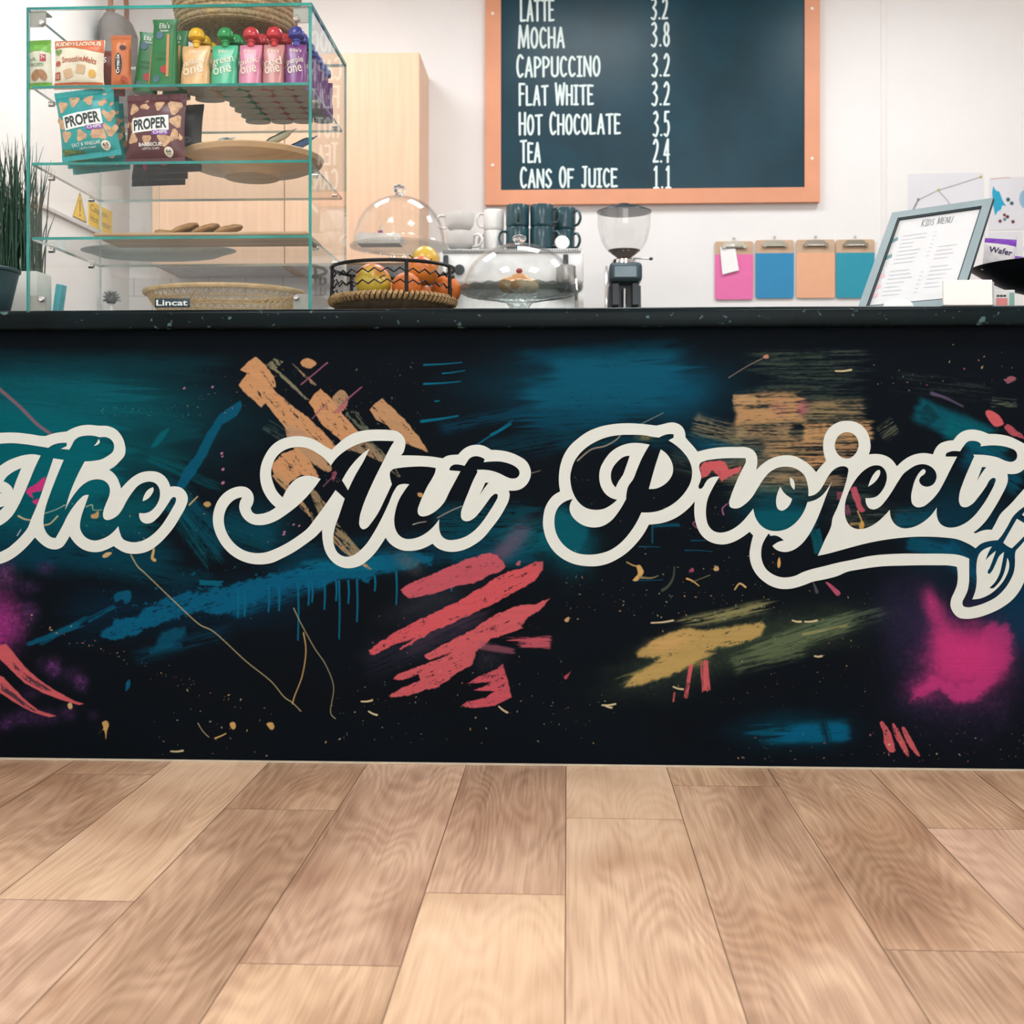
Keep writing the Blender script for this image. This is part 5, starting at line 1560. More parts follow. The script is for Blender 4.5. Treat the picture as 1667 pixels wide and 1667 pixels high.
t.location = onshelf(128.5, .086, z2); t.rotation_euler = (R_(-3), 0, R_(-1))

t = thing('snack_pack', 'dark red snack pack mostly hidden behind the orange bar', 'packet')
b, mp = pillow(.06, .102, .02, crimp=.006); b.build('wrapper', M('dark red wrapper', '7a3730', .4), t, smooth=60)
b = MB(); put_text(b, 'S', -.018, .072, -.010, .086, lay(.0014)(mp), bold=.02); b.build('lettering', m_wht, t, smooth=0, recalc=False)
t.location = onshelf(182, .142, z2); t.rotation_euler = (R_(-3), 0, R_(2))

t = thing('snack_bar', 'upright orange bar wrapper with white name on a black oval', 'snack bar')
b, mp = pillow(.044, .118, .022, crimp=.007); b.build('wrapper', M('orange wrapper', 'c9703d', .36, bump=.1), t, smooth=60)
b = MB(); blob(b, ell(.006, .088, .007, .006, 12), lay(.0012)(mp)); b.build('printed_raisins', M('raisin print', '4a3028', .5), t, smooth=0, recalc=False)
b = MB(); blob(b, ell(-.003, .052, .0075, .024, 20), lay(.0012)(mp)); b.build('name_oval', m_blk, t, smooth=0, recalc=False)
b = MB(); put_text(b, 'Organix', -.0225, -.0045, .0195, .0055, lambda x, z: mp(-.003 - z + .0005, .0535 + x, .0018), bold=.02); b.build('lettering', m_wht, t, smooth=0, recalc=False)
b = MB(); blob(b, ell(.008, .018, .008, .008, 12), lay(.0012)(mp)); b.build('printed_carrot', M('deep orange print', 'b04a28', .5), t, smooth=0, recalc=False)
t.location = onshelf(197.5, .088, z2); t.rotation_euler = (R_(-3), R_(-1), R_(4))

m_grn = M('green pack', '0d7036', .36, var=.06, scale=12, bump=.1, bscale=40)
def stickpack(lab, loc, h, w):
    t = thing('snack_pouch', lab, 'packet', group='tall green snack pouches on the top shelf')
    b = MB()
    N = 10
    prof = []
    for j in range(N + 1):
        s = j / N
        hw = w / 2 * (1 - .2 * s) if s < .93 else w / 2 * .92
        hd = .017 * (1 - s) ** .7 + .0012
        prof.append((hw, hd, h * s))
    rows = []
    for hw, hd, z in prof:
        rows.append([b.bm.verts.new((hw * (abs(math.cos(a)) ** .5) * (1 if math.cos(a) > 0 else -1), -hd * (abs(math.sin(a)) ** .8) * (1 if math.sin(a) > 0 else -1), z)) for a in [2 * PI * k / 20 for k in range(20)]])
    for r0, r1 in zip(rows[:-1], rows[1:]):
        for k in range(20):
            b.bm.faces.new((r0[k], r0[(k + 1) % 20], r1[(k + 1) % 20], r1[k]))
    f = b.bm.faces.new(rows[0]); f.material_index = 1
    b.bm.faces.new(rows[-1])
    b.build('pouch', [m_grn, M('pale gusset', 'c8c2b6', .45)], t, smooth=60)
    def mp(x, z, o=.001):
        s = z / h
        hw = w / 2 * (1 - .2 * s)
        hd = .017 * (1 - s) ** .7 + .0012
        c = min(1, abs(x) / hw) ** 2
        return Vector((x, -hd * (max(0, 1 - c * c)) ** .4 - o, z))
    b = MB(); put_text(b, "Ella's", -.011, h * .86, .012, h * .94, mp); put_text(b, 'kitchen', -.008, h * .81, .010, h * .845, mp); b.build('lettering', m_wht, t, smooth=0, recalc=False)
    b = MB(); blob(b, ell(.006, h * .25, .0095, .009, 14), mp); b.build('printed_tomato', M('tomato print', 'b02a30', .5), t, smooth=0, recalc=False)
    b = MB(); patch(b, .0105, h * .14, .0165, h * .77, lambda x, z: mp(x - .004 * z / h, z, .0013), nx=2, ny=10); b.build('printed_stick', M('stick print', 'c08a50', .5), t, smooth=0, recalc=False)
    b = MB(); blob(b, ell(-.011, h * .11, .0065, .0085, 8), lambda x, z: mp(x, z, .0013)); b.build('age_flash', M('slate print', '4a6a86', .5), t, smooth=0, recalc=False)
    b = MB(); blob(b, ell(-.009, h * .76, .008, .009, 10), lambda x, z: mp(x, z, .0013)); b.build('picture_flash', M('slate print', '4a6a86', .5), t, smooth=0, recalc=False)
    b = MB(); put_text(b, '7', -.013, h * .095, -.009, h * .135, lambda x, z: mp(x, z, .002)); put_text(b, 'melty', -.013, h * .46, .008, h * .52, lambda x, z: mp(x, z, .0012)); put_text(b, 'sticks', -.013, h * .385, .008, h * .44, lambda x, z: mp(x, z, .0012)); b.build('lettering', M('pale green print', '0a5a2a', .5), t, smooth=0, recalc=False)
    t.location = loc
    return t
s1 = stickpack('tall green snack pouch with a tomato and a stick, the taller front one', onshelf(267.5, .09, z2), .150, .064); s1.rotation_euler = (0, R_(1), R_(-4))
s2 = stickpack('shorter green snack pouch left of the tallest green one', onshelf(236, .128, z2), .136, .052); s2.rotation_euler = (0, R_(5), R_(6))
s3 = dup(s1, onshelf(287, .165, z2), 'green snack pouch half hidden behind the tallest green one', rot=(0, R_(1), R_(-10)))

# spouted pouches standing in files
def spout(name_, kind, body, cap, caplab, word, lab, w):
    t = thing('fruit_pouch', lab, 'fruit pouch', group='spouted fruit pouches on the top shelf')
    h = .092
    b = MB()
    N = 14
    def hw(s):
        return w / 2 * (1 - .10 * math.exp(-((s - .55) / .16) ** 2) - .05 * s)
    def hd(s):
        return .019 * (1 - s) ** .62 + .0014
    rows = []
    for j in range(N + 1):
        s = j / N
        rows.append([b.bm.verts.new((hw(s) * (abs(math.cos(a)) ** (.9 - .35 * min(1, s * 3))) * (1 if math.cos(a) > 0 else -1), -hd(s) * (abs(math.sin(a)) ** .8) * (1 if math.sin(a) > 0 else -1), h * s)) for a in [2 * PI * k / 24 for k in range(24)]])
    for r0, r1 in zip(rows[:-1], rows[1:]):
        for k in range(24):
            b.bm.faces.new((r0[k], r0[(k + 1) % 24], r1[(k + 1) % 24], r1[k]))
    f = b.bm.faces.new(rows[0]); f.material_index = 1
    b.bm.faces.new(rows[-1])
    b.build('pouch', [M(kind + ' pouch film', body, .28, var=.10, scale=30, bump=.10, bscale=45, spec=.6), M('grey gusset', '9b9c91', .4, var=.08, scale=60)], t, smooth=60)
    b = MB()
    b.lathe([(0, h - .004), (.0075, h - .004), (.0075, h + .006), (.0095, h + .0065), (.0095, h + .009), (.0075, h + .0095), (.0075, h + .012), (0, h + .012)], 16)
    b.build('spout', M(kind + ' spout', cap, .35), t)
    b = MB()
    b.lathe([(0, h + .0125), (.010, h + .0125), (.0175, h + .016), (.0182, h + .021), (.0168, h + .029), (.0125, h + .0355), (.006, h + .039), (0, h + .040)], 22)
    b.build('cap', M(kind + ' cap', cap, .22, spec=.6, var=.03), t)
    def mp(x, z, o=.0009):
        s = max(0, min(1, z / h))
        c = min(1, abs(x) / hw(s)) ** (1 / .55 * 1.0)
        return Vector((x, -hd(s) * max(0, 1 - c * c) ** .4 - o, z))
    b = MB()
    put_text(b, "Ella's", -.012, h * .79, .012, h * .88, mp)
    put_text(b, word, -w * .42, h * .46, w * .36, h * .66, mp, rot=.22)
    put_text(b, 'one', -w * .36, h * .27, w * .3, h * .44, mp, rot=.2)
    b.build('lettering', M('cream print', 'f1e8d4', .5), t, smooth=0, recalc=False)
    return t
kinds = [('yellow', 'd9ad76', 'e2b221', 'yellow', 'yellow', 319), ('green', '3fae86', '14924c', 'green', 'green', 366), ('pink', 'cf7f9c', 'c02a38', 'red', 'pink', 408),
         ('red', 'c08080', 'c22330', 'red', 'red', 446), ('purple', '7a3a80', '3a3f9a', 'blue', 'purple', 482)]
order = ['second', 'third', 'fourth', 'fifth', 'sixth', 'last']
for ci, (k, body, cap, capname, word, u) in enumerate(kinds):
    p0 = spout('p', k, body, cap, capname, word, '%s fruit pouch with a %s ball cap, first in its file' % (k, capname), (.066, .060, .052, .048, .046)[ci])
    Y0 = .087
    p0.location = onshelf(u, Y0, z2); p0.rotation_euler = (R_(-3), 0, R_(-3 + 2 * ci))
    x = p0.location.x
    n = 3 if ci == 0 else 7
    for r in range(1, n):
        rr = random.Random(ci * 10 + r)
        dx = .010 if r == 1 and ci in (1, 2, 3) else rr.uniform(.001, .004)
        pl = 'last' if r == n - 1 else order[r - 1]
        loc = Vector((x + dx, Y0 + .0465 * r, z2))
        if loc.x > SX1 - .026:
            loc.x = SX1 - .026
        dup(p0, loc, '%s fruit pouch with a %s cap, %s from the front of its file' % (k, capname, pl) if pl != 'last' else '%s fruit pouch with a %s cap, last in its file at the back' % (k, capname), rot=(R_(-2), 0, R_(rr.uniform(-4, 4))))

# wooden board with bars on the middle shelf
m_wood = M('turned wood', 'c7a77f', .5, var=.07, scale=5, stretch=(1, 9, 9))
t = thing('wooden_cake_plate', 'round wooden cake plate on the middle shelf of the glass case', 'plate')
b = MB(); b.lathe([(0, .0), (.062, .0), (.066, .006), (.072, .012), (.13, .022), (.158, .034), (.163, .044), (.160, .047), (.150, .043), (.08, .03), (0, .028)], 56)
b.build('plate', m_wood, t)
yc = .229
t.location = Vector((min(P(424, 250, yc).x, SX1 - .168), yc, z1))
base = t.location
def bar(lab, dx, dy, rz, c1, c2, L=.085, tilt=31):
    q = thing('wrapped_bar', lab, 'snack bar', group='wrapped bars on the wooden plate')
    b, mp = pillow(.032, L, .016, crimp=.007, nx=8, nz=8)
    mt = Matrix.Rotation(PI / 2, 4, 'X')
    for v in b.bm.verts:
        v.co = Matrix.Rotation(-PI / 2, 4, 'X') @ v.co
    b.build('wrapper', M(c1 + ' wrapper', c2, .35, bump=.1), q, smooth=60)
    b = MB(); patch(b, -.012, .018, .012, L - .02, lambda x, z: Matrix.Rotation(-PI / 2, 4, 'X') @ mp(x, z, .001), nx=4, ny=5); b.build('label_panel', M('bar label', '3d5a44' if c1 != 'blue' else 'c9d4e2', .5), q, smooth=0, recalc=False)
    q.location = (base.x + dx, base.y + dy, base.z + .056)
    q.rotation_euler = (R_(tilt), 0, rz)
bar('cream and green wrapped bar at the left rim of the wooden plate', -.118, -.03, R_(20), 'cream', 'd6cfa8')
bar('cream wrapped bar lying second from the left on the wooden plate', -.078, -.045, R_(-15), 'cream', 'd6cfa8')
bar('pale wrapped bar with dark print on the right half of the plate', .035, -.06, R_(-62), 'pale', 'c9c6b0', .09)
bar('blue and white wrapped bar at the right rim of the plate', .075, -.005, R_(-60), 'blue', '5a7aa8', .085)

# third shelf: serving board with cookies, oval platter
z0 = SZ[0] + .0008
t = thing('serving_board', 'long wooden serving board holding cookies on the lowest glass shelf', 'serving board')
xa, xb = P(154, 380, .07).x, SX1 - .005
b = MB(); b.box(xa, .062, z0, xb, .205, z0 + .009, bevel=.004, seg=3); b.build('board', M('acacia board', 'b99a74', .45, var=.14, scale=4, stretch=(1, 12, 12)), t, smooth=60)
m_cook = M('cookie', 'b08a5c', .8, col2='8d6840', thr=(.35, .7), scale=40, bump=.6, bscale=80)
m_choc = M('chocolate chip', '3a2a20', .5)
for i, (u, dz, tl, lab) in enumerate(((275, 0, -8, 'flat chocolate chip cookie at the left end of the row'), (300, .010, 20, 'chocolate chip cookie leaning on the leftmost one'), (334, .009, 18, 'chocolate chip cookie leaning in the middle of the row'), (371, .008, 14, 'chocolate chip cookie leaning at the right end of the row'))):
    q = thing('cookie', lab, 'cookie', group='cookies on the serving board')
    rr = random.Random(i)
    b = MB(); b.lathe([(0, 0), (.030, 0), (.034, .004), (.032, .009), (.024, .0125), (0, .0135)], 26)
    for v in b.bm.verts:
        v.co += Vector((rr.uniform(-1, 1), rr.uniform(-1, 1), rr.uniform(-.4, .6))) * .0009
    b.build('cookie_body', m_cook, q, smooth=70)
    b = MB()
    for k in range(9):
        a, r = rr.uniform(0, 6.28), rr.uniform(.004, .026)
        b.lathe([(0, -.001), (.0028, -.0005), (.0026, .0016), (0, .0026)], 6, o=(r * math.cos(a), r * math.sin(a), .0122 - .003 * (r / .03) ** 2))
    b.build('chocolate_chips', m_choc, q)
    q.location = (P(u, 370, .12).x, .125, z0 + .0105 + dz)
    q.rotation_euler = (R_(6), R_(-tl), 0)
t = thing('oval_platter', 'grey metal oval platter on the lowest glass shelf behind the board', 'platter')
b = MB(); b.lathe([(0, 0), (.78, 0), (.86, .006), (1, .013), (1, .0145), (.85, .009), (.77, .003), (0, .003)], 48, sx=.184, sy=.105)
b.build('platter', M('satin metal', 'd3d8d8', .35, metal=.25), t)
t.location = (KX0 + GT + .19, .325, z0)

# rattan basket on the base of the case
t = thing('rattan_basket', 'low oval rattan basket with an open lattice side in the bottom of the case', 'basket')
m_rat = M('rattan', 'bba077', .6, var=.1, scale=60)
zr = .058
ax, ay = .178, .145
b = MB(); b.tube([(ax * math.cos(a), ay * math.sin(a), zr) for a in [2 * PI * k / 64 for k in range(64)]], .0062, 8, True); b.build('rim', m_rat, t)
b = MB()
n = 60
for sg in (1, -1):
    for k in range(n):
        pts = []
        for j in range(7):
            s = j / 6
            a = 2 * PI * k / n + sg * .30 * (1 - s)
            e = .74 + .25 * s ** .7
            pts.append((ax * e * math.cos(a), ay * e * math.sin(a), .004 + (zr - .006) * s))
        b.tube(pts, .0015, 5)
for s in (.35, .68):
    e = .74 + .25 * s ** .7
    b.tube([(ax * e * math.cos(a), ay * e * math.sin(a), .004 + (zr - .006) * s) for a in [2 * PI * k / 64 for k in range(64)]], .0016, 5, True)
b.build('lattice', m_rat, t)
b = MB(); b.lathe([(0, 0), (.76, 0), (.76, .004), (0, .004)], 48, sx=ax, sy=ay); b.build('bottom', m_rat, t)
t.location = ((KX0 + KX1) / 2 + .03, .062 + ay + .012, KZ0 + .006)
t.location.x = P(364, 480, .21).x
# ------------------------------------------------------------------ basket and bag round the case
t = thing('seagrass_basket', 'round seagrass basket standing on top of the glass case', 'basket')
m_sea = M('seagrass', 'a8946f', .8, var=.2, scale=120, bump=.5, bscale=200)
b = MB()
for k in range(9):
    r = .014 + .0135 * k
    b.tube([(r * math.cos(a), r * math.sin(a), .007) for a in [2 * PI * i / 40 for i in range(40)]], .0072, 7, True)
for k in range(9):
    r = .128 + .0022 * k
    b.tube([(r * math.cos(a), r * math.sin(a), .013 + .0125 * k) for a in [2 * PI * i / 44 for i in range(44)]], .0072, 7, True)
b.lathe([(0, .003), (.13, .003), (.15, .11), (.145, .11), (.126, .01), (0, .01)], 40)
b.build('woven_body', m_sea, t, smooth=60)
t.location = (P(384, 20, .25).x, .255, KZ1 + .001)

t = thing('felt_bag', 'grey felt bag hung by brown straps on the left wall behind the case', 'bag')
m_felt = M('grey felt', '78716d', .85, var=.06, scale=80)
m_strap = M('brown leather strap', '8a5f48', .5, var=.1)
b = MB()
hb = .36
g = []
for k in range(11):
    s = k / 10
    e = (1 - .35 * (1 - s) ** 2) * (1 if s < .9 else 1 - .25 * ((s - .9) / .1) ** 2)
    g.append((.5 * e, s * hb))
b.lathe([(0, 0)] + g + [(0, hb + .002)], 28, sx=.11, sy=.28)
b.build('body', m_felt, t, smooth=60)
for dy in (-.085, .085):
    b = MB()
    b.tube([(0, dy, hb - .02), (0, dy * .95, hb + .08), (0, dy * .6, hb + .2), (0, 0, hb + .27)], .010, 8, flat=.6)
    b.build('strap', m_strap, t)
    b = MB(); b.lathe([(0, -.016), (.012, -.012), (.017, 0), (.012, .012), (0, .016)], 14, o=(0, dy, hb + .012)); b.build('strap_knot', m_strap, t)
yb_ = 1.99
t.location = (XL + .064, yb_, P(190, 35, yb_).z - hb)
hk = MB()
hk.tube([(XL + .001, yb_, t.location.z + hb + .285), (XL + .064, yb_, t.location.z + hb + .258), (XL + .078, yb_, t.location.z + hb + .283)], .005, 8)
tag(hk.build('wall_hook', m_steel), 'steel hook on the left wall carrying the grey bag', 'hook')

# warning signs on the left wall
def wp(y, z, o):
    return Vector((XL + o, y, z))
m_yel = M('sign yellow', 'f0c53a', .4, var=.02)
t = thing('warning_sign', 'yellow triangle warning sign with exclamation mark on the left wall', 'sign')
ya, yb2 = 1.715, 1.835
b = MB(); 
pts = [(ya, 1.486), (yb2, 1.486), ((ya + yb2) / 2, 1.582)]
A = [b.bm.verts.new(wp(y, z, .0004)) for y, z in pts]; B = [b.bm.verts.new(wp(y, z, .002)) for y, z in pts]
b.bm.faces.new(A); b.bm.faces.new(B)
for i in range(3):
    b.bm.faces.new((A[i], A[(i + 1) % 3], B[(i + 1) % 3], B[i]))
b.build('panel', m_yel, t, smooth=0)
b = MB()
def wmap(o):
    return lambda y, z, e=0: wp(y, z, o + e)
ribbon(b, [Vector(p) for p in (pts + [pts[0]])], .003, wmap(.0025))
ribbon(b, [Vector(((ya + yb2) / 2, 1.552)), Vector(((ya + yb2) / 2, 1.516))], .007, wmap(.0025))
blob(b, ell((ya + yb2) / 2, 1.501, .005, .005, 10), wmap(.0025))
b.build('marking', m_blk, t, smooth=0, recalc=False)
t = thing('caution_sign', 'yellow caution hot water sign on the left wall beside the triangle', 'sign')
y0s, y1s = 1.855, 2.085
b = MB(); b.box(XL + .0004, y0s, 1.483, XL + .002, y1s, 1.574); b.build('panel', m_yel, t, smooth=0)
b = MB()
put_text(b, 'Caution', y0s + .014, 1.538, y1s - .05, 1.563, wmap(.0026)); put_text(b, 'Hot water', y0s + .014, 1.500, y1s - .014, 1.525, wmap(.0026))
b.build('lettering', M('grey sign print', '6d6440', .5), t, smooth=0, recalc=False)

# ------------------------------------------------------------------ left end of the counter
t = thing('planted_trough', 'white trough of tall dark green grass behind the left edge of the case', 'plant')
pw = P(20, 480, .36).x
px1 = P(60.5, 480, .33).x
b = MB(); b.box(pw - .10, .33, WT + .001, px1, .414, P(40, 441, .33).z, bevel=.003); b.build('trough', M('white trough', 'd9dcd6', .5, var=.02), t)
b = MB()
rr = random.Random(9)
zp = P(40, 441, .33).z
for k in range(230):
    x = rr.uniform(pw - .09, px1 - .008)
    y = rr.uniform(.342, .402)
    hgt = rr.uniform(.14, .36) * (1.0 if x < px1 - .03 else .85)
    a, ln = rr.uniform(0, 6.28), rr.uniform(.0, .06)
    p0 = Vector((x, y, zp - .02))
    dx, dy = ln * math.cos(a), ln * math.sin(a)
    if x + dx > px1 + .02:
        dx = -dx
    pts = [p0, p0 + Vector((dx * .2, dy * .2, hgt * .4)), p0 + Vector((dx * .55, dy * .55, hgt * .75)), p0 + Vector((dx, dy, hgt))]
    w = rr.uniform(.0012, .0024)
    b.tube(pts, [w, w, w * .8, .0003], 4)
b.build('grass', M('dark grass', '14352a', .55, col2='2f5a43', scale=60, thr=(.3, .7)), t)
t = thing('metal_bucket', 'slate grey metal bucket at the far left end of the counter', 'bucket')
b = MB(); b.lathe([(0, 0), (.062, 0), (.066, .004), (.088, .105), (.092, .108), (.093, .113), (.089, .115), (.084, .11), (.062, .008), (0, .006)], 40); b.build('bucket', M('slate metal', '3f5a62', .4, metal=.3, var=.06), t)
ybk = .16
t.location = (P(28, 440, ybk).x - .092, ybk, WT + .001)
t = thing('cyan_packet', 'bright cyan card packet wedged beside the white trough', 'packet')
b = MB(); b.box(0, 0, 0, .016, .028, .118, bevel=.001); b.build('card', M('cyan card', '22aebb', .45), t)
t.location = (px1 - .008, .418, WT + .001); t.rotation_euler = (0, R_(8), R_(-2))

# brush in the washing-up corner
t = thing('dish_brush', 'dark round dish brush standing in a holder in the back corner', 'brush')
q = P(181, 486, 1.95)
b = MB(); b.tube([(0, 0, .02), (0, 0, q.z - .9 - .02)], .007, 10); b.build('handle', M('white plastic', 'e4e4e2', .4), t)
b = MB(); b.lathe([(0, -.022), (.016, -.018), (.022, -.004), (.02, .004), (0, .006)], 18, o=(0, 0, q.z - .9))
b.build('head', M('navy plastic', '22303a', .5), t)
b = MB()
for k in range(120):
    a, e = rr.uniform(0, 6.28), rr.uniform(-.25, 1.2)
    d = Vector((math.cos(a) * math.cos(e), math.sin(a) * math.cos(e), math.sin(e)))
    c = Vector((0, 0, q.z - .9 - .004))
    b.tube([c + d * .015, c + d * rr.uniform(.028, .038)], .0011, 4)
b.build('bristles', M('navy bristle', '2b3b45', .6), t)
b = MB(); b.lathe([(0, 0), (.04, 0), (.045, .1), (.042, .1), (.037, .006), (0, .006)], 24); b.build('holder', M('white plastic', 'e4e4e2', .4), t)
t.location = (q.x, 1.95, .9005)

# ------------------------------------------------------------------ fruit basket
FB = Vector((P(637, 470, .235).x + .004, .235, WT + .0008))
t = thing('fruit_basket', 'black wire fruit basket with zigzag sides on a woven seagrass base', 'basket', FB)
RB = .1395
m_wire = M('black wire', '16191b', .4, metal=.4)
b = MB(); b.tube([(RB * math.cos(a), RB * math.sin(a), .119) for a in [2 * PI * k / 64 for k in range(64)]], .0042, 8, True); b.build('top_ring', m_wire, t)
for a in (-70, -18, 42, 95, 142, -157):
    a = R_(a)
    b = MB(); b.tube([(RB * math.cos(a), RB * math.sin(a), .118), ((RB + .002) * math.cos(a), (RB + .002) * math.sin(a), .05)], .0042, 8); b.build('upright', m_wire, t)
for z in (.098, .073):
    b = MB()
    n = 62
    b.tube([((RB - .0002) * math.cos(2 * PI * k / n), (RB - .0002) * math.sin(2 * PI * k / n), z + (.0045 if k % 2 else -.0045)) for k in range(n)], .0019, 6, True)
    b.build('zigzag_wire', m_wire, t)
m_wov = M('woven seagrass', 'a98a5f', .8, var=.2, scale=50, bump=.5, bscale=140)
b = MB(); b.lathe([(0, .004), (.105, .004), (.124, .016), (.139, .038), (.141, .048), (.132, .050), (.12, .030), (0, .024)], 48); b.build('woven_base', M('dark weave', '4a3d2c', .85, var=.2, scale=60), t)
b = MB()
n = 74
for k in range(n):
    a = 2 * PI * k / n
    c = Vector((.1355 * math.cos(a), .1355 * math.sin(a), .044))
    rad, tan_ = Vector((math.cos(a), math.sin(a), 0)), Vector((-math.sin(a), math.cos(a), 0))
    pts = []
    for j in range(9):
        e = 2 * PI * j / 8
        pts.append(c + rad * (.0085 * math.cos(e)) + Vector((0, 0, .0082 * math.sin(e))) + tan_ * (.011 * (j / 8 - .5)))
    b.tube(pts, .0042, 5)
b.build('wrapped_rim', m_wov, t, smooth=60)
def fruit(kind, lab, loc, r, mat, rot=(0, 0, 0), sq=.9):
    q = thing(kind, lab, 'fruit', group='fruit in the wire basket')
    b = MB()
    prof = []
    for k in range(17):
        th = PI * k / 16
        rr_ = math.sin(th)
        z = -math.cos(th)
        if kind == 'apple':
            dip = .22 * math.exp(-(rr_ / .28) ** 2)
            z = z * sq + (dip if z < 0 else -dip * 1.1)
            rr_ *= 1 + .06 * math.sin(th) * (z)
        else:
            z *= .95
        prof.append((r * rr_ if 0 < k < 16 else 0, r * z))
    b.lathe(prof, 28)
    b.build('flesh', mat, q, smooth=80)
    b = MB()
    if kind == 'apple':
        b.tube([(0, 0, r * .62), (.001, .001, r * .85), (.004, .001, r * 1.02)], [.0018, .0013, .0017], 6)
        b.build('stem', M('fruit stem', '4a3a24', .7), q)
    else:
        b.lathe([(0, 0), (.004, 0), (.003, .0016), (0, .002)], 8, o=(0, 0, r * .94))
        b.build('stem_button', M('orange button', '5d6a34', .7), q)
    q.location = loc
    q.rotation_euler = rot
    return q
m_appA = M('red yellow apple', 'c9b040', .3, col2='c95f4c', thr=(.45, .75), scale=14, spec=.5, grad=(-1, 7, 1))
m_appY = M('yellow apple', 'd9b648', .3, col2='cf9a3c', thr=(.4, .7), scale=8)
m_appR = M('orange red apple', 'cf6a34', .3, col2='dc8a3c', thr=(.4, .65), scale=10)
m_org = M('orange peel', 'd9742c', .45, var=.08, scale=20, bump=.25, bscale=260)
fz = FB.z
def fl(u, Y, z):
    return Vector((P(u, 440, Y).x, Y, z))
fruit('apple', 'large red and yellow apple at the left of the wire basket', fl(607, .165, fz + .031 + .050), .0415, m_appA, (R_(75), R_(14), R_(40)))
fruit('orange', 'small orange low at the centre front of the basket', fl(662, .155, fz + .031 + .038), .0330, m_org, (R_(20), 0, 0))
fruit('orange', 'orange at the right rim of the basket, behind the zigzag wire', fl(726, .238, fz + .031 + .040), .0345, m_org, (R_(-30), 0, 0))
fruit('apple', 'orange red apple low at the back of the basket', fl(682, .305, fz + .031 + .035), .0345, m_appR, (R_(40), R_(-20), 0))
fruit('apple', 'orange red apple resting on the two front oranges', fl(688, .197, fz + .109), .0355, m_appR, (R_(30), R_(20), R_(80)))
fruit('apple', 'yellow apple topmost of the heap', fl(691, .272, fz + .139), .039, m_appY, (R_(70), R_(-20), R_(-60)))
fruit('apple', 'orange red apple at the back of the basket behind the large apple', fl(632, .285, fz + .031 + .036), .036, m_appR, (R_(-20), 0, 0))

# ------------------------------------------------------------------ cake stands
gD = clear_glass('blown glass', tint=(.995, .998, .998), f0=.03, gain=.6)
def solid_glass():
    m = bpy.data.materials.new('solid glass')
    m.use_nodes = True
    b = m.node_tree.nodes['Principled BSDF']
    b.inputs['Base Color'].default_value = (.97, .99, .99, 1)
    b.inputs['Roughness'].default_value = .03
    b.inputs['IOR'].default_value = 1.45
    b.inputs['Transmission Weight'].default_value = 1
    return m
m_sg = solid_glass()
def dome_prof(r, h, th=.003, pw=2.0, lip=.004):
    out = []
    N = 22
    for k in range(N + 1):
        a = PI / 2 * k / N
        out.append((max(r * math.cos(a) ** (2 / pw), 0), h * math.sin(a) ** (2 / pw)))
    inn = [(max(x * (1 - th / r), 0), max(z - th, 0)) for x, z in out]
    out[-1] = (0, h); inn[-1] = (0, h - th)
    return [(r + lip, 0), (r + lip * .6, .004)] + out[1:] + inn[::-1][:-1] + [(r - th, 0)]
def knob(b, z, r, k=1.0):
    b.lathe([(0, z), (r * .62, z), (r * .55, z + .004), (r * .8, z + .008 * k), (r, z + .014 * k), (r * .9, z + .021 * k), (r * .5, z + .0255 * k), (0, z + .0265 * k)], 24)
Y1c = .455
q = P(650, 405, Y1c)
zc = P(650, 402, Y1c).z
rs1 = .1165
t = thing('glass_cake_stand', 'tall clear glass cake stand holding white cake, behind the fruit basket', 'cake stand', (q.x, Y1c, WT + .0008))
hh = zc - WT
b = MB(); b.lathe([(0, 0), (.062, 0), (.064, .004), (.03, .012), (.014, .03), (.011, .08), (.016, hh - .04), (.03, hh - .016), (.09, hh - .006), (rs1 + .004, hh - .003), (rs1 + .005, hh + .002), (.09, hh), (0, hh - .002)], 56)
b.build('stand', clear_glass('plate glass', tint=(.955, .97, .965), f0=.09, gain=.7, rough=.06, ripple=60), t, smooth=60)
t = thing('glass_dome', 'clear glass dome over the white cake on the taller stand', 'dome', (q.x, Y1c, zc + .0035))
b = MB(); b.lathe(dome_prof(.1125, .122, pw=2.15), 64); b.build('dome', gD, t, smooth=60)
b = MB(); knob(b, .122, .0155, 1.05); b.build('knob', m_sg, t, smooth=60)
t = thing('cake_slice', 'slab of white iced cake with a purple spot under the tall dome', 'cake', (q.x - .045, Y1c - .02, zc + .001))
b = MB()
b.prism([(-.05, 0), (.052, 0), (.056, .016), (.05, .024), (-.046, .026), (-.054, .016)], -.03, .03)
b.build('icing', M('white icing', 'f3ede8', .5, bump=.1), t, smooth=30)
b = MB(); b.lathe([(0, .0), (.006, .001), (.006, .008), (0, .010)], 12, o=(.004, -.015, .0245)); b.build('decoration', M('berry', '9a5a86', .5), t)
b = MB(); b.prism([(-.004, .034), (.008, .034), (.006, .056), (.001, .042)], -.012, -.006); b.build('paper_flag', M('cream flag', 'efe4cc', .6), t, smooth=0)

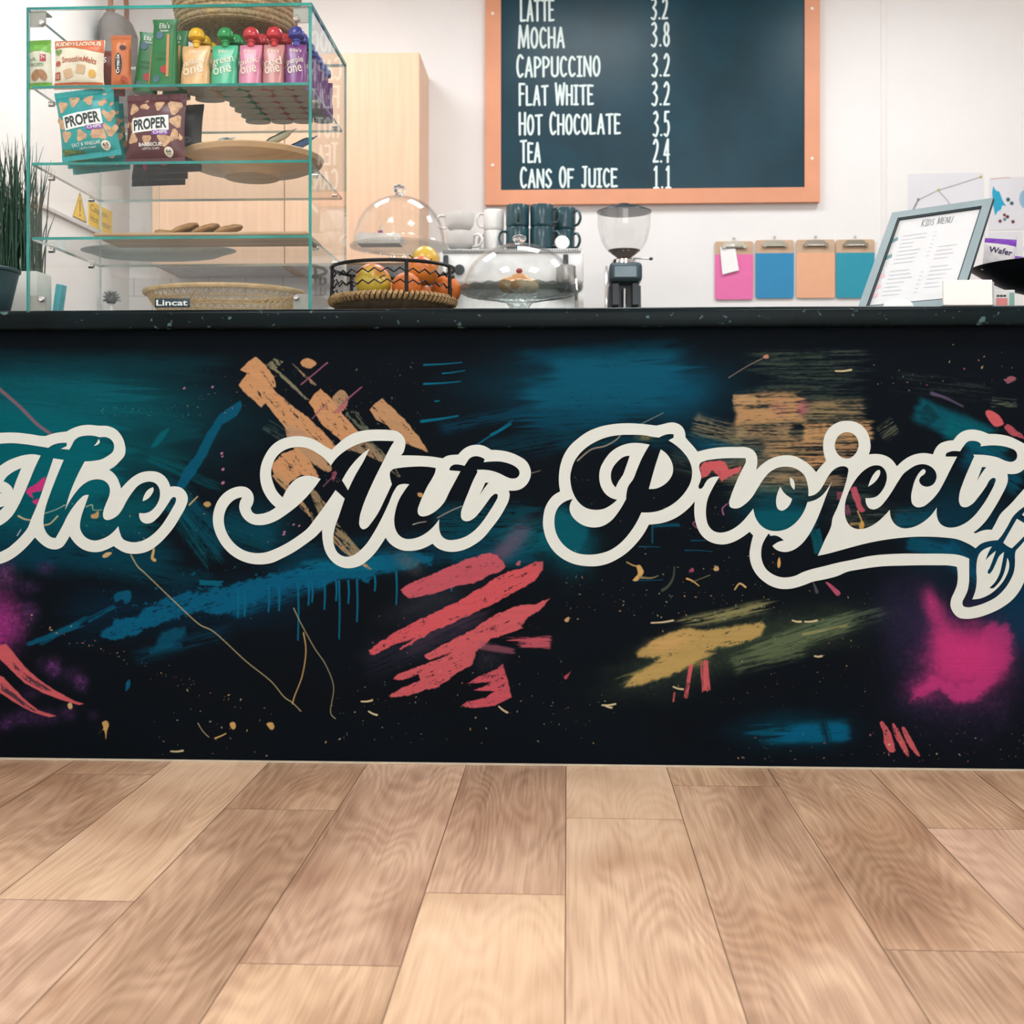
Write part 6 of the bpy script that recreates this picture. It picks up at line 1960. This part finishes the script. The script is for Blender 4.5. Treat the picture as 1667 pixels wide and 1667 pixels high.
Y2c = .272
q2 = P(842, 478, Y2c)
zp2 = P(842, 478, Y2c).z
t = thing('glass_cake_stand', 'low glass cake stand with a crimped edge, right of the fruit basket', 'cake stand', (q2.x + .005, Y2c, WT + .0008))
b = MB()
hz = zp2 - WT
seg = 96
prof = [(0, 0), (.05, 0), (.054, .005), (.03, .014), (.02, .03), (.03, hz - .022), (.08, hz - .010), (.125, hz - .004), (.139, hz + .004), (.1435, hz + .010), (.139, hz + .009), (.124, hz + .002), (.08, hz - .003), (0, hz - .004)]
b.lathe(prof, seg)
for v in b.bm.verts:
    r = math.hypot(v.co.x, v.co.y)
    if r > .13:
        a = math.atan2(v.co.y, v.co.x)
        v.co.z += .0022 * math.sin(a * 24) * (r - .13) / .013
    elif r > .03:
        a = math.atan2(v.co.y, v.co.x)
        v.co.z += .0012 * math.sin(a * 32) * min(1, (r - .03) / .04)
b.build('stand', clear_glass('pressed glass', tint=(.80, .85, .84), f0=.22, gain=.7, rough=.12, ripple=90), t, smooth=60)
t = thing('glass_dome', 'wide clear glass dome over the pastry on the low crimped stand', 'dome', (q2.x + .005, Y2c, zp2 + .0012))
hd2 = P(842, 398, Y2c).z - zp2
b = MB(); b.lathe(dome_prof(.1305, hd2, pw=2.1, lip=.002), 64); b.build('dome', gD, t, smooth=60)
b = MB(); knob(b, hd2, .0165, .8); b.build('knob', m_sg, t, smooth=60)
t = thing('pastry', 'golden dusted pastry with a red cherry under the wide dome', 'pastry', (q2.x + .005, Y2c - .01, zp2 - .0012))
b = MB()
for cx, cy, r, sz in ((-.022, 0, .026, .75), (.0, .006, .028, .85), (.024, .0, .022, .8), (-.002, -.014, .024, .7)):
    b.lathe([(r * math.sin(PI * k / 10) if 0 < k < 10 else 0, r * sz * (1 - math.cos(PI * k / 10))) for k in range(11)], 18, o=(cx, cy, .0))
rr = random.Random(3)
for v in b.bm.verts:
    v.co += Vector((rr.uniform(-1, 1), rr.uniform(-1, 1), 0)) * .0012
b.build('crust', M('golden crust', 'c08a52', .7, col2='e6cfae', thr=(.45, .6), scale=28, bump=.4), t, smooth=70)
b = MB(); b.lathe([(.0075 * math.sin(PI * k / 10) if 0 < k < 10 else 0, .006 * (1 - math.cos(PI * k / 10))) for k in range(11)], 14, o=(0, .004, .0465)); b.build('cherry', M('glace cherry', '9c2b2b', .25), t)
# ------------------------------------------------------------------ coffee corner on the back counter
YE = 1.70
t = thing('coffee_machine', 'white and steel two group coffee machine on the back counter', 'coffee machine')
ex0, ex1 = P(716, 420, YE).x, P(950, 420, YE).x
et = P(840, 405, YE).z
m_ewhite = M('white enamel', 'e8e8e6', .3)
m_edark = M('dark plastic', '2a3136', .4)
b = MB(); b.box(ex0, YE, 1.235, ex1, 2.12, et - .006, bevel=.012, seg=3); b.build('body', m_ewhite, t)
b = MB(); b.box(ex0 + .02, YE + .12, .95, ex1 - .02, 2.10, 1.2345); b.build('back_panel', m_steel, t, smooth=0)
b = MB(); b.box(ex0 + .01, YE - .02, .9015, ex1 - .01, 2.11, .9495, bevel=.008); b.build('drip_tray', m_steel, t)
for x, d in ((ex0, 1), (ex1, -1)):
    b = MB()
    pts = catmull([(YE - .005, .95, 0), (YE - .015, 1.05, 0), (YE + .0, 1.15, 0), (YE + .03, 1.233, 0)], 6)
    vs = [(p[0], p[1]) for p in pts] + [(2.1, 1.233), (2.1, .95)]
    A = [b.bm.verts.new((x, y, z)) for y, z in vs]; B = [b.bm.verts.new((x + d * .018, y, z)) for y, z in vs]
    b.bm.faces.new(A); b.bm.faces.new(B[::-1])
    for i in range(len(vs)):
        b.bm.faces.new((A[i], A[(i + 1) % len(vs)], B[(i + 1) % len(vs)], B[i]))
    b.build('side_cheek', m_steel, t, smooth=30)
b = MB()
b.box(ex0 + .01, YE + .006, et - .0058, ex1 - .012, 2.1, et - .002)
b.build('cup_tray', m_steel, t, smooth=0)
b = MB(); b.box(ex0 + .008, YE - .004, et - .014, ex1 - .008, YE + .003, et - .0004, bevel=.0015); b.build('top_rail', m_steel, t)
b = MB()
n = 60
for k in range(n):
    x = ex0 + .014 + (ex1 - ex0 - .03) * k / n
    b.prism([(x, et - .0105), (x + .0034, et - .0105), (x + .0062, et - .0030), (x + .0028, et - .0030)], YE - .0046, YE - .0041)
b.build('rail_slots', m_edark, t, smooth=0)
b = MB()
n = 46
for k in range(n):
    x = ex0 + .014 + (ex1 - ex0 - .03) * k / n
    b.box(x, YE + .004, et - .0018, x + .005, 2.08, et - .0002)
b.build('cup_grille', m_edark, t, smooth=0)
for u in (726, 921):
    x = P(u, 430, YE).x
    b = MB()
    b.lathe([(0, -.06), (.030, -.06), (.034, -.05), (.034, -.004), (.026, .0), (0, .0)], 24, o=(x, YE - .055, 1.29)); b.box(x - .022, YE - .06, 1.262, x + .022, YE + .002, 1.288, bevel=.004)
    gh = b.build('group_head', m_steel, t)
    b = MB(); b.box(x - .009, YE - .012, 1.285, x + .009, YE - .0005, 1.335, bevel=.004); b.build('control_pad', m_edark, gh)
    b = MB(); b.lathe([(0, 0), (.032, 0), (.032, -.02), (.02, -.032), (0, -.032)], 20, o=(x, YE - .055, 1.2295)); b.tube([(x, YE - .088, 1.218), (x, YE - .21, 1.205)], [.009, .013], 10); b.build('portafilter', m_edark, gh)
x = P(885, 430, YE).x
b = MB(); b.lathe([(0, 0), (.018, 0), (.018, .006), (0, .007)], 20, mat=Matrix.Translation((P(748, 433, YE).x, YE - .0003, 1.285)) @ Matrix.Rotation(PI / 2, 4, 'X')); b.build('gauge', m_edark, t)
b = MB(); b.tube([(ex1 - .03, YE - .03, 1.26), (ex1 - .025, YE - .07, 1.2), (ex1 - .02, YE - .08, 1.03)], .005, 8); b.build('steam_wand', m_chrome, t)

def mug(name, lab, r, h, mat, group, hz=True):
    q = thing(name, lab, 'mug' if name == 'mug' else 'cup', group=group)
    b = MB()
    if name == 'mug':
        b.lathe([(0, 0), (r * .9, 0), (r * .97, .004), (r, .012), (r, h - .002), (r * .98, h), (r * .93, h - .001), (r * .93, .008), (0, .006)], 32)
    else:
        b.lathe([(0, 0), (r * .55, 0), (r * .57, .006), (r * .75, .012), (r * .93, h * .4), (r, h), (r * .97, h), (r * .9, h * .42), (r * .7, .018), (0, .012)], 36)
    b.build('body', mat, q, smooth=45)
    b = MB()
    a = r * (.96 if name == 'mug' else .9)
    b.tube(catmull([(a, 0, h * .82, ), (a + r * .45, 0, h * .82), (a + r * .66, 0, h * .52), (a + r * .42, 0, h * .24), (a * .97, 0, h * .2)], 5), .0052, 8, flat=.75)
    b.build('handle', mat, q)
    return q
m_teal = M('dark teal glaze', '24474f', .22, var=.05, spec=.6)
m_cup = M('white china', 'e6e3df', .2, spec=.6, var=.01)
Ym = 1.752
mz = et + .0006
mh = .0792
def mu(u, Y, z):
    return Vector((P(u, 380, Y).x, Y, z))
g = 'dark teal mugs on the coffee machine'
m1 = mug('mug', 'dark teal mug, bottom left of the stack, handle to the left', .0408, mh, m_teal, g)
m1.location = mu(842.5, Ym, mz); m1.rotation_euler = (0, 0, R_(195))
dup(m1, mu(842.5, Ym, mz + mh + .0006), 'dark teal mug, top left of the stack, handle towards the front', rot=(0, 0, R_(-85)))
dup(m1, mu(881.5, Ym + .002, mz), 'dark teal mug, bottom middle of the stack, handle to the right', rot=(0, 0, R_(-10)))
dup(m1, mu(882, Ym + .002, mz + mh + .0006), 'dark teal mug, top middle of the stack, handle to the right', rot=(0, 0, R_(-12)))
dup(m1, mu(917, Ym + .062, mz), 'dark teal mug, bottom right of the stack and set back', rot=(0, 0, R_(-28)))
dup(m1, mu(918.5, Ym + .062, mz + mh + .0006), 'dark teal mug, top right of the stack and set back', rot=(0, 0, R_(-30)))
g = 'white cups on the coffee machine'
c1 = mug('teacup', 'wide white cup, lower of the left pair, handle to the right', .0535, .066, m_cup, g)
c1.location = mu(750, Ym, mz); c1.rotation_euler = (0, 0, R_(-20))
dup(c1, mu(748.5, Ym, mz + .0666), 'wide white cup, upper of the left pair, handle to the left', rot=(0, 0, R_(195)))
c2 = mug('mug', 'white mug, lower of the pair beside the teal mugs', .036, .074, m_cup, g)
c2.location = mu(804, Ym + .03, mz); c2.rotation_euler = (0, 0, R_(160))
dup(c2, mu(804, Ym + .03, mz + .0746), 'white mug, upper of the pair beside the teal mugs', rot=(0, 0, R_(185)))
t = thing('white_lid', 'small round white lid leaning on the bottom right teal mug', 'lid', group=None)
b = MB(); b.lathe([(0, 0), (.024, 0), (.026, .003), (.024, .006), (0, .0065)], 28); b.build('lid', M('white plastic', 'e4e4e2', .4), t)
t.location = mu(915, Ym - .018, mz + .0245); t.rotation_euler = (R_(80), 0, R_(6))

YG = 1.80
gq = P(1016, 480, YG)
t = thing('coffee_grinder', 'coffee grinder with a large clear bean hopper, right of the machine', 'coffee grinder', (gq.x, YG, .9006))
s = mpp(YG)
def gz(v):
    return P(1016, v, YG).z - .9006
m_hop = clear_glass('smoked hopper', tint=(.985, .985, .982), f0=.04, gain=.6)
rt = 43.5 * s
b = MB()
b.lathe([(rt, gz(346)), (rt * .985, gz(370)), (rt * .86, gz(392)), (rt * .70, gz(405)), (rt * .62, gz(408)), (.022, gz(420)), (.019, gz(420)), (rt * .6, gz(406)), (rt * .68, gz(403)), (rt * .84, gz(391)), (rt * .96, gz(370)), (rt * .975, gz(346))], 40)
b.build('hopper', m_hop, t, smooth=60)
b = MB(); b.lathe([(.020, gz(421)), (rt * .60, gz(408.5)), (rt * .6, gz(407.6)), (0, gz(407.6))], 32); b.build('beans', M('coffee grounds', '6a5f58', .8, var=.3, scale=200), t)
b = MB(); b.lathe([(0, gz(346) + .018), (rt * .7, gz(346) + .016), (rt * 1.01, gz(346) + .004), (rt * 1.02, gz(346) + .0005), (rt * .9, gz(346) - .0), (0, gz(346))], 40); b.lathe([(0, gz(346) + .018), (.018, gz(346) + .018), (.02, gz(346) + .03), (0, gz(346) + .032)], 16)
b.build('lid', M('hopper lid', '2c363b', .3), t, smooth=50)
b = MB(); b.lathe([(0, gz(421)), (.03, gz(421)), (.044, gz(424)), (.046, gz(432)), (0, gz(432))], 32); b.build('collar', m_chrome, t)
b = MB(); b.tube([(.03, -.02, gz(422)), (.09, -.035, gz(424))], .003, 8); lv = b.build('lever', m_steel, t)
b = MB(); b.lathe([(0, -.006), (.006, -.004), (.007, 0), (.006, .004), (0, .006)], 12, o=(.092, -.0355, gz(424.3))); b.build('lever_knob', m_edark, lv)
m_gb = M('slate body', '2a4049', .35, var=.03)
b = MB(); b.box(-25 * s, -.095, gz(464), 27 * s, .08, gz(433), bevel=.014, seg=4); hd = b.build('head', m_gb, t)
b = MB(); b.box(-17 * s, -.0975, gz(457), 17.5 * s, -.0952, gz(440)); b.build('screen', M('grey screen', '6d828a', .25), hd, smooth=0)
b = MB()
b.prism([(-25 * s, gz(465)), (27 * s, gz(465)), (29 * s, 0.02), (-29 * s, .02)], .0, .085)
b.prism([(-28 * s, .02), (30 * s, .02), (30 * s, .0), (-28 * s, .0)], -.11, .10)
b.build('stand', m_gb, t, smooth=30)
for x in (-20, 12):
    b = MB(); b.prism([(x * s, gz(466)), ((x + 10) * s, gz(466)), ((x + 10) * s, gz(500)), (x * s, gz(500))], -.075, -.001); b.build('portafilter_fork', m_edark, t, smooth=0)
b = MB(); b.tube([(-.0, -.03, gz(472)), (0, -.03, gz(512))], .009, 12); b.build('chute', m_steel, t)
b = MB(); b.box(-31 * s, -.05, .021, -27.5 * s, .085, gz(436), bevel=.002); b.build('side_trim', m_chrome, t)

# ------------------------------------------------------------------ clipboards
m_mdf = M('brown hardboard', 'c9a98c', .6, var=.03)
m_clip = M('clip metal', '9a968a', .25, metal=1)
cols = (('pink', 'e56aa6', 1194.5), ('blue', '1583b4', 1260.5), ('peach', 'e6ab86', 1327), ('turquoise', '1291a8', 1391.5))
cw = mpp(YB) * 61.5
chh = mpp(YB) * 94
for nm, c, u in cols:
    q = P(u, 488, YB)
    zb_ = P(u, {'pink': 488, 'blue': 486, 'peach': 485.5, 'turquoise': 485.5}[nm], YB).z
    lab = {'pink': 'pink and brown clipboard with a white slip, leftmost on the wall', 'blue': 'blue and brown clipboard, second on the wall', 'peach': 'peach coloured clipboard, third on the wall', 'turquoise': 'turquoise clipboard beside the framed menu, last on the wall'}[nm]
    t = thing('clipboard', lab, 'clipboard', (q.x, YB - .0045, zb_), group='clipboards on the rear wall')
    def rr_pts(x0, z0, x1, z1, r, top=True, bot=True):
        p = []
        for cx, cz, a0, on in ((x1 - r, z0 + r, -90, bot), (x1 - r, z1 - r, 0, top), (x0 + r, z1 - r, 90, top), (x0 + r, z0 + r, 180, bot)):
            if on:
                p += [(cx + r * math.cos(R_(a0 + 90 * k / 5)), cz + r * math.sin(R_(a0 + 90 * k / 5))) for k in range(6)]
            else:
                p += [((x1 if a0 in (-90, 0) else x0), (z1 if a0 in (0, 90) else z0))]
        return p
    b = MB(); b.prism(rr_pts(-cw / 2, 0, cw / 2, chh, .009), -.0032, .0); b.build('board', m_mdf, t, smooth=0)
    b = MB(); b.prism(rr_pts(-cw / 2, 0, cw / 2, chh * .775, .009, top=False), -.0037, -.0033); b.build('painted_panel', M(nm + ' board paint', c, .45, var=.015), t, smooth=0)
    b = MB()
    zc_ = chh - .024
    b.prism([(-.038, zc_ + .016), (-.030, zc_ + .022), (.030, zc_ + .022), (.038, zc_ + .016), (.046, zc_), (.036, zc_ - .004), (.03, zc_ + .002), (-.03, zc_ + .002), (-.036, zc_ - .004), (-.046, zc_)], -.0075, -.0038)
    b.tube([(-.034, -.010, zc_), (.034, -.010, zc_)], .0045, 10)
    for x in (-.040, .040):
        b.lathe([(0, -.007), (.008, -.007), (.008, .007), (0, .007)], 14, mat=Matrix.Translation((x, -.0105, zc_ + .002)) @ Matrix.Rotation(PI / 2, 4, 'X'))
    b.build('clip', m_clip, t, smooth=40)
    hk = MB()
    hz_ = zb_ + chh
    hk.tube([(q.x - .003, YB - .001, hz_ + .016), (q.x - .003, YB - .008, hz_ + .014), (q.x - .003, YB - .009, hz_ + .006), (q.x + .003, YB - .009, hz_ + .006), (q.x + .003, YB - .008, hz_ + .014), (q.x + .003, YB - .001, hz_ + .016)], .0016, 6)
    tag(hk.build('wall_hook', m_steel), 'small metal hook above the %s clipboard' % nm, 'hook', 'hooks above the clipboards')
t = MB()
yn = YB - .0045 - .0115
pts = [P(u, v, yn) for u, v in ((1172, 402), (1196, 397), (1203, 440), (1176, 447))]
A = [t.bm.verts.new(p + Vector((0, -.0008, 0))) for p in pts]; B = [t.bm.verts.new(p) for p in pts]
t.bm.faces.new(A); t.bm.faces.new(B[::-1])
for i in range(4):
    t.bm.faces.new((A[i], B[i], B[(i + 1) % 4], A[(i + 1) % 4]))
for v in t.bm.verts:
    if v.co.z > pts[2].z + .03:
        v.co.y += .0035
tag(t.build('paper_slip', M('white paper', 'f2f1ef', .7, var=.01), smooth=0), 'white paper slip held askew in the pink clipboard', 'paper')

# ------------------------------------------------------------------ framed kids menu
be, ga, FWd, FH = .72544, .60139, .23352, .29216
w_ = Vector((math.cos(be), -math.sin(be), 0))
n_ = Vector((math.sin(be), math.cos(be), 0))
up_ = n_ * math.sin(ga) + Vector((0, 0, math.cos(ga)))
nn = w_.cross(up_).normalized()      # faces the viewer
if nn.y > 0:
    nn = -nn
O = Vector((.62833, .16993, WT + .0056))
FH += .0055
def fm(o):
    return lambda x, y, e=0: O + w_ * x + up_ * y + nn * (o + e)
t = thing('framed_menu', 'grey framed kids menu leaning back at the right of the counter', 'picture frame', (0, 0, 0))
def slab(b, pts, o0, o1, mi=0):
    A = [b.bm.verts.new(fm(o0)(*p)) for p in pts]; B = [b.bm.verts.new(fm(o1)(*p)) for p in pts]
    b.bm.faces.new(A); b.bm.faces.new(B[::-1])
    for i in range(len(pts)):
        b.bm.faces.new((A[i], B[i], B[(i + 1) % len(pts)], A[(i + 1) % len(pts)]))
fw = .0195
b = MB()
for pts in (((0, 0), (FWd, 0), (FWd - fw, fw), (fw, fw)), ((FWd, 0), (FWd, FH), (FWd - fw, FH - fw), (FWd - fw, fw)), ((FWd, FH), (0, FH), (fw, FH - fw), (FWd - fw, FH - fw)), ((0, FH), (0, 0), (fw, fw), (fw, FH - fw))):
    slab(b, pts, -.008, .0)
bmesh.ops.remove_doubles(b.bm, verts=b.bm.verts, dist=1e-6)
b.bm.normal_update()
for f in b.bm.faces:
    if abs(f.normal.dot(nn)) < .5:
        f.material_index = 1
b.build('frame', [M('slate frame', '8d9fa4', .35, var=.05, scale=10), M('dark frame edge', '1d2c31', .5)], t, smooth=0)
b = MB()
for pts in (((fw, fw), (FWd - fw, fw), (FWd - fw - .003, fw + .003), (fw + .003, fw + .003)), ((FWd - fw, fw), (FWd - fw, FH - fw), (FWd - fw - .003, FH - fw - .003), (FWd - fw - .003, fw + .003)), ((FWd - fw, FH - fw), (fw, FH - fw), (fw + .003, FH - fw - .004), (FWd - fw - .003, FH - fw - .004)), ((fw, FH - fw), (fw, fw), (fw + .004, fw + .003), (fw + .004, FH - fw - .004))):
    slab(b, pts, -.0054, -.001)
bmesh.ops.remove_doubles(b.bm, verts=b.bm.verts, dist=1e-6)
b.build('inner_lip', M('dark frame edge', '1d2c31', .5), t, smooth=0)
b = MB(); slab(b, ((fw - .004, fw - .004), (FWd - fw + .004, fw - .004), (FWd - fw + .004, FH - fw + .004), (fw - .004, FH - fw + .004)), -.0076, -.0056)
sh = b.build('menu_sheet', M('menu paper', 'd9dbdd', .6, var=.01), t, smooth=0)
b = MB()
mm = fm(-.0051)
hand_text(b, 'KIDS MENU', .082, FH - .052, .152, FH - .034, mm, .0011, caps=1.15, gap=.14)
b.build('lettering', M('menu ink', '3c4a50', .6), sh, smooth=0, recalc=False)
b = MB()
rr = random.Random(2)
for k in range(16):
    if k in (8,):
        continue
    y = FH - .075 - k * .0115
    patch(b, .045, y, .045 + rr.uniform(.03, .058), y + .0016, mm, nx=2, ny=1)
    if k < 7 or k > 9:
        patch(b, .118, y, .125, y + .0016, mm, nx=1, ny=1)
    if 3 < k < 15:
        patch(b, .138, y, .138 + rr.uniform(.03, .05), y + .0016, mm, nx=2, ny=1)
b.build('menu_lines', M('faint menu print', 'bcc0c5', .6), sh, smooth=0, recalc=False)
b = MB()
for y in (.205, .155):
    blob(b, [(.0215, y), (.036, y + .008), (.034, y + .018), (.0215, y + .012)], mm)
b.build('teal_daubs', M('teal daub', '6f9aa2', .6), sh, smooth=0, recalc=False)
b = MB()
for y in (.10, .07, .045):
    blob(b, [(.0215, y), (.036, y + .006), (.034, y + .014), (.0215, y + .012)], mm)
b.build('pink_daubs', M('pink daub', 'e6bcc4', .6), sh, smooth=0, recalc=False)
b = MB()
l0 = fm(-.0088)(FWd / 2 - .02, FH * .72); l1 = fm(-.0088)(FWd / 2 + .02, FH * .72)
back = Vector((n_.x, n_.y, 0))
f0 = Vector((l0.x, l0.y, WT + .001)) + back * .10; f1 = Vector((l1.x, l1.y, WT + .001)) + back * .10
th = back * .003
b.add([l0, l1, f1, f0, l0 + th, l1 + th, f1 + th, f0 + th], [(0, 1, 2, 3), (7, 6, 5, 4), (0, 4, 5, 1), (1, 5, 6, 2), (2, 6, 7, 3), (3, 7, 4, 0)])
b.build('easel_leg', M('dark card', '2e3436', .6), t, smooth=0)

t = thing('card_stack', 'stack of white cards leaning in front of the framed menu', 'cards')
q = P(1569, 492, .05)
b = MB()
b.box(-.048, 0, 0, .05, .008, .052, bevel=.001, seg=1)
b.build('cards', M('white card', 'f4f3f0', .6, var=.01), t, smooth=0)
b = MB(); b.box(.0503, .001, .001, .0535, .007, .048); b.build('divider_tab', M('grey card', 'a9aeb0', .5), t, smooth=0)
t.location = (P(1566, 492, .02).x, .0, WT + .001); t.rotation_euler = (R_(-3), 0, 0)
t.location.y = -.0165
t = thing('paper_napkin', 'rounded white napkin fold in front of the framed menu', 'napkin')
b = MB(); b.lathe([(0, .019), (.016, .017), (.028, .010), (.033, .0), (0, 0)], 24, sy=.5); b.build('napkin', M('tissue', 'f6f5f2', .8, var=.01), t)
t.location = (P(1463, 492, .02).x, .022, WT + .001)

# bowl at the right end
YBw = .30
t = thing('black_bowl', 'wide black bowl on a foot at the right end of the counter', 'bowl')
m_bowl = M('matt black metal', '14181a', .35, metal=.3, var=.05)
rb = .175
zr_ = P(1585, 436, YBw).z - WT
b = MB()
b.lathe([(0, .0), (.062, 0), (.06, .006), (.04, .012), (.036, zr_ - .066), (.05, zr_ - .062), (.095, zr_ - .048), (.14, zr_ - .024), (rb, zr_), (rb - .003, zr_ + .001), (.138, zr_ - .020), (.09, zr_ - .043), (0, zr_ - .056)], 56)
b.build('bowl', m_bowl, t, smooth=50)
t.location = (P(1584, 436, YBw).x + rb, YBw, WT + .0008)
bx = t.location.copy()
def wafer(lab, loc, rot, w, h, txt):
    q = thing('wafer_packet', lab, 'packet', loc, group='purple and white wafer packets in the black bowl', rot=rot)
    b, mp = pillow(w, h, .022, crimp=.006); b.build('wrapper', M('white wrapper', 'e6e2e6', .4, bump=.1), q, smooth=60)
    b = MB(); patch(b, -w * .48, h * .86, w * .48, h * .995, lay(.001)(mp), nx=8, ny=4, bot=lambda s: -.006 * s); b.build('purple_band', M('purple print', '7a35b8', .4), q, smooth=0, recalc=False)
    if txt:
        b = MB(); put_text(b, txt, -w * .34, h * .50, w * .38, h * .68, lay(.0014)(mp), bold=.02, rot=-.12); b.build('lettering', M('indigo print', '2a2258', .5), q, smooth=0, recalc=False)
zi = WT + zr_ - .050
wafer('white and purple packet printed Wafer, standing in the black bowl', (P(1624, 420, .27).x, .27, WT + zr_ - .012), (R_(-6), R_(6), R_(-12)), .070, .074, 'Wafer')
wafer('second white and purple packet in the bowl, low behind the front one', (P(1660, 420, .34).x, .33, WT + zr_ - .026), (R_(-8), R_(10), R_(-10)), .060, .056, None)
wafer('third white and purple packet in the bowl, farthest right', (P(1700, 420, .25).x, .27, WT + zr_ - .042), (R_(-8), R_(-4), R_(10)), .060, .088, None)
t = thing('lilac_packet', 'pale lilac packet standing between the menu frame and the bowl', 'packet')
b, mp = pillow(.05, .10, .02, crimp=.006); b.build('wrapper', M('lilac wrapper', 'd9c4dc', .4, bump=.1), t, smooth=60)
b = MB(); blob(b, ell(.0, .04, .014, .02, 14), lay(.001)(mp)); b.build('printed_flower', M('rose print', 'e0a0b8', .5), t, smooth=0, recalc=False)
t.location = (P(1588, 470, .515).x, .515, WT + .0015); t.rotation_euler = (R_(-4), 0, R_(10))
t = thing('tea_box', 'small white card box with a pink square under the black bowl', 'box')
b = MB(); b.box(-.036, 0, 0, .036, .04, .052, bevel=.0015); b.build('carton', M('white carton', 'dfe0de', .5), t)
b = MB(); patch(b, -.004, .006, .020, .034, lambda x, z: Vector((x, -.0006, z))); b.build('pink_square', M('salmon print', 'e28a86', .5), t, smooth=0, recalc=False)
b = MB(); patch(b, .024, .001, .0345, .046, lambda x, z: Vector((x, -.0006, z))); b.build('green_stripe', M('mint print', '86b3a8', .5), t, smooth=0, recalc=False)
b = MB()
for x0 in (-.003, .004, .011):
    patch(b, x0, .037, x0 + .006, .041, lambda x, z: Vector((x, -.0006, z)), nx=1, ny=1)
b.build('print_line', m_blk, t, smooth=0, recalc=False)
t.location = (P(1626, 480, .14).x, .145, WT + .0012)

# ------------------------------------------------------------------ drawings on the rear wall
def sheet(lab, pts, ink):
    y = YB - .0014
    t = thing('drawing', lab, 'drawing', (0, 0, 0), group='drawings on the rear wall')
    b = MB()
    q = [P(u, v, y) for u, v in pts]
    A = [b.bm.verts.new(p) for p in q]; B = [b.bm.verts.new(Vector((p.x, YB - .0003, p.z))) for p in q]
    b.bm.faces.new(A); b.bm.faces.new(B[::-1])
    for i in range(4):
        b.bm.faces.new((A[i], B[i], B[(i + 1) % 4], A[(i + 1) % 4]))
    b.build('sheet', M('drawing paper', 'dedde2', .7, var=.015, scale=6), t, smooth=0)
    for nm, c, shapes in ink:
        b = MB()
        k = mpp(YB)
        for kind, d in shapes:
            if kind == 'l':
                ribbon(b, [Vector((P(u, v, y).x, P(u, v, y).z)) for u, v in d[1:]], d[0] * k, lambda x, z, e=0: Vector((x, y - .0005 - e, z)))
            else:
                blob(b, [(P(u, v, y).x, P(u, v, y).z) for u, v in d], lambda x, z: Vector((x, y - .0006, z)))
        b.build(nm, M(nm + ' ink', c, .6, var=.02), t, smooth=0, recalc=False)
def pe(u, v, r, r2=None):
    return ('b', ell(u, v, r, r2 or r, 10))
sheet('grey sheet with a faint branching line drawing above the framed menu', ((1478, 283), (1601, 281), (1604, 385), (1478, 387)),
      [('grey', '8e8e92', [('l', (1.2, (1485, 343), (1494, 326), (1527, 310), (1560, 300), (1597, 288))), ('l', (1.2, (1529, 312), (1540, 324), (1549, 336))), ('l', (3.0, (1486, 343), (1491, 333), (1495, 325)))]),
       ('gold', 'cdbb62', [pe(1528, 309.5, 2.6), pe(1597, 288, 2.4)]), ('charcoal', '6b6e72', [pe(1495, 325, 2.4), pe(1548, 336, 2.0)])])
sheet('white sheet with a turquoise brush patch and dark red spots by the right edge', ((1611, 289), (1700, 287), (1700, 373), (1609, 375)),
      [('turquoise', '1aa3c6', [('b', ((1617, 303), (1621, 310), (1627, 312), (1632, 326), (1638, 336), (1632, 334), (1629, 342), (1624, 344), (1620, 351), (1616, 330), (1615, 312)))]),
       ('dark_teal', '2a5a62', [pe(1641, 325, 3.4), pe(1647, 331, 3.2)]), ('dark_red', '6a2530', [pe(1635, 350, 2.6), pe(1640, 353, 3), pe(1628, 360, 2.8), pe(1649, 361, 3)]),
       ('sea_green', '4a8a92', [pe(1635.5, 357, 2.8)]), ('blue_wash', '8fb3cf', [pe(1668, 324, 9, 15)]), ('pink', 'd9a8a8', [('l', (1.2, (1613, 292), (1626, 290), (1645, 289)))])])
sheet('plain pale sheet below the turquoise one, half hidden by the bowl', ((1609, 378), (1664, 377), (1664, 470), (1609, 470)),
      [('faint_grey', 'c9c8cc', [('l', (1.0, (1655, 384), (1655, 420)))])])
